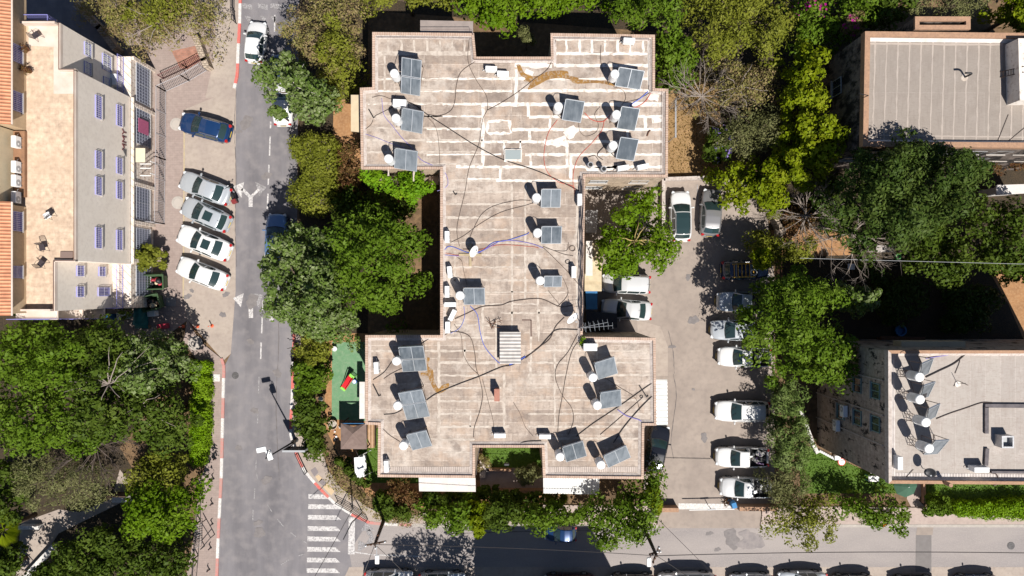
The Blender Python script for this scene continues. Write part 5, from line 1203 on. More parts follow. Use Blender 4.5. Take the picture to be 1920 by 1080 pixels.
def heater(pp, tp, z, w, rows, rot, label, tilt=37, vdiv=True, th=1.25, group="solar water heaters", hgt=None, tanklean=None):
    "pp: photo pixel of panel middle, tp: of tank top"
    a = math.radians(rot); T = math.radians(tilt)
    c = P(pp[0], pp[1], z+.75); t = thing("solar_water_heater", (c.x, c.y, z), label, "solar heater", group)
    Lr = rows[0]; n = len(rows); tot = sum(rows)+.05*(n-1); ux = Vector((math.cos(a), math.sin(a), 0)); dn = Vector((math.sin(a)*math.cos(T), -math.cos(a)*math.cos(T), -math.sin(T)))
    nr = ux.cross(-dn).normalized(); mid = Vector((c.x, c.y, z+.20+tot/2*math.sin(T)))
    s = -tot/2
    for Lr in rows:
        cc = mid + dn*(s+Lr/2); M = Matrix((( ux.x, -dn.x, nr.x, cc.x), (ux.y, -dn.y, nr.y, cc.y), (ux.z, -dn.z, nr.z, cc.z), (0,0,0,1)))
        def tb(mb, cx, cy, cz, dx, dy, dz):
            q = MB().box((cx,cy,cz), (dx,dy,dz)); mb.add([M @ Vector(v) for v in q.v], q.f)
        p = MB(); tb(p, 0, 0, 0, w-.06, Lr-.06, .07); po = p.build("panel", M_coll, t)
        f = MB()
        for sx in (-1, 1): tb(f, sx*(w/2-.02), 0, .012, .045, Lr, .10)
        for sy in (-1, 1): tb(f, 0, sy*(Lr/2-.02), .012, w-.092, .045, .098)
        if vdiv: tb(f, 0, 0, .012, .05, Lr-.09, .094)
        f.build("frame", M_alu, po); s += Lr+.05
    st = MB(); top = mid - dn*tot/2; bot = mid + dn*tot/2
    for sg in (-1, 1):
        e = top + ux*(sg*w*.42); st.tube([(e.x,e.y,z), (e.x,e.y,e.z)], .025, 5); g = bot + ux*(sg*w*.42); st.tube([(g.x,g.y,z), (g.x,g.y,g.z)], .025, 5); st.tube([(e.x,e.y,z+.05), (g.x,g.y,z+.05)], .02, 4)
    st.tube([top-ux*w*.42+Vector((0,0,-.02)), Vector(((top+ux*w*.42).x, (top+ux*w*.42).y, z+.1))], .018, 4)
    st.build("stand", M_rod, t)
    h0 = .55 if hgt is None else hgt; q = P(tp[0], tp[1], z+h0+th)
    prof = [(.02,0),(.27,.02),(.325,.08),(.325,th-.07),(.28,th-.01),(.12,th+.02),(.02,th+.022)]
    tk = MB().lathe((q.x,q.y,z+h0), prof, 22).build("tank", M_tank, t, smooth=False)
    MB().lathe((q.x,q.y,z+h0), [(.331,.22),(.331,.25),(.327,.25)], 22).build("band", M_alu, tk)
    ts = MB()
    for k in range(4):
        an = math.pi/4+k*math.pi/2; ts.tube([(q.x+math.cos(an)*.33, q.y+math.sin(an)*.33, z), (q.x+math.cos(an)*.22, q.y+math.sin(an)*.22, z+h0+.05)], .022, 5)
        a2 = an+math.pi/2; ts.tube([(q.x+math.cos(an)*.29, q.y+math.sin(an)*.29, z+.2), (q.x+math.cos(a2)*.29, q.y+math.sin(a2)*.29, z+.2)], .016, 4)
    ts.build("tank_stand", M_rod, t)
    pm = MB(); e = top-ux*w*.45; pm.tube(smooth_path([(q.x+.15,q.y,z+h0+th*.75), ((q.x+e.x)/2,(q.y+e.y)/2+.1,z+h0+th*.8), (e.x,e.y,e.z)], 4), .022, 5); g = bot-ux*w*.45
    pm.tube(smooth_path([(q.x,q.y-.1,z+h0+.05), (q.x+.1,q.y-.3,z+.3), (g.x,g.y,g.z)], 4), .022, 5); pm.build("pipe", M_dark, t)
    return t
W1 = 1.55
for args in [
 ((772,146),(739,137),1.45,(1.35,1.30),-9,"double-decker collector nearest the main roof's top left corner"),
 ((773,226),(742,221),1.62,(1.75,),-11,"white-framed collector beside the cream rooftop box, upper left of the main roof"),
 ((761,299),(728,297),1.70,(1.65,),-9,"collector with ivy creeping round it, left end of the north wing"),
 ((1181,146),(1153,138),1.90,(1.45,),-9,"wide collector nearest the main roof's top right corner, by the brown stain"),
 ((1075,207),(1047,199),1.42,(1.65,),-9,"undivided collector standing left of two others on the north wing's right half"),
 ((1178,222),(1156,214),1.36,(1.75,),-8,"undivided collector below the brown stain, with blue and red hoses at its top"),
 ((1176,279),(1150,272),1.36,(1.75,),-8,"undivided collector just above two small white boxes at the north wing's lower right"),
 ((1033,371),(1006,370),1.45,(1.55,),0,"uppermost collector on the narrow middle block"),
 ((1034,440),(1008,436),1.50,(1.50,),0,"second collector from the top on the narrow middle block, where blue hoses end"),
 ((1037,527),(1013,526),1.32,(1.0,),0,"shallowest collector, on the right of the narrow middle block"),
 ((889,555),(862,554),1.58,(1.55,),0,"only collector on the left side of the narrow middle block"),
 ((775,672),(743,677),1.82,(1.2,1.2),3,"double-decker collector just left of the orange stain on the lower left wing"),
 ((778,757),(745,761),1.75,(1.25,1.55),9,"double-decker collector below the orange stain on the lower left wing"),
 ((786,825),(756,836),1.52,(1.75,),13,"single collector nearest the lower left wing's bottom corner"),
 ((1136,690),(1112,708),1.55,(1.75,),18,"undivided collector turned to the left, upper one on the lower right wing"),
 ((1145,748),(1120,760),1.55,(1.7,),9,"collector right below the undivided one on the lower right wing"),
 ((1077,846),(1050,857),1.60,(1.75,),17,"collector right of the sunken courtyard, behind a white box"),
 ((1157,856),(1127,872),1.85,(1.5,),25,"most strongly turned collector, in the main roof's bottom right corner"),
]:
    vd = not any(k in args[5] for k in ("undivided",))
    heater(args[0], args[1], ZA, args[2], args[3], args[4], args[5], vdiv=vd)
for pp, tp, w, rw, rot, lab in [
 ((1731,690),(1725,707),.9,(1.9,),24,"uppermost collector in the row on the pale screed roof"),
 ((1733,732),(1726,749),.85,(1.9,),18,"second collector from the top in the row on the pale screed roof"),
 ((1744,773),(1737,792),.9,(1.9,),26,"third collector from the top in the row on the pale screed roof"),
 ((1752,837),(1743,841),1.0,(1.9,),4,"lowest collector in the row on the pale screed roof"),
]:
    heater(pp, tp, ZD, w, rw, rot, lab, vdiv=False, th=1.2, hgt=.95, group="solar water heaters on the screed roof", tilt=48)

def roof_ac(px, py, z, rz, lab, size=(.34,.86,.58)):
    c = P(px, py, z+size[2]+.06); return ac_unit((c.x,c.y,z+.015), lab, rz, size, group="air conditioner boxes on the roofs")
H90 = math.pi/2
for px, py, rz, lab in [
 (838,444,0,"white box at the left edge of the middle block, topmost of five"),
 (843,510,.1,"white box at the left edge of the middle block, second from the top"),
 (838,547,0,"white box left of the lone left-hand collector's tank"),
 (844,571,H90,"crosswise white box below the lone left-hand collector's tank"),
 (848,591,-.45,"tilted white box near the middle block's left edge"),
 (839,614,0,"lowest white box at the left edge of the middle block"),
 (1087,374,0,"white box at the right edge of the middle block, where red cables meet"),
 (1076,510,0,"white box at the right edge of the middle block, by the grey hose coil"),
 (705,690,.05,"slim white box at the lower left wing's left edge"),
 (724,875,.05,"slim white box in the lower left wing's bottom corner"),
 (937,817,H90,"white box on the rim above the sunken courtyard"),
 (1022,819,H90,"white box at the courtyard's right corner by a collector"),
 (921,128,H90-.05,"upper left one of two white boxes below the north notch"),
 (943,137,H90-.05,"lower right one of two white boxes below the north notch"),
 (1180,75,H90-.05,"white box on the north wing's top edge at the right"),
 (1169,314,H90+.15,"left one of two white boxes at the north wing's lower right edge"),
 (1206,312,H90+.2,"right one of two white boxes at the north wing's lower right edge")]:
    roof_ac(px, py, ZA, rz, lab)
roof_ac(749, 193, ZA, H90-.05, "large cream box behind the white-framed collector", (.55,.98,.85))
roof_ac(1107, 651, ZA, H90, "large pale box under the antenna at the inner corner", (.55,1.0,.75))
roof_ac(1688, 869, ZD, 0, "white box at the left edge of the pale screed roof", (.36,.9,.7))
roof_ac(1841, 881, ZD, H90, "white box with a hose loop at the screed roof's bottom edge", (.36,1.05,.7))
for px, py, z, lab in ((1555,770,5.2,"upper air conditioner on the blotched side wall"),(1540,797,4.0,"lower air conditioner on the blotched side wall")):
    p = P(px,py,z); ac_unit((wxD-.25, p.y, z-.3), lab, math.pi, (.34,.9,.6), group="wall air conditioners")
# dishes, vent pots, masts
def dish(px, py, z, face, r, label, h=.9, mat=None):
    c = P(px, py, z+h); t = thing("satellite_dish", (c.x,c.y,z), label, "satellite dish"); d = Vector(face).normalized()
    M = d.to_track_quat('Z','Y').to_matrix().to_4x4(); prof = [(.001,0),(r*.4,.02*r/.45),(r*.75,.075*r/.45),(r,.14*r/.45),(r,.155*r/.45),(r*.7,.085*r/.45),(.001,.012)]
    MB().lathe((c.x,c.y,z+h), prof, 26, M).build("reflector", mat or M_white, t, smooth=True)
    f = Vector((c.x,c.y,z+h))+d*r*1.1; b = Vector((c.x,c.y,z+h))+M.to_3x3() @ Vector((0,-r*.95,.1))
    MB().tube([b, f], .016, 5).build("arm", M_frame_grey, t); MB().box(f, (.09,.09,.12)).build("receiver", M_frame_grey, t)
    MB().tube([(c.x,c.y,z), (c.x,c.y,z+h*.6), (c.x,c.y,z+h)], .03, 7).build("mast", M_galv, t)
dish(886, 470, ZA, (.85,-.45,.55), .46, "white satellite dish on a low cross-shaped base, middle block")
dish(1071, 594, ZA, (.7,-.75,.6), .52, "white satellite dish beside the antenna corner", 1.0)
dish(1744, 884, ZD, (-.5,-.5,.9), .38, "dark grey satellite dish at the screed roof's lower left", .9, M_dark)
mb = MB(); c = P(882,478,ZA); mb.box((c.x,c.y,ZA+.06), (1.7,.18,.1)); mb.box((c.x,c.y,ZA+.065), (.18,1.7,.11)); tag(mb.build("base_beams", noisy("dish_base", (.45,.36,.22), (.30,.24,.16), 2)), "crossed concrete beams under the middle block's dish", "base")
for px, py, rz, lab in ((1107,309,.25,"left one of two short dark vent pots"),(1132,317,.2,"right one of two short dark vent pots")):
    c = P(px,py,ZA+.8); t = thing("vent_pot", (c.x,c.y,ZA), lab+" on the north wing's lower edge", "vent")
    MB().lathe((c.x,c.y,ZA), [(.17,0),(.17,.8),(.21,.82),(.21,.9),(.15,.9),(.14,.5)], 16).build("pipe", M_galv, t); MB().lathe((c.x,c.y,ZA), [(.145,.83),(.14,.86)], 14).build("mouth", M_black, t)
    MB().lathe((c.x,c.y,ZA), [(.32,.014),(.24,.05),(.18,.10)], 14).build("collar", M_seal, t)
c = P(1090,610,ZA); t = thing("antenna", (c.x,c.y,ZA), "tall television antenna with several rod crosspieces at the inner corner", "antenna")
zt = ZA+3.2; MB().tube([(c.x,c.y,ZA), (c.x,c.y,zt)], .03, 6).build("mast", M_galv, t)
for (za, L, n, ang) in ((zt-.15,1.9,7,.08),(zt-1.0,1.7,6,.2)):
    m = MB(); dx, dy = math.cos(ang), math.sin(ang); m.tube([(c.x-dx*.3,c.y-dy*.3,za), (c.x+dx*L,c.y+dy*L,za)], .014, 5)
    for i in range(n):
        q = Vector((c.x+dx*(L*i/(n-1)), c.y+dy*(L*i/(n-1)), za+.02)); l = .34-.02*i; m.tube([q-Vector((-dy,dx,0))*l, q+Vector((-dy,dx,0))*l], .009, 4)
    m.build("boom", M_alu, t)
rgk = np.random.default_rng(77); c = P(1092,640,ZA+.3); t = thing("weed", (c.x,c.y,ZA), "green weed tuft growing at the roof's inner corner", "plant")
MB().tube([(c.x,c.y,ZA), (c.x,c.y,ZA+.3)], .02, 5).build("stem", M_bark, t); leaf_obj("foliage", np.array([[c.x,c.y,ZA+.35],[c.x+.05,c.y+.2,ZA+.3],[c.x,c.y-.2,ZA+.3]]), np.array([.22,.2,.2]), 60, .13, .5, .9, LF['hedge'], t, rgk)
# hose coils and loose debris
def coil(px, py, z, r, lab, mat, n=3):
    c = P(px,py,z); m = MB(); pts = []
    for i in range(n*18): 
        a = i*2*math.pi/18; rr = r*(.75+.25*math.sin(i*.37)); pts.append((c.x+math.cos(a)*rr, c.y+math.sin(a)*rr*.9, z+.03+.012*(i/18)))
    tag(m.tube(pts, .02, 5).build("hose_coil", mat), lab, "hose")
coil(1072, 467, ZA, .28, "coiled grey hose at the right of the middle block", M_rod)
coil(1064, 492, ZA, .22, "dark coiled hose just below the grey coil on the middle block", M_dark, 2)
coil(1202, 744, ZA, .14, "small dark hose ring on the lower right wing", M_dark, 2)
for px, py, a, l, lab in ((696,213,-1.05,.75,"dark pipe offcut at the left end of the north wing"),(705,732,-1.1,1.0,"bent dark pipe offcut on the lower left wing"),(1206,734,-1.0,1.0,"dark pipe offcut on the lower right wing near the ribbed side canopy"),(852,362,-1.0,.3,"small dark pipe stub at the top of the middle block"),(1215,251,1.2,.35,"brown pipe offcut near the north wing's right edge")):
    c = P(px,py,ZA+.1); tag(MB().tube([(c.x-math.cos(a)*l/2,c.y-math.sin(a)*l/2,ZA+.06), (c.x+math.cos(a)*l/2,c.y+math.sin(a)*l/2,ZA+.08), (c.x+math.cos(a)*l/2+.12,c.y+math.sin(a)*l/2+.1,ZA+.07)], .045, 7).build("pipe_offcut", M_rust if 'brown' in lab else M_dark), lab, "pipe")
t = thing("scrap_iron", P(922,602,ZA), "tangled rusty iron scrap beside the ribbed stair roof", "scrap"); t.location.z = ZA; m = MB(); rg = random.Random(8)
for i in range(9):
    a = P(930+rg.uniform(-14,12), 606+rg.uniform(-10,12), ZA+rg.uniform(.03,.5)); b = P(930+rg.uniform(-20,10), 606+rg.uniform(-10,12), ZA+rg.uniform(.03,.5)); m.tube([a,b], .022, 4)
m.build("rods", M_rust, t)
# cables and hoses lying on the main roof
CB = {'d': plain("cable_brown", (.085,.06,.05), .7), 'k': plain("cable_black", (.03,.025,.025), .6), 'r': plain("hose_red", (.52,.08,.05), .5), 'b': plain("hose_blue", (.08,.13,.50), .5), 'v': plain("hose_violet", (.20,.17,.45), .5)}
def cab(path, c, r=.018, z=ZA, parent=None): 
    nm = "hose" if c in 'rbv' else "cable"
    return MB().tube(smooth_path([Vector((p.x,p.y,z+.04)) for p in P2(path, z)], 6), r, 5, False).build(nm, CB[c], parent or main)
for path, c, r in [
 ([(763,191),(780,198),(800,214),(840,240),(890,272),(940,298),(1000,318),(1040,335),(1086,358)],'k',.035),
 ([(801,215),(825,217),(845,208),(853,190),(856,160),(865,135),(892,115)],'d',.022),
 ([(880,72),(878,115),(893,150),(912,180),(914,205),(905,225),(898,270),(880,315),(872,360),(858,420),(858,445),(862,462)],'d',.02),
 ([(914,207),(945,190),(975,170),(1000,150),(1030,125),(1042,75)],'d',.022),
 ([(800,218),(815,235),(822,260),(825,310),(823,340)],'d',.016),
 ([(716,185),(720,215),(735,235),(755,260),(775,280),(790,300),(815,312),(835,325),(840,345),(830,355),(820,358)],'v',.022),
 ([(680,250),(705,258),(730,268),(760,278)],'v',.016),
 ([(832,470),(845,462),(880,474),(905,470),(925,455),(950,451),(985,440),(992,436)],'b',.026),
 ([(832,478),(862,480),(890,477),(915,465),(940,452),(970,452),(1000,458),(1018,465)],'v',.026),
 ([(832,474),(870,478),(930,460),(990,462),(1010,465)],'r',.014),
 ([(1018,464),(1035,480),(1060,505),(1078,525),(1090,540)],'d',.022),
 ([(1018,462),(1055,476),(1075,480)],'d',.018),
 ([(845,455),(870,442),(900,420),(940,398),(990,384),(1000,380)],'d',.016),
 ([(880,448),(890,425),(905,400),(930,385),(970,376),(995,376)],'d',.016),
 ([(858,483),(866,490),(870,510),(876,535)],'d',.016),
 ([(853,598),(875,588),(905,575),(940,572),(960,565),(1000,560),(1020,562),(1050,575),(1075,572)],'d',.03),
 ([(882,574),(895,590),(900,620),(908,648),(925,670),(938,682)],'b',.028),
 ([(870,575),(871,595),(862,615),(845,625)],'b',.02),
 ([(826,632),(850,622),(880,630),(890,660),(893,690),(900,712),(905,740),(900,770),(890,800),(888,820)],'d',.028),
 ([(905,712),(915,750),(925,790),(925,805)],'d',.018),
 ([(852,608),(865,630),(868,660),(880,685),(898,703)],'d',.018),
 ([(800,750),(820,737),(860,720),(900,705),(940,688),(960,684),(985,670),(1010,652),(1030,630),(1045,618),(1083,618)],'k',.035),
 ([(985,672),(1005,655),(1030,636),(1042,612),(1058,595)],'d',.03),
 ([(955,684),(972,676),(985,668)],'b',.05),
 ([(790,645),(805,635),(826,632)],'k',.028),
 ([(1084,625),(1065,660),(1045,685),(1042,710),(1055,742),(1072,765),(1075,790),(1065,815)],'d',.024),
 ([(1084,640),(1072,660),(1062,700),(1055,740),(1048,780),(1046,812)],'d',.022),
 ([(1080,818),(1110,795),(1140,775),(1170,755),(1205,730),(1230,713)],'k',.03),
 ([(1150,830),(1170,800),(1200,765),(1230,735)],'k',.04),
 ([(1125,815),(1160,785),(1205,745)],'d',.02),
 ([(1158,768),(1172,778),(1185,783),(1200,788),(1208,797)],'v',.035),
 ([(1130,705),(1160,725),(1190,745),(1200,770)],'d',.018),
 ([(963,755),(975,775),(985,800),(1000,818)],'d',.016),
 ([(1045,225),(1028,250),(1020,290),(1025,320),(1045,340),(1075,350),(1077,365)],'r',.02),
 ([(1096,212),(1110,225),(1130,228),(1145,215)],'r',.026),
 ([(1133,226),(1128,245),(1110,268),(1085,295),(1075,325),(1075,355)],'r',.02),
 ([(1095,200),(1085,235),(1095,255),(1115,250),(1122,235),(1115,215),(1125,200)],'d',.014),
 ([(1215,172),(1200,185),(1185,195),(1175,205)],'b',.04),
 ([(1220,175),(1210,190),(1195,200),(1175,203)],'r',.03),
 ([(1222,172),(1205,182),(1190,188),(1170,192)],'d',.022),
 ([(1150,163),(1168,170),(1173,185),(1165,198)],'d',.016),
 ([(1130,300),(1120,290),(1135,272)],'k',.03),
 ([(1103,295),(1115,292),(1125,305)],'k',.022),
 ([(1127,85),(1126,110),(1130,135)],'d',.018),
 ([(698,183),(715,180),(735,186),(742,178)],'d',.02),
 ([(703,218),(725,207),(740,198)],'d',.022),
 ([(682,245),(695,235),(700,225)],'d',.02),
 ([(720,710),(735,700),(760,688),(780,680)],'d',.02),
 ([(700,712),(720,698),(735,678)],'k',.024),
 ([(720,777),(740,775),(755,768)],'k',.026),
 ([(715,800),(730,815),(750,828)],'d',.02),
 ([(1045,575),(1060,560),(1065,545),(1055,520)],'d',.018),
 ([(1028,545),(1040,560),(1050,572)],'d',.018),
 ([(1040,470),(1062,470),(1066,455)],'d',.014),
 ([(900,836),(895,860),(893,890)],'k',.025),
 ([(905,832),(940,831),(1000,833)],'k',.028),
 ([(962,836),(985,828),(1015,826)],'k',.03)]:
    cab(path, c, r)
for path, c, r in [([(1735,707),(1760,695),(1790,680),(1815,658)],'k',.05),([(1755,785),(1780,775),(1810,765),(1840,755),(1860,755)],'d',.03),([(1735,672),(1760,668),(1790,664),(1830,662)],'v',.03),([(1790,700),(1798,680),(1799,672)],'d',.02),([(1788,724),(1795,715),(1814,722)],'d',.02),([(1670,895),(1690,900),(1712,880)],'d',.02),([(1855,885),(1868,890),(1870,905),(1862,910)],'d',.045)]:
    cab(path, c, r, ZD, blkD)
for path in ([(1868,270),(1890,215)], [(1890,265),(1920,240)]): cab(path, 'd', .018, ZC, blkC)
c = P(1795,720,ZD); t = thing("rooftop_aerial", (c.x,c.y,ZD), "small white mast foot on the pale screed roof", "mast"); MB().lathe((c.x,c.y,ZD), [(.22,.01),(.2,.06),(.05,.08)], 14).build("foot", M_seal, t); MB().tube([(c.x,c.y,ZD+.05), (c.x-.1,c.y+.2,ZD+1.0)], .02, 5).build("rod", M_dark, t)
# ------------------------------------------------------------------ vehicles (front towards +X of each car's own frame)
CARS = {
 # L, W, H, belt, top profile (s from the nose, z), windscreen s-range, roof end, rear glass s-range
 'saloon': dict(L=4.55, W=1.78, H=1.46, belt=.93, prof=[(0,.50),(.04,.62),(.2,.72),(.6,.82),(1.15,.92),(1.38,.97),(1.75,1.20),(2.15,1.39),(2.6,1.46),(3.1,1.43),(3.35,1.36),(3.95,1.06),(4.05,1.03),(4.42,1.0),(4.5,.9),(4.55,.6)], ws=(1.40,2.12), rg=(3.38,3.93), doors=(1.55,2.55,3.5), quarter=3.7),
 'hatch': dict(L=4.0, W=1.74, H=1.50, belt=.95, prof=[(0,.50),(.04,.64),(.2,.76),(.55,.86),(.95,.95),(1.12,1.0),(1.5,1.24),(1.88,1.43),(2.4,1.50),(3.0,1.48),(3.4,1.41),(3.82,1.04),(3.92,.95),(3.97,.8),(4.0,.55)], ws=(1.14,1.86), rg=(3.42,3.80), doors=(1.3,2.35,3.25), quarter=3.45),
 'suv': dict(L=4.5, W=1.84, H=1.68, belt=1.05, prof=[(0,.60),(.04,.74),(.2,.90),(.6,.99),(1.05,1.07),(1.22,1.12),(1.6,1.40),(1.95,1.60),(2.5,1.68),(3.4,1.66),(3.95,1.58),(4.3,1.15),(4.42,1.02),(4.47,.85),(4.5,.6)], ws=(1.24,1.93), rg=(3.97,4.28), doors=(1.4,2.5,3.5), quarter=4.0),
 'estate': dict(L=4.75, W=1.82, H=1.54, belt=.96, prof=[(0,.52),(.04,.66),(.2,.78),(.6,.88),(1.15,.96),(1.32,1.0),(1.7,1.26),(2.08,1.45),(2.6,1.54),(3.6,1.51),(4.15,1.44),(4.55,1.06),(4.66,.95),(4.72,.8),(4.75,.55)], ws=(1.34,2.06), rg=(4.17,4.53), doors=(1.5,2.55,3.55), quarter=4.15),
 'van': dict(L=4.4, W=1.82, H=1.82, belt=1.1, prof=[(0,.62),(.04,.78),(.2,.95),(.55,1.06),(.85,1.12),(1.0,1.18),(1.35,1.50),(1.65,1.74),(2.1,1.82),(3.4,1.82),(4.05,1.76),(4.25,1.25),(4.34,1.05),(4.38,.85),(4.4,.6)], ws=(1.02,1.63), rg=(4.07,4.24), doors=(1.2,2.2,3.3), quarter=3.9),
 'pickup': dict(L=4.9, W=1.80, H=1.66, belt=1.03, prof=[(0,.58),(.04,.72),(.2,.88),(.6,.97),(1.1,1.05),(1.28,1.10),(1.65,1.38),(2.0,1.58),(2.4,1.66),(2.85,1.63),(2.92,1.58),(3.02,1.06),(3.1,1.03),(4.8,1.03),(4.86,.95),(4.9,.55)], ws=(1.30,1.98), rg=(2.93,3.01), doors=(1.45,2.75,2.85), quarter=None),
}
def interp(tab, s):
    if s <= tab[0][0]: return tab[0][1]
    for (a, va), (b, vb) in zip(tab[:-1], tab[1:]):
        if s <= b:
            t = (s-a)/(b-a); return va+(vb-va)*t
    return tab[-1][1]
def sm(tab, s, h=.06): return (interp(tab, s-h)+2*interp(tab, s)+interp(tab, s+h))/4 if tab[0][0]+h < s < tab[-1][0]-h else interp(tab, s)
CMESH = {}
def car_meshes(kind):
    if kind in CMESH: return CMESH[kind]
    K = CARS[kind]; L, W, H, belt = K['L'], K['W'], K['H'], K['belt']; ws, rg_ = K['ws'], K['rg']; d0, d1, d2 = K['doors']; qe = K['quarter']
    wprof = [(0,.58),(.03,.68),(.10,.80),(.22,.885),(.5,.955),(1.0,.985),(1.6,1.0),(L-1.2,1.0),(L-.6,.97),(L-.3,.925),(L-.12,.84),(L-.03,.74),(L,.64)]
    ra, rb = .19*L, L-.20*L-.02; R_ = .345
    cuts = set([0,.03,.06,.12,.2,.35,.5,.7,.95,L-.03,L-.08,L-.16,L-.3,L-.5,L-.7] + list(ws)+list(rg_)+[d0,d1,d2,d1-.05,d1+.05, d0+.12]+[ws[0]-.06, ws[1]+.06, rg_[0]-.05, min(rg_[1]+.05, L-.06)])
    if qe: cuts |= {qe, d2+.06}
    for c in (ra, rb):
        for k in range(-4, 5): cuts.add(c+k*.105)
    s = ws[1]+.2
    while s < rg_[0]-.1: cuts.add(round(s, 3)); s += .22
    s = ws[0]
    while s < ws[1]: cuts.add(round(s, 3)); s += .18
    S = sorted(c for c in cuts if 0 <= c <= L); S2 = [S[0]]
    for c in S[1:]:
        if c-S2[-1] > .012: S2.append(c)
    S = S2; bedz = .62; bed = (3.16, 4.74) if kind == 'pickup' else None
    rows = []
    for s in S:
        zt = sm(K['prof'], s); w = W/2*interp(wprof, s); zb = .24
        for c in (ra, rb):
            if abs(s-c) < .42: zb = max(zb, math.sqrt(max(0, .42**2-(s-c)**2))*1.0+.30 if abs(s-c) < .40 else zb)
        zb = min(zb, .70); bl = min(belt, zt-.07); t = max(0, min(1, (zt-belt)/(H-belt)))
        wr = w*.95*(1-t)+w*.74*t
        P_ = [(w*.95, zb), (w*.99, max(zb+.02, .45)), (w, max(zb+.04, .66)), (w*.985, bl)]
        if t > .02: P_ += [(w*.94, min(belt+.025, zt-.04)), (wr, zt-.055*(.3+.7*t)), (wr*.88, zt-.008), (wr*.5, zt+.012), (0, zt+.018)]
        else: P_ += [(w*.94, zt-.03), (w*.88, zt-.008), (w*.74, zt+.005), (w*.42, zt+.022), (0, zt+.03)]
        if bed and bed[0] <= s <= bed[1]: P_[5] = (w*.87, zt); P_[6] = (w*.86, bedz); P_[7] = (w*.5, bedz); P_[8] = (0, bedz)
        rows.append((s, P_))
    verts = []; nc = 17
    for s, P_ in rows:
        x = L/2-s; mid_ = ws[1]+.25
        if s < mid_: bow = .17*min(1, (mid_-s)/.6)
        else: bow = -.13*min(1, max(0, (s-(rg_[0]-.5))/.6))
        if bed: bow = max(0, bow)
        def vx(j): return x - bow*(P_[j][0]/(W/2))**2*(1 if j >= 3 else (.0 if .5 < s < L-.5 else .8))
        for j in range(8): verts.append((vx(j), P_[j][0], P_[j][1]))
        verts.append((x, 0, P_[8][1]))
        for j in range(7, -1, -1): verts.append((vx(j), -P_[j][0], P_[j][1]))
    groups = {}
    def put(k, f): groups.setdefault(k, []).append(f)
    for i in range(len(rows)-1):
        s = (rows[i][0]+rows[i+1][0])/2
        for c in range(16):
            j = c if c < 8 else 15-c; side = 'l' if c < 8 else 'r'
            f = (i*nc+c, i*nc+c+1, (i+1)*nc+c+1, (i+1)*nc+c); k = 'body'
            if 1 <= j <= 3 and d0 < s < d1: k = 'fdoor_'+side
            elif 1 <= j <= 3 and d1 < s < d2 and d2-d1 > .3: k = 'rdoor_'+side
            elif j == 4:
                if d0+.12 < s < d1-.05 and s > ws[0]+.2: k = 'fwin_'+side
                elif d1+.05 < s < d2: k = 'rwin_'+side
                elif qe and d2+.06 < s < qe and kind != 'saloon': k = 'qwin_'+side
            elif j >= 6:
                if ws[0] < s < ws[1]: k = 'windscreen'
                elif rg_[0] < s < rg_[1]: k = 'rear_window'
                elif .2 < s < ws[0]-.06: k = 'bonnet'
                elif ws[0]-.06 < s < ws[0]: k = 'cowl'
                elif bed and bed[0] < s < bed[1]: k = 'bed'
                elif ws[1]+.06 < s < rg_[0]-.05: k = 'roof'
            elif bed and bed[0] < s < bed[1] and j >= 5: k = 'bed'
            put(k, f)
    put('body', tuple(range(nc-1, -1, -1))); e = (len(rows)-1)*nc; put('body', tuple(e+c for c in range(nc)))
    out = {}
    for k, fs in groups.items():
        used = sorted({i for f in fs for i in f}); mp = {u: n for n, u in enumerate(used)}
        me = bpy.data.meshes.new(k.split('_')[0] if k not in ('rear_window',) else k); me.from_pydata([verts[u] for u in used], [], [tuple(mp[i] for i in f)[::-1] for f in fs])
        me.polygons.foreach_set("use_smooth", [len(f) == 4 for f in fs]); me.materials.append(None); me.update()
        out[k] = me
    out['K'] = K; out['ra'] = L/2-ra; out['rb'] = L/2-rb
    # small fittings, shared by every car of the kind
    def mk(name, mb): 
        o = mb.build(name, M_black); me = o.data; bpy.data.objects.remove(o); return me
    wv = interp(wprof, .12)*W/2; rvv = interp(wprof, L-.12)*W/2
    zh = interp(K['prof'], .12)-.02; zr = interp(K['prof'], L-.1)-.06
    out['hl'] = mk("headlight", MB().bbox((L/2-.16, wv-.13, zh-.05), (.26,.30,.12), .04, -.5)); out['hl2'] = mk("headlight", MB().bbox((L/2-.16, -wv+.13, zh-.05), (.26,.30,.12), .04, .5))
    out['tl'] = mk("taillight", MB().bbox((-L/2+.12, rvv-.10, zr-.06), (.20,.26,.20), .04, .35)); out['tl2'] = mk("taillight", MB().bbox((-L/2+.12, -rvv+.10, zr-.06), (.20,.26,.20), .04, -.35))
    out['gr'] = mk("grille", MB().bbox((L/2-.005, 0, .47), (.05, W*.55, .18), .02)); out['npf'] = mk("number_plate", MB().box((L/2+.025, 0, .40), (.02,.50,.11))); out['npr'] = mk("number_plate", MB().box((-L/2-.012, 0, .62), (.02,.50,.11)))
    out['bp'] = mk("bumper", MB().bbox((-L/2+.03, 0, .48), (.12, W*.70, .22), .04)); out['fl'] = mk("underside", MB().box((0,0,.30), (L-.5, W*.86, .12)))
    xm = L/2-(ws[0]+.28)
    for sg, k in ((1,'ml'),(-1,'mr')): out[k] = mk("wing_mirror", MB().bbox((xm, sg*(W/2+.10), belt+.06), (.13,.22,.15), .04).box((xm-.02, sg*(W/2-.03), belt+.02), (.06,.12,.04)))
    out['wp'] = mk("wiper", MB().tube([(L/2-ws[0]+.02, .45, belt+.09), (L/2-ws[0]-.34, .1, interp(K['prof'], ws[0]+.34)+.03)], .012, 4).tube([(L/2-ws[0]+.02, -.1, belt+.10), (L/2-ws[0]-.36, -.42, interp(K['prof'], ws[0]+.34)+.02)], .012, 4))
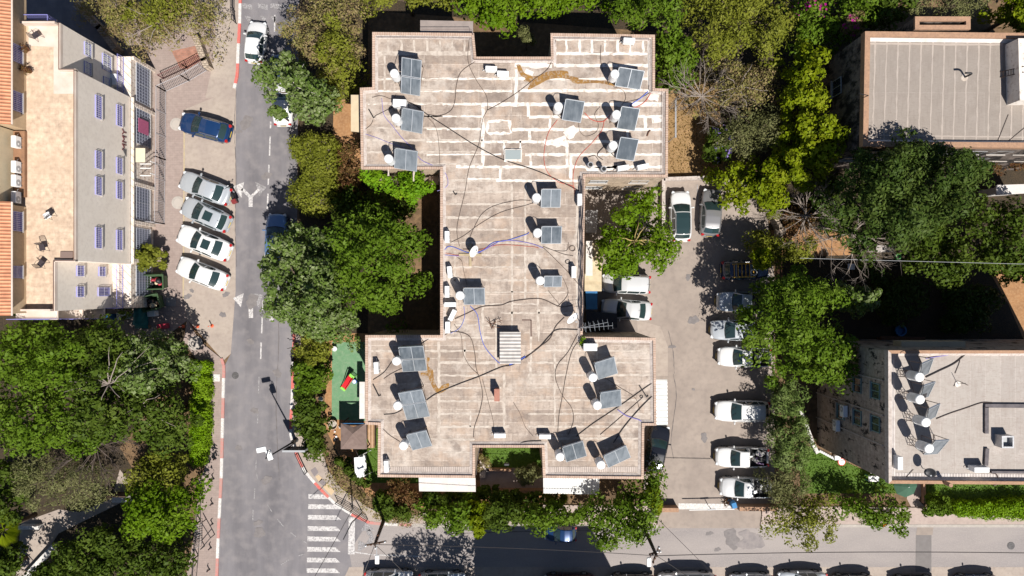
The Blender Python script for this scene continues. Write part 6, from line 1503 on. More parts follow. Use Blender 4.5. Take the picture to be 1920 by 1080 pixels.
    for sg, k in ((1,'h1'),(-1,'h2')):
        for q, sd in ((1,d1-.15),(2,d2-.15)): out[k+str(q)] = mk("handle", MB().bbox((L/2-sd, sg*(W/2+.005), belt-.08), (.17,.03,.03), .01))
    out['ant'] = mk("aerial", MB().tube([(L/2-rg_[0]+.15, 0, interp(K['prof'], rg_[0]-.15)), (L/2-rg_[0]-.1, 0, interp(K['prof'], rg_[0]-.15)+.2)], .012, 4))
    m = MB(); m.lathe((0,0,0), [(.16,-.09),(.30,-.10),(R_,-.06),(R_,.06),(.30,.10),(.235,.09),(.225,.05)], 22, Matrix.Rotation(math.pi/2, 4, 'X')); out['ty'] = mk("tyre", m)
    m = MB(); m.lathe((0,0,0), [(.235,-.06),(.235,.04),(.20,.06),(.08,.085),(.05,.09)], 16, Matrix.Rotation(math.pi/2, 4, 'X')); 
    for a in range(5): m.box((math.cos(a*1.2566)*.14, -.088, math.sin(a*1.2566)*.14), (.19,.02,.045), 0, 0, -a*1.2566)
    out['rm'] = mk("rim", m)
    zr2 = H+.02; out['rail'] = [mk("roof_rail", MB().tube([(L/2-ws[1]-.15, sg*W*.33, H-.04), (L/2-ws[1]-.25, sg*W*.335, H+.045), (L/2-rg_[0]+.2, sg*W*.335, H+.035), (L/2-rg_[0]+.1, sg*W*.33, H-.05)], .022, 5)) for sg in (1, -1)]
    xs = L/2-ws[1]-.62; out['sun'] = mk("sunroof", MB().bbox((xs, 0, H+.022), (.66, .74, .03), .03)); 
    CMESH[kind] = out; return out
M_cg = plain("car_glass", (.022,.042,.043), .05, 0, 0, .9); M_lamp = plain("lamp_glass", (.62,.64,.66), .12); M_red = plain("tail_red", (.38,.015,.015), .2); M_rim = plain("alloy_rim", (.42,.42,.43), .35, .7)
M_plate = plain("plate_yellow", (.62,.45,.05), .5)
PAINT = {}
def paint(name, c, metal=.0, rough=.3):
    if name not in PAINT: PAINT[name] = plain("car_paint_"+name, c, rough, metal, .8)
    return PAINT[name]
WHITE = paint("white", (.68,.68,.675)); SILVER = paint("silver", (.47,.50,.53), .3); GREY = paint("grey", (.26,.255,.26), .4); NAVY = paint("navy", (.012,.028,.075), .2, .22); BLUE = paint("blue", (.010,.04,.125), .25); BLACK = paint("black", (.012,.013,.018), .1, .2); LBLUE = paint("light_blue", (.14,.24,.42), .4); PEARL = paint("pearl", (.60,.60,.60), .2)
NAMES = {'saloon':"saloon_car", 'hatch':"hatchback", 'suv':"off_road_car", 'estate':"estate_car", 'van':"van", 'pickup':"pickup_truck"}
def car(kind, f, r, col, label, group="cars parked in the car park", roof=None, rails=False, sunroof=False, scale=1.0, rearbar=False, load=False, z=0.0, W=1.0):
    "f, r: photo pixels of nose and tail"
    m = car_meshes(kind); K = m['K']; a, b = P(f[0],f[1],.7), P(r[0],r[1],.7); d = a-b; c = (a+b)/2
    t = thing(NAMES[kind], (c.x, c.y, z), label, "pickup" if kind == 'pickup' else ("van" if kind == 'van' else "car"), group, math.atan2(d.y, d.x))
    k = d.length/K['L']; t.scale = (k, W*min(1.04, max(.94, k)), 1.0)
    def pt(name, me, mat, par=None, loc=None, rz=None):
        o = bpy.data.objects.new(name, me); COL.objects.link(o); o.parent = par or t
        if loc: o.location = loc
        if rz: o.rotation_euler = (0,0,rz)
        if not me.materials: me.materials.append(None)
        o.material_slots[0].link = 'OBJECT'; o.material_slots[0].material = mat; return o
    body = pt("body", m['body'], col)
    for g, nm, mt in (('bonnet','bonnet',col),('roof','roof',roof or col),('windscreen','windscreen',M_cg),('rear_window','rear_window',M_cg),('cowl','cowl',M_black),('bed','load_bed',M_dark)):
        if g in m:
            o = pt(nm, m[g], mt)
            if g == 'windscreen': pt("wiper", m['wp'], M_black, o)
            if g == 'roof':
                if sunroof: pt("sunroof", m['sun'], M_cg, o)
                if rails:
                    for q in m['rail']: pt("roof_rail", q, M_rim, o)
                pt("aerial", m['ant'], M_black, o)
    for sd, hk, mk_ in (('l','h1','ml'),('r','h2','mr')):
        fd = pt("door", m['fdoor_'+sd], col); pt("handle", m[hk+'1'], M_dark if col is BLACK else col, fd)
        if 'rdoor_'+sd in m: rd = pt("door", m['rdoor_'+sd], col); pt("handle", m[hk+'2'], M_dark if col is BLACK else col, rd)
        for g in ('fwin_','rwin_','qwin_'):
            if g+sd in m: pt("side_window", m[g+sd], M_cg)
        pt("wing_mirror", m[mk_], col)
    for g, nm, mt in (('hl','headlight',M_lamp),('hl2','headlight',M_lamp),('tl','taillight',M_red),('tl2','taillight',M_red),('gr','grille',M_dark),('npf','number_plate',M_plate),('npr','number_plate',M_plate),('bp','bumper',col),('fl','underside',M_black)): pt(nm, m[g], mt)
    for x in (m['ra'], m['rb']):
        for sg in (1, -1):
            w = pt("wheel", m['ty'], M_black, None, (x, sg*(K['W']/2-.13), .345), math.pi if sg > 0 else 0.0); pt("rim", m['rm'], M_rim, w)
    return t
GP = "cars parked at an angle in front of the cream building"
car('hatch', (337,226), (432,252), BLUE, "dark blue hatchback parked alone above the row of four at an angle", GP, rails=True)
car('saloon', (338,335), (432,371), SILVER, "silver-blue saloon, uppermost of the four angled cars, with a motorcycle at its tail", GP)
car('hatch', (342,383), (430,422), SILVER, "silver hatchback with a dark sunroof and red tail lamps, second of the four angled cars", GP, sunroof=True)
car('saloon', (334,436), (431,475), WHITE, "white saloon with a dark sunroof, third of the four angled cars", GP, sunroof=True)
car('saloon', (333,495), (425,531), WHITE, "plain white saloon without a sunroof, lowest of the four angled cars", GP)
GRD = "cars on the main road"
car('hatch', (484,40), (476,118), WHITE, "white hatchback driving in the left lane near the top of the road", GRD)
car('saloon', (531,153), (531,236), WHITE, "white saloon parked on the road, mostly hidden by the silvery poplar", GRD)
car('hatch', (523,101), (524,147), BLUE, "small blue car parked in tree shade behind the white roadside saloon", GRD)
car('hatch', (520,400), (517,492), LBLUE, "light blue car parked on the road with its nose up, tail under the large poplar", GRD)
GE2 = "cars in the east car park"
car('suv', (1275,358), (1276,453), WHITE, "white car with an all-black glass roof, parked nose-up against the low wall", GE2, roof=M_cg, rails=True)
car('hatch', (1336,354), (1330,443), GREY, "grey hatchback parked nose-up beside the black-roofed white car", GE2)
car('van', (1128,530), (1219,534), PEARL, "white van with a grooved roof, its nose under the bright green tree", GE2)
car('saloon', (1127,577), (1222,584), PEARL, "pearl white saloon parked below the van by the blue shed", GE2)
car('suv', (1442,503), (1352,507), NAVY, "dark car carrying a yellow ladder on its roof", GE2, rails=True)
car('pickup', (1343,565), (1446,567), SILVER, "silver pickup with a leaf-dappled bonnet, uppermost of three tucked under the wide green tree", GE2)
car('hatch', (1332,618), (1420,620), SILVER, "pale silver-blue car with a dappled bonnet, middle of three under the wide green tree", GE2)
car('pickup', (1345,668), (1445,670), WHITE, "white car with clutter behind its windscreen, lowest of three under the wide green tree", GE2)
car('estate', (1340,770), (1443,771), WHITE, "long white estate car parked alone in front of the tall conifer hedge", GE2, rails=True)
car('pickup', (1341,856), (1440,857), WHITE, "white pickup with a pile of pale goods in its bed, above the last pickup", GE2, load=True)
car('pickup', (1349,912), (1446,915), PEARL, "silver-white pickup with a frame and dark scrap in its bed, nearest the barrier", GE2)
car('estate', (1241,797), (1221,886), BLACK, "black estate car parked against the main block under the ribbed side canopy", GE2)
GB = "cars parked along the bottom street"
car('hatch', (1021,999), (1081,1000), BLUE, "small blue car in deep tree shade on the upper side of the street", GB, W=.85)
for i, (x0, x1, y, kind, col, fr, lab) in enumerate([
 (683,775,1089,'hatch',WHITE,0,"white hatchback, leftmost of the cars cut off by the bottom edge"),
 (785,873,1092,'hatch',SILVER,0,"silver hatchback next to the leftmost car on the bottom edge"),
 (1020,1115,1095,'saloon',paint("dark_red",(.05,.008,.01),.2),1,"dark red car at the bottom edge, wholly in the block's shadow"),
 (1143,1228,1095,'hatch',BLACK,1,"black hatchback at the bottom edge, right of the shadow's end"),
 (1233,1342,1094,'van',PEARL,1,"pale van at the bottom edge below the second utility pole"),
 (1368,1450,1094,'hatch',SILVER,1,"silver hatchback with a red lamp at the bottom edge, right of the pale van"),
 (1459,1550,1090,'saloon',SILVER,1,"silver saloon at the bottom edge below the loose yellow-green tree"),
 (1560,1641,1096,'hatch',BLACK,1,"dark hatchback at the bottom edge left of the dark asphalt patch"),
 (1674,1758,1099,'hatch',BLACK,1,"dark hatchback at the bottom edge under the dark asphalt patch"),
 (1790,1874,1097,'saloon',NAVY,1,"dark saloon, rightmost car at the bottom edge")]):
    a, b = (x0, y), (x1, y); car(kind, a if fr else b, b if fr else a, col, lab, GB)
# grooves on the van's roof, loads in the pickups, ladder on the dark car
def lie(px, py, z): p = P(px,py,z); return p
c = P(1395,507,1.85); t = thing("ladder", (c.x,c.y,1.72), "yellow ladder lying on the roof of the dark car", "ladder", None, .03); M_yel = plain("yellow_fibreglass", (.62,.34,.04), .5)
for s in (-1, 1): o = MB().box((0,s*.55,.10), (1.9,.07,.07)).build("rail", M_yel); o.parent = t
for i in range(6): o = MB().box((-.8+i*.32,0,.10), (.05,1.04,.05)).build("rung", M_yel); o.parent = t
m = MB(); 
for x in (-.6, .6): m.box((x,0,.03), (.05,1.3,.05))
o = m.build("rack_bar", M_rim); o.parent = t
coil(1412, 512, 1.80, .33, "white hose ring lying on the ladder car", M_white, 3)
def load(px, py, zb, n, cols, lab, spread, seed, frame=False):
    rg = random.Random(seed); c = P(px,py,zb); t = thing("load", (c.x,c.y,zb), lab, "load")
    for i in range(n):
        s = (rg.uniform(.15,.55), rg.uniform(.12,.4), rg.uniform(.08,.35)); m = MB().bbox((c.x+rg.uniform(-1,1)*spread[0], c.y+rg.uniform(-1,1)*spread[1], zb+s[2]/2+rg.uniform(0,.25)), s, .03, rg.uniform(0,3.1))
        m.build(rg.choice(("carton", "crate")), rg.choice(cols), t)
    if frame:
        for x in (-.55, .2):
            m = MB(); m.tube([(c.x+x,c.y-.62,zb), (c.x+x,c.y-.62,zb+.75), (c.x+x,c.y+.62,zb+.75), (c.x+x,c.y+.62,zb)], .03, 5); m.build("hoop", M_dark, t)
load(1413, 856, .64, 16, [M_white, M_kw, M_seal, plain("mauve_goods", (.35,.22,.38), .7), M_dark], "pale boxes and goods piled in the loaded white pickup's bed", (.68,.52), 2)
load(1414, 914, .64, 12, [M_dark, M_rim, M_white, M_rust], "dark scrap heaped in the bed of the pickup nearest the barrier", (.62,.5), 5, True)
load(1413, 669, .64, 8, [M_dark, M_white, M_rim], "jumble of goods in the lowest of the three shaded pickups", (.5,.45), 9)
# two-wheelers
def scooter(px, py, rz, body, label, box=None):
    c = P(px,py,.5); t = thing("motorcycle", (c.x,c.y,0), label, "motorcycle", None, rz)
    def pt(n, mb, m, par=None, sm_=False): o = mb.build(n, m, None, sm_); o.parent = par or t; return o
    for x in (.62, -.62):
        w = pt("wheel", MB().lathe((x,0,.28), [(.14,-.05),(.24,-.06),(.28,-.03),(.28,.03),(.24,.06),(.14,.05)], 18, Matrix.Rotation(math.pi/2,4,'X')), M_black); pt("rim", MB().lathe((x,0,.28), [(.15,-.03),(.15,.03)], 12, Matrix.Rotation(math.pi/2,4,'X')), M_rim, w)
    pt("body", MB().tube([(.55,0,.55),(.42,0,.62),(.25,0,.42),(-.1,0,.42),(-.3,0,.62),(-.75,0,.72)], [.10,.17,.14,.15,.19,.10], 10), body, None, True)
    pt("seat", MB().tube([(.05,0,.74),(-.2,0,.80),(-.55,0,.82),(-.75,0,.84)], [.08,.15,.15,.08], 10), M_black, None, True)
    pt("handlebar", MB().tube([(.38,-.36,1.0),(.46,-.12,1.02),(.46,.12,1.02),(.38,.36,1.0)], .025, 6), M_dark)
    pt("fork", MB().tube([(.46,0,1.0),(.62,0,.28)], .04, 6), M_dark); pt("headlight", MB().lathe((.58,0,.85), [(.05,-.08),(.10,0),(.08,.06)], 12, Matrix.Rotation(math.pi/2,4,'Y')), M_lamp)
    for s in (-1, 1): pt("mirror", MB().tube([(.42,s*.28,1.02),(.38,s*.36,1.2)], .012, 4).bbox((.37,s*.38,1.24), (.03,.13,.09), .02), M_dark)
    if box: pt("top_box", MB().bbox((-.85,0,1.0), (.38,.42,.32), .05), box)
    return t
scooter(552.5, 661, 1.45, plain("scooter_red", (.45,.02,.03), .3), "red scooter parked on the kerb by the bushes")
scooter(436, 362, 2.0, M_dark, "dark motorcycle standing at the tail of the uppermost silver saloon", plain("box_maroon", (.20,.03,.03), .4))
# ------------------------------------------------------------------ street furniture, yards, small things
def wire(a, b, sag, r, label, n=14, name="power_line", mat=None):
    a, b = Vector(a), Vector(b); pts = []
    for i in range(n+1):
        t = i/n; p = a.lerp(b, t); p.z -= sag*4*t*(1-t); pts.append(p)
    return tag(MB().tube(pts, r, 5, False).build(name, mat or CB['k']), label, "cable")
# street lamp with twin heads
b = P(556,824,0); top = P(500,852,7.0); t = thing("street_lamp", (b.x,b.y,0), "tall dark street lamp with two pale heads leaning over the main road", "street lamp")
top = Vector((b.x-.15, b.y+.1, 6.9)); h1 = P(490,843,7.1); h2 = P(505,853,6.7)
MB().tube([(b.x,b.y,0), (b.x,b.y,1.2), (b.x,b.y,1.3), top], [.11,.11,.075,.05], 10).build("pole", M_dark, t, smooth=True)
MB().lathe((b.x,b.y,0), [(.22,.11),(.20,.2),(.12,.25)], 12).build("base", M_dark, t)
e = P(503,845,7.05); MB().tube([top, e, h1], .035, 6).tube([e, P(507,847,6.85), h2], .03, 6).build("arm", M_dark, t)
for h, rz, sz in ((h1,.2,(.75,.40,.12)),(h2,-1.25,(.8,.42,.12))): MB().bbox((h.x,h.y,h.z), sz, .06, rz).build("lamp_head", M_white, t)
# advertising / bus panel on posts, seen edge-on
a, c = P(530,846,3.1), P(571,846,3.1); d = Vector((c.x-a.x, c.y-a.y, 0)); mid = (a+c)/2
t = thing("sign_panel", (mid.x,mid.y,0), "framed dark sign panel standing on the kerb beside the street lamp", "sign"); rz = math.atan2(d.y,d.x); w = d.length
MB().box((mid.x,mid.y,2.35), (w,.12,1.4), rz, 0).build("panel", noisy("panel_brown", (.16,.12,.11), (.10,.08,.08), 2), t)
m = MB()
for sx in (-1, -.33, .33, 1): m.box((mid.x+math.cos(rz)*sx*w/2, mid.y, 2.35), (.05,.15,1.44), rz, 0)
m.box((mid.x,mid.y,3.10), (w+.06,.16,.06), rz); m.build("frame", M_frame_grey, t); m = MB()
for sx in (-.8, .8): MB().tube([(mid.x+sx*w/2,mid.y+.1,0), (mid.x+sx*w/2,mid.y+.1,2.3)], .05, 6).build('post', M_dark, t)
# guard rails at the crossing and elsewhere
def guard(px, label, h=.95, mat=None, name="guard_rail", group="pedestrian guard rails"):
    w = P2(px); t = thing(name, (w[0].x,w[0].y,0), label, "guard rail", group)
    for a, b in zip(w[:-1], w[1:]):
        m = MB(); 
        for z in (.25, .6, h): m.tube([(a.x,a.y,z),(b.x,b.y,z)], .028, 6)
        m.build("rail", mat or M_dark, t)
    for p in w: MB().tube([(p.x,p.y,0),(p.x,p.y,h+.02)], .035, 6).build("post", mat or M_dark, t)
    return t
guard([(634,938),(662,953),(690,972)], "black guard rail at the crossing's upper corner")
guard([(553,822),(560,848),(577,884)], "black guard rail curving below the framed sign panel")
guard([(441,-5),(441,22),(444,45)], "black guard rail at the top of the road by the painted kerb", 1.0)
bar_fence([(379,900),(377,975),(373,1040),(368,1100)], 1.1, "long thin dark park railing beside the lower pink pavement", M_dark, .5, r=.008)
# gate frame by the lower pavement
t = thing("gate", P(378,985), "dark metal gate frame with a grey bicycle rack on the lower pavement", "gate"); t.location.z = 0; m = MB()
p0, p1, p2 = P(378,980,1.0), P(395,1008,.9), P(376,1030,.9); m.tube([p0,p1,p2], .04, 6); m.tube([(p0.x,p0.y,0),p0], .04, 6); m.tube([(p2.x,p2.y,0),p2], .04, 6); m.tube([(p1.x,p1.y,0),p1], .04, 6); m.build("frame", M_dark, t); m = MB()
for i in range(10):
    a = P(371,983+i*4.5,.05); m.tube([a, a+Vector((0,0,.6)), P(378,983+i*4.5,.65), P(378,983+i*4.5,.05)], .018, 5)
m.build("rack", M_galv, t)
# curved bollards on the lower pavement
bp = None
for px, py, lab in ((402,861,"dark bent bollard on the lower pavement beside the hedge's end"),(398,899,"dark bent bollard below the hedge, second from the top"),(396,946,"dark bent bollard by the fresh bright green tree"),(396,984,"dark bent bollard beside the gate frame's top"),(393,1029,"dark bent bollard beside the gate frame's foot"),(390,1070,"lowest dark bent bollard, near the bottom edge")):
    c = P(px,py,.4)
    if bp is None:
        bp = thing("bollard", (0,0,0), lab, "bollard", "bent bollards on the lower pavement")
        o = MB().lathe((0,0,0), [(.13,.11),(.12,.15),(.07,.18),(.065,.7),(.085,.72),(.085,.78),(.04,.86)], 12).build("post", M_dark); o.parent = bp
        o = MB().lathe((0,0,0), [(.069,.56),(.069,.64)], 12).build("band", M_kr); o.parent = bp
        o = MB().tube([(-.02,.0,.80),(.10,.14,.86),(.16,.30,.80)], [.05,.05,.035], 7).build("arm", M_dark); o.parent = bp; q = bp
    else: q = copy_tree(bp); q["label"] = lab
    q.location = (c.x,c.y,.035); q.scale = (.72,.72,.72); q.rotation_euler = (0,0,R.uniform(-.3,.3))
# red flexible posts
rp = None; M_orange = plain("orange_plastic", (.65,.10,.03), .45)
for px, py, lab in ((344,612,"red flexible post half in tree shade, left of two others"),(371,612,"red flexible post in the middle of the parking bay's lower end"),(398,611,"rightmost red flexible post, nearest the road")):
    c = P(px,py,0)
    if rp is None:
        rp = thing("traffic_post", (0,0,0), lab, "traffic post", "red flexible posts"); q = rp
        o = MB().lathe((0,0,0), [(.15,.014),(.15,.05),(.06,.07),(.045,.10),(.045,.75),(.03,.77)], 12).build("post", M_orange); o.parent = rp
        for z in (.42, .58): o = MB().lathe((0,0,0), [(.0475,z),(.0475,z+.09)], 12).build("band", M_white); o.parent = rp
    else: q = copy_tree(rp); q["label"] = lab
    q.location = (c.x,c.y,0)
# green skips with rubbish, tarpaulin
M_bin = noisy("bin_green", (.055,.10,.045), (.035,.07,.03), 3, rough=.6); M_inner = plain("bin_inside", (.03,.04,.025), .9)
def skip_bin(px, py, rz, label, lab2, seed):
    c = P(px,py,.9); t = thing("skip_bin", (c.x,c.y,0), label, "rubbish skip", "green rubbish skips", rz); x, y, h = .72, .58, 1.2; o_ = lambda n, mb, m: setattr(mb.build(n, m), 'parent', t)
    m = MB(); out = [(-x,-y),(x,-y),(x,y),(-x,y)]; inn = [(-x+.07,-y+.07),(x-.07,-y+.07),(x-.07,y-.07),(-x+.07,y-.07)]; n = 4
    low = [(p[0]*.82,p[1]*.82) for p in out]
    m.add([(p[0],p[1],.18) for p in low]+[(p[0],p[1],h) for p in out]+[(p[0],p[1],h) for p in inn]+[(p[0]*.85,p[1]*.85,.3) for p in inn], [(k*4+i, k*4+(i+1)%4, (k+1)*4+(i+1)%4, (k+1)*4+i) for k in range(3) for i in range(4)]+[(12,13,14,15),(3,2,1,0)]); o_("body", m, M_bin)
    m = MB()
    for s in (-1, 1): m.box((s*(x+.02),0,h+.03), (.10,2*y+.12,.07)).box((0,s*(y+.02),h+.032), (2*x-.062,.10,.07))
    o_("rim", m, M_bin); m = MB(); m.box((0,y+.10,h+.22), (2*x,.06,.5), 0, .35); o_("lid", m, M_bin)
    for sx in (-1, 1):
        for sy in (-1, 1): o_("wheel", MB().lathe((sx*x*.7,sy*y*.7,.09), [(.09,-.03),(.09,.03)], 10, Matrix.Rotation(math.pi/2,4,'X')), M_black)
    rg = random.Random(seed)
    r2 = thing("rubbish", (c.x,c.y,.7), lab2, "rubbish")
    for i in range(9):
        s = rg.uniform(.14,.3); mm = MB(); mm.lathe((c.x+rg.uniform(-.35,.35),c.y+rg.uniform(-.25,.25),.62+rg.uniform(0,.35)), [(.02,0),(s*.8,s*.3),(s*.9,s*.7),(s*.5,s*1.1),(.03,s*1.25)], 8); mm.build("bag", rg.choice([M_black, M_white, M_timber, M_dark, plain("bag_red",(.4,.04,.06),.5), M_cream, plain("bag_brown",(.22,.14,.08),.8)]), r2)
skip_bin(293, 529, .03, "open green skip, the upper of two, with red and dark rubbish inside", "rubbish bags heaped in the upper green skip", 3)
skip_bin(286, 568, .25, "open green skip tilted slightly, the lower of two", "brownish rubbish in the lower green skip", 6)
p = P(255,594,1.2); m = MB(); rgx = random.Random(2); nx, ny = 8, 12; vs = []
for i in range(nx):
    for j in range(ny):
        ed = max(abs(i-3.5)/3.5, abs(j-5.5)/5.5); vs.append((p.x+(i-3.5)*.16, p.y+(j-5.5)*.19, 1.15*(1-max(0,ed-.6)*1.9)+rgx.uniform(-.06,.06)))
m.add(vs, [(i*ny+j,(i+1)*ny+j,(i+1)*ny+j+1,i*ny+j+1) for i in range(nx-1) for j in range(ny-1)]); tag(m.build("tarpaulin", noisy("teal_tarp", (.02,.17,.16), (.015,.11,.11), 2, rough=.5), smooth=True), "teal tarpaulin thrown over a heap beside the lower green skip", "tarpaulin")
for px, py, s, mt, lab in ((228,592,(.9,.6,.9),M_white,"white cupboard dumped left of the teal tarpaulin"),(283,588,(.7,.5,.6),M_white,"white box dumped just below the lower green skip"),(303,612,(.9,.45,.5),plain("crate_red",(.4,.03,.06),.5),"red box in tree shade below the green skips"),(200,596,(.8,.6,.8),M_blue,"blue box below the cream building's lower balconies"),(275,613,(.5,.3,.3),plain("bag_brown",(.22,.14,.08),.8),"small brown carton left of the red box")):
    c = P(px,py,s[2]); tag(MB().bbox((c.x,c.y,s[2]/2), s, .05, .1).build("box", mt), lab, "box")
t = thing("signpost", P(293,642), "thin white-topped post in the shade below the red box", "post"); t.location.z = 0; c = P(293,642); MB().tube([(c.x,c.y,0),(c.x,c.y,2.4)], .035, 6).build("pole", M_galv, t); MB().box((c.x,c.y,2.5), (.04,.4,.3)).build("plate", M_frame_grey, t)
# bench in the park, bench-like wall
c = P(222,938,.8); t = thing("bench", (c.x,c.y,0), "pale stone bench with a dark slatted back beside the park path", "bench"); MB().bbox((c.x,c.y,.25), (1.5,.6,.5), .04).build("seat", M_kw, t); MB().bbox((c.x,c.y+.42,.6), (1.6,.12,1.2), .03).build("backrest", M_timber, t)
# utility poles, lines, street light heads
def utility(base, top_px, h, label, arms, seed):
    b = P(base[0],base[1],0); tp = P(top_px[0],top_px[1],h); t = thing("utility_pole", (b.x,b.y,0), label, "utility pole", "wooden utility poles")
    MB().tube([b, b.lerp(tp,.5), tp], [.17,.14,.11], 9).build("pole", M_timber, t, smooth=True)
    rg = random.Random(seed)
    for k, (dx, dy, z0) in enumerate(arms):
        c = tp+Vector((0,0,-z0)); MB().box(c, (dx,.10,.10), dy).build("crossarm", M_timber, t)
        for s in (-.45,-.2,.2,.45):
            q = c+Vector((math.cos(dy)*dx*s, math.sin(dy)*dx*s, .05)); MB().lathe(q, [(.05,0),(.07,.04),(.05,.09),(.065,.13),(.03,.18)], 10).build("insulator", M_white if rg.random() < .5 else M_rust, t)
    d = (tp-b).normalized(); m = MB()
    for i in range(14): q = b+d*(h*.25+i*h*.05); m.tube([q+Vector((-.16,.05,0)), q+Vector((.16,.05,0))], .018, 4)
    m.build("steps", M_galv, t); return t, tp
t1, tp1 = utility((723,966), (703,1021), 8.6, "wooden utility pole with tangled insulators at the corner crossing", [(1.6,.2,.25),(1.1,1.4,.7)], 1)
t2, tp2 = utility((1206,986), (1231,1042), 8.6, "wooden utility pole with insulators rising beside the big leafy tree", [(1.3,1.2,.25),(.9,.3,.6)], 2)
for tt, tp, hp in ((t1,tp1,(707,1049)),(t2,tp2,(1217,1054))):
    h = P(hp[0],hp[1],7.9); MB().tube([tp+Vector((0,0,-.6)), Vector((h.x,h.y+.4,8.0)), h], .03, 6).build("lamp_arm", M_frame_grey, tt); MB().bbox((h.x,h.y,h.z), (.32,.68,.12), .06).build("lamp_head", M_white, tt)
wire(tp1, tp2, .35, .022, "power line between the two wooden utility poles")
wire(tp2, P(2000,1038,8.4), .5, .03, "thick power line running right from the second utility pole over the side street")
wire(tp1, P(640,1180,8.4), .3, .025, "power line running down and left from the corner utility pole")
wire(tp1, P(790,1110,8.2), .2, .02, "power line running down and right from the corner utility pole")
wire(tp2, P(1330,1110,8.2), .2, .022, "power line running down and right from the second utility pole")
wire(P(1215,955,7.0), P(1360,1100,8.0), .2, .018, "thin line crossing the street right of the second utility pole")
wire(P(662,953,4.6), P(585,1090,7.0), .15, .024, "line crossing the zebra crossing down to the bottom edge")
wire(P(1500,484,6.0), P(2000,497,7.5), .2, .016, "pale line across the shaded back yard to the right edge", mat=M_frame_grey)
c = P(661,951,0); t = thing("traffic_pole", (c.x,c.y,0), "dark pole with a short arm rising from the crossing's guard rail", "pole"); MB().tube([c, P(662,953,4.6)], .06, 7).build("pole", M_dark, t); MB().tube([(c.x+.9,c.y-.4,0), (c.x+.7,c.y-.2,3.2), (c.x-.0,c.y-1.6,3.2)], .05, 6).build("arm", M_dark, t)
# car park barrier
c = P(1374,949,0); t = thing("barrier", (c.x,c.y,0), "white barrier arm with a blue drive box at the car park entrance", "barrier"); q = P(1377,948,1.1)
MB().bbox((q.x,q.y,.55), (.42,.5,1.1), .04, .3).build("drive_box", noisy("barrier_blue", (.07,.24,.48), (.05,.19,.40), 4), t); e = P(1292,956,1.05)
MB().tube([(q.x,q.y-.3,1.05), (e.x,e.y,1.05)], .045, 8).build("arm", M_white, t); mm = (Vector((q.x,q.y-.3,1.05))+e)*.5; MB().box(mm, (.7,.10,.10), .06).build("band", M_frame_grey, t); MB().tube([(mm.x,mm.y,1.0),(mm.x,mm.y,.1)], .03, 6).build("strut", M_dark, t)
c = P(1370,944); rgk = np.random.default_rng(5); t = thing("shrub", (c.x,c.y,0), "dry little shrub beside the blue barrier box", "shrub"); leaf_obj("foliage", np.array([[c.x-.3,c.y+.4,.4],[c.x-.5,c.y+.1,.35]]), np.array([.35,.3]), 70, .16, .5, .8, LF['brown'], t, rgk); MB().tube([(c.x-.4,c.y+.2,0),(c.x-.4,c.y+.2,.4)], .03, 5).build("stem", M_bark, t)
MB_ = MB().ribbon(P2([(1272,949),(1370,950)]), .5, .021, .01); struct(MB_.build("gate_threshold", M_kw))
# sheds and canopies between the narrow block and the car park
def hut(name, px, z, mat, label, cat, wallmat=None, th=.12):
    pts = [tuple(p)[:2] for p in P2(px, z)]; cx = sum(p[0] for p in pts)/len(pts); cy = sum(p[1] for p in pts)/len(pts); t = thing(name, (cx,cy,0), label, cat)
    MB().prism(pts, z-th, z, True).build("roof", mat, t); pi = inset(ccw(pts), .15)
    MB().prism([(p.x,p.y) for p in pi], -.1, z-th-.003).build("walls", wallmat or mat, t); return t
hut("lean_to", [(1097,455),(1128,455),(1128,546),(1096,546)], 2.6, stripes("yellow_lean_to", (.44,.35,.22), (.50,.41,.27), 'Y', 1.05, .9, .7, .2), "long pale yellow lean-to against the middle block's right side", "lean-to", M_cream)
hut("lean_to", [(1099,452),(1111,452),(1111,517),(1098,517)], 3.0, M_flat_canopy, "narrow white canopy on the yellow lean-to", "canopy")
hut("shed", [(1098,394),(1121,394),(1119,436),(1098,436)], 2.5, noisy("shed_grey", (.34,.33,.33), (.26,.25,.25), 2), "grey flat shed roof at the inner corner under the bright green tree", "shed")
hut("shed", [(1098,544),(1120,544),(1120,580),(1099,580)], 2.5, M_blue, "blue shed roof next to the pearl white saloon", "shed")
hut("shed", [(1098,582),(1157,588),(1157,614),(1100,614)], 1.6, M_dark, "dark low store in the shade below the blue shed", "shed")
# playground: slide, drum, lights, stools, pavilion, slats, swing
c = P(650,718,.6); t = thing("slide", (c.x,c.y,0), "red and green toddler slide on the green play mat", "slide", None, math.radians(52)); pt = lambda n, mb, m: setattr(mb.build(n, m), 'parent', t)
M_sr, M_sg = plain("toy_red", (.55,.02,.03), .4), plain("toy_green", (.25,.62,.10), .4)
m = MB()
for i in range(7):
    a, b = -.62+i*.19, -.62+(i+1)*.19; za, zb = [(.12+.75*(j/7)**1.3) for j in (i, i+1)]; m.add([(a,-.18,za),(b,-.18,zb),(b,.18,zb),(a,.18,za),(a,-.18,za-.05),(b,-.18,zb-.05),(b,.18,zb-.05),(a,.18,za-.05)], [(0,1,2,3),(7,6,5,4),(0,4,5,1),(3,2,6,7)])
pt("chute", m, M_sr); m = MB()
for s in (-1, 1): m.tube([(-.66,s*.21,.16),(-.1,s*.21,.42),(.35,s*.21,.78),(.72,s*.21,1.0)], .04, 6)
pt("side", m, M_sr); pt("foot", MB().bbox((-.72,0,.09), (.22,.5,.16), .04), M_sg); pt("platform", MB().bbox((.78,0,.84), (.26,.5,.10), .04), M_sg); m = MB()
for s in (-1, 1): m.tube([(.72,s*.2,.84),(.98,s*.22,.02)], .035, 6)
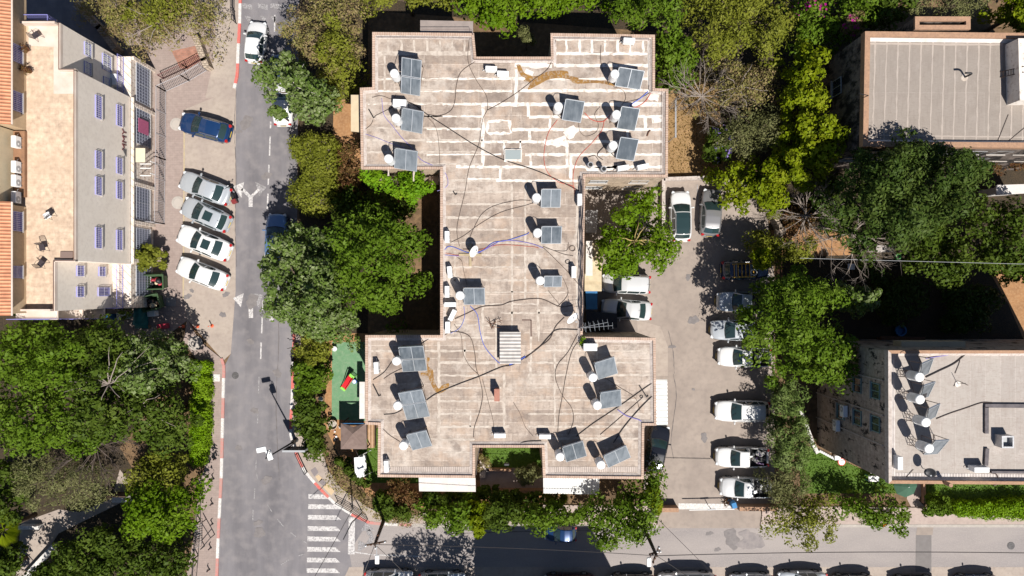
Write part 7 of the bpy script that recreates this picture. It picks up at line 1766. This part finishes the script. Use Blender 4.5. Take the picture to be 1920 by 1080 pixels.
for k in range(3): m.tube([(.80+k*.06,-.2,.62-k*.2),(.80+k*.06,.2,.62-k*.2)], .025, 5)
pt("ladder", m, M_sg)
c = P(663.5,716,.5); t = thing("toy_drum", (c.x,c.y,0), "blue plastic drum beside the toddler slide", "drum"); MB().lathe((c.x,c.y,0), [(.14,.03),(.19,.05),(.2,.3),(.18,.36)], 16).build("drum", plain("drum_blue", (.03,.16,.55), .4), t); MB().lathe((c.x,c.y,0), [(.16,.362),(.10,.39)], 16).build("lid", M_white, t)
for px, py, lab in ((627,654,"white round stool at the play mat's top edge"),(601,748,"white round stool among the bushes left of the play mat")):
    c = P(px,py,.5); t = thing("stool", (c.x,c.y,0), lab, "stool", "white garden stools"); MB().lathe((c.x,c.y,0), [(.2,.42),(.22,.46),(.2,.5),(.08,.505)], 16).build("seat", M_white, t)
    for a in range(3): MB().tube([(c.x+math.cos(a*2.1)*.12,c.y+math.sin(a*2.1)*.12,.43),(c.x+math.cos(a*2.1)*.2,c.y+math.sin(a*2.1)*.2,0)], .018, 5).build("leg", M_galv, t)
hut("awning", [(674,716),(684,716),(684,785),(674,785)], 2.4, M_flat_canopy, "narrow white awning along the lower left wing beside the play mat", "awning")
px = [(639,793),(663,800),(687,793),(688,842),(639,842)]; w = P2(px, 2.4); cx = sum(p.x for p in w)/5; cy = sum(p.y for p in w)/5; t = thing("pavilion", (cx,cy,0), "small garden pavilion with a brown fabric roof on four posts", "pavilion")
ap = Vector((cx,cy+.1,2.75)); m = MB(); m.add([tuple(p) for p in w]+[tuple(ap)], [(1,0,5),(2,1,5),(3,2,5),(4,3,5),(0,4,5)]); m.build("roof", noisy("brown_fabric", (.20,.145,.125), (.15,.105,.09), 2), t)
for i in (0,2,3,4): p = w[i]*1.0; MB().tube([(p.x+(cx-p.x)*.06,p.y+(cy-p.y)*.06,0),(p.x+(cx-p.x)*.06,p.y+(cy-p.y)*.06,2.4)], .05, 6).build("post", M_timber, t)
MB().box((cx,w[0].y-.05,2.3), (w[2].x-w[0].x,.05,.16)).build("fascia", M_blue, t)
w = P2([(689,796),(702,796),(702,840),(689,840)], 1.0); tt = thing("deck_stack", ((w[0].x+w[1].x)/2,(w[0].y+w[2].y)/2,0), "stack of orange-brown timber slats beside the brown pavilion", "timber")
for i in range(5): x = w[0].x+(i+.5)*(w[1].x-w[0].x)/5; MB().box((x,(w[0].y+w[2].y)/2,.95), (.10,w[0].y-w[2].y,.06)).build("slat", M_wood, tt)
MB().box(((w[0].x+w[1].x)/2,(w[0].y+w[2].y)/2,.45), ((w[1].x-w[0].x)*.9,(w[0].y-w[2].y)*.95,.9)).build("bearers", M_timber, tt)
c = P(623,797,.5); t = thing("tub", (c.x,c.y,0), "round pale tub left of the brown pavilion", "tub"); m = MB().lathe((c.x,c.y,0), [(.32,.02),(.40,.40),(.43,.42),(.43,.46),(.38,.46),(.34,.12)], 20); m.build("bowl", noisy("tub_pale", (.50,.38,.28), (.42,.31,.22), 3), t); MB().lathe((c.x,c.y,0), [(.345,.2),(.3,.22)], 20).build("soil", M_kerb, t)
c = P(633,806,.3); rg = random.Random(4); t = thing("clutter", (c.x,c.y,0), "scattered white pots and toys left of the brown pavilion", "clutter")
for i in range(12): MB().lathe((c.x+rg.uniform(-.45,.3),c.y+rg.uniform(-1.0,.5),.015), [(.06,0),(.10,.12),(.08,.14)], 9).build("pot", rg.choice([M_white,M_kw,plain("terracotta",(.30,.13,.07),.85)]), t)
c = P(678,873,1.0); t = thing("garden_swing", (c.x,c.y,0), "white garden swing seat with a pale canopy on the lawn", "swing", None, .05); pt = lambda n, mb, m: setattr(mb.build(n, m), 'parent', t)
pt("canopy", MB().box((0,.1,1.85), (.75,1.65,.05), 0, 0, .12), M_white); pt("seat", MB().bbox((.05,.1,.5), (.5,1.4,.1), .03), M_white); pt("backrest", MB().bbox((-.22,.1,.8), (.08,1.4,.5), .03), M_white); m = MB()
for s in (-1, 1): m.tube([(-.65,s*.95+.1,.02),(0,s*.88+.1,1.9),(.65,s*.95+.1,.02)], .035, 6)
m.tube([(0,-.78,1.9),(0,.98,1.9)], .035, 6); pt("frame", m, M_white)
for s in (-1, 1): pt("hanger", MB().tube([(0,s*.65+.1,1.88),(.05,s*.65+.1,.52)], .018, 5), M_galv)
c = P(670,888,.05); m = MB().tube([P(661,898,.06), P(686,894,.06)], .03, 6); tag(m.build("pole", M_white), "white pole lying on the lawn below the garden swing", "pole")
# courtyard bits and garden of the lower right block
for px, py, sx, sy, h, mt, nm, lab in ((905,880,.5,1.5,.5,M_cant,"planter","long raised bed at the courtyard's left side"),(914,878,.3,.7,.5,M_cant,"planter","short raised bed next to the courtyard's long bed"),(951,834,.4,.18,.3,M_dark,"wall_light","small dark lamp box on the courtyard's top wall")):
    c = P(px,py,h); z0 = 0 if nm == "planter" else 6.6; tag(MB().bbox((c.x,c.y,z0+h/2), (sx,sy,h), .04).build(nm, mt), lab, "planter" if nm == "planter" else "light")
wall_line([(915,878),(958,879)], .5, .2, M_brown_cap, "low brown border wall between the courtyard lawn and its pink paving")
wall_line([(900,917),(1020,917)], .8, .22, M_brown_cap, "low brown wall along the courtyard's lower edge")
c = P(1703,913,2.2); t = thing("parasol", (c.x,c.y,0), "dark green garden parasol by the lower right block's entrance walk", "parasol"); MB().lathe((c.x,c.y,1.75), [(1.0,0),(.98,.03),(.5,.30),(.04,.5)], 8).build("canopy", plain("parasol_green", (.03,.085,.05), .8), t); MB().tube([(c.x,c.y,0),(c.x,c.y,2.3)], .03, 6).build("pole", M_white, t)
t = thing("garden_ornament", P(1580,848), "low white ornamental edging with a round red-rimmed plaque on the lawn by the blotched wall", "ornament"); t.location.z = 0
for i in range(9): c = P(1538+i*3.6,846+i*1.9,.2); MB().lathe((c.x,c.y,0), [(.10,.0),(.12,.15),(.06,.22)], 9).build("edging_stone", M_white, t)
c = P(1580,867,.3); MB().lathe((c.x,c.y,.05), [(.34,0),(.34,.06),(.30,.08)], 22).build("plaque_rim", plain("plaque_red", (.5,.06,.03), .5), t); MB().lathe((c.x,c.y,.05), [(.26,.0),(.26,.09)], 20).build("plaque", M_white, t)
c = P(1570,858,.3); MB().bbox((c.x,c.y,.2), (.5,.4,.4), .04).build("box", M_white, t)
c = P(1637,897,.6); t = thing("garden_table", (c.x,c.y,0), "small white and turquoise table by the blotched block's lower corner", "table"); MB().bbox((c.x,c.y,.7), (.9,.5,.05), .02).build("top", M_white, t); M_tq = plain("turquoise", (.10,.45,.42), .5)
for sx in (-1, 1):
    for sy in (-1, 1): MB().tube([(c.x+sx*.4,c.y+sy*.2,.68),(c.x+sx*.42,c.y+sy*.22,0)], .03, 5).build("leg", M_tq, t)
c = P(1270,215,0); t = thing("post_rail", (c.x,c.y,0), "pale upright beam in the dry yard beside the north wing", "beam"); a, b = P(1268,186,2.4), P(1266,258,2.4); MB().box(((a.x+b.x)/2,(a.y+b.y)/2,2.35), (.13,a.y-b.y,.10)).build("beam", M_galv, t)
for p in (a, b): MB().tube([(p.x,p.y+(.15 if p is b else -.15),0),(p.x,p.y+(.15 if p is b else -.15),2.3)], .04, 6).build("post", M_galv, t)
# back yard odds and ends
hut("shed", [(1643,460),(1677,460),(1677,473),(1643,473)], 2.2, noisy("shed_pale", (.42,.38,.36), (.34,.31,.29), 2), "little pale grey shed roof at the foot of the largest evergreen", "shed")
hut("garden_store", [(1868,347),(1930,345),(1930,362),(1868,366)], 2.4, M_flat_canopy, "white flat roof at the right edge below the striped block", "store")
c = P(1597,500,.8); t = thing("garden_table", (c.x,c.y,0), "small white table in the shaded back yard", "table"); MB().bbox((c.x,c.y,.72), (.6,.5,.04), .02).build("top", M_white, t)
for sx in (-1, 1):
    for sy in (-1, 1): MB().tube([(c.x+sx*.25,c.y+sy*.2,.70),(c.x+sx*.25,c.y+sy*.2,0)], .02, 5).build("leg", M_galv, t)
for px, py, s, mt, lab in ((1685,481,.26,plain("green_toy",(.08,.33,.08),.5),"bright green plastic tub at the edge of the shaded back yard"),(1690,620,.5,M_blue,"blue bundle at the top edge of the pale screed block")):
    c = P(px,py,.4); tag(MB().lathe((c.x,c.y,0), [(s*.8,.01),(s,.35),(s*.95,.4),(s*.7,.40),(s*.65,.1)], 14).build("tub", mt), lab, "tub")
guard([(1455,521),(1455,478)], "rusty post rail between the bare yard and the car park", 1.2, M_rust, group="rusty rails")
hut("planter_box", [(1652,630),(1735,632),(1735,648),(1652,648)], 1.0, M_rust, "rusty long planter against the screed block's shaded top wall", "planter")
# neighbours just south of the frame: their shadows fall across the street
sb = thing("apartment_block", P(1085,1240), "plain stone block standing just beyond the bottom edge, seen by its street shadow", "building"); sb.location.z = 0
MB().prism([tuple(p)[:2] for p in P2([(976,1150),(1190,1150),(1190,1330),(976,1330)])], -.1, 12.0).build("wall", M_stone, sb)
MB().prism([tuple(p)[:2] for p in P2([(973,1147),(1193,1147),(1193,1333),(973,1333)])], 12.002, 12.3).build("roof", M_cant, sb)
tree([(770,1130),(830,1095),(905,1090),(985,1120),(975,1210),(890,1230),(800,1220)], 'green', 3, 9.0, "tree beyond the bottom edge whose dappled shadow lies on the street", group=GS, gaps=.3, shape_z=0.0, dens=.8)
bpy.context.view_layer.update()
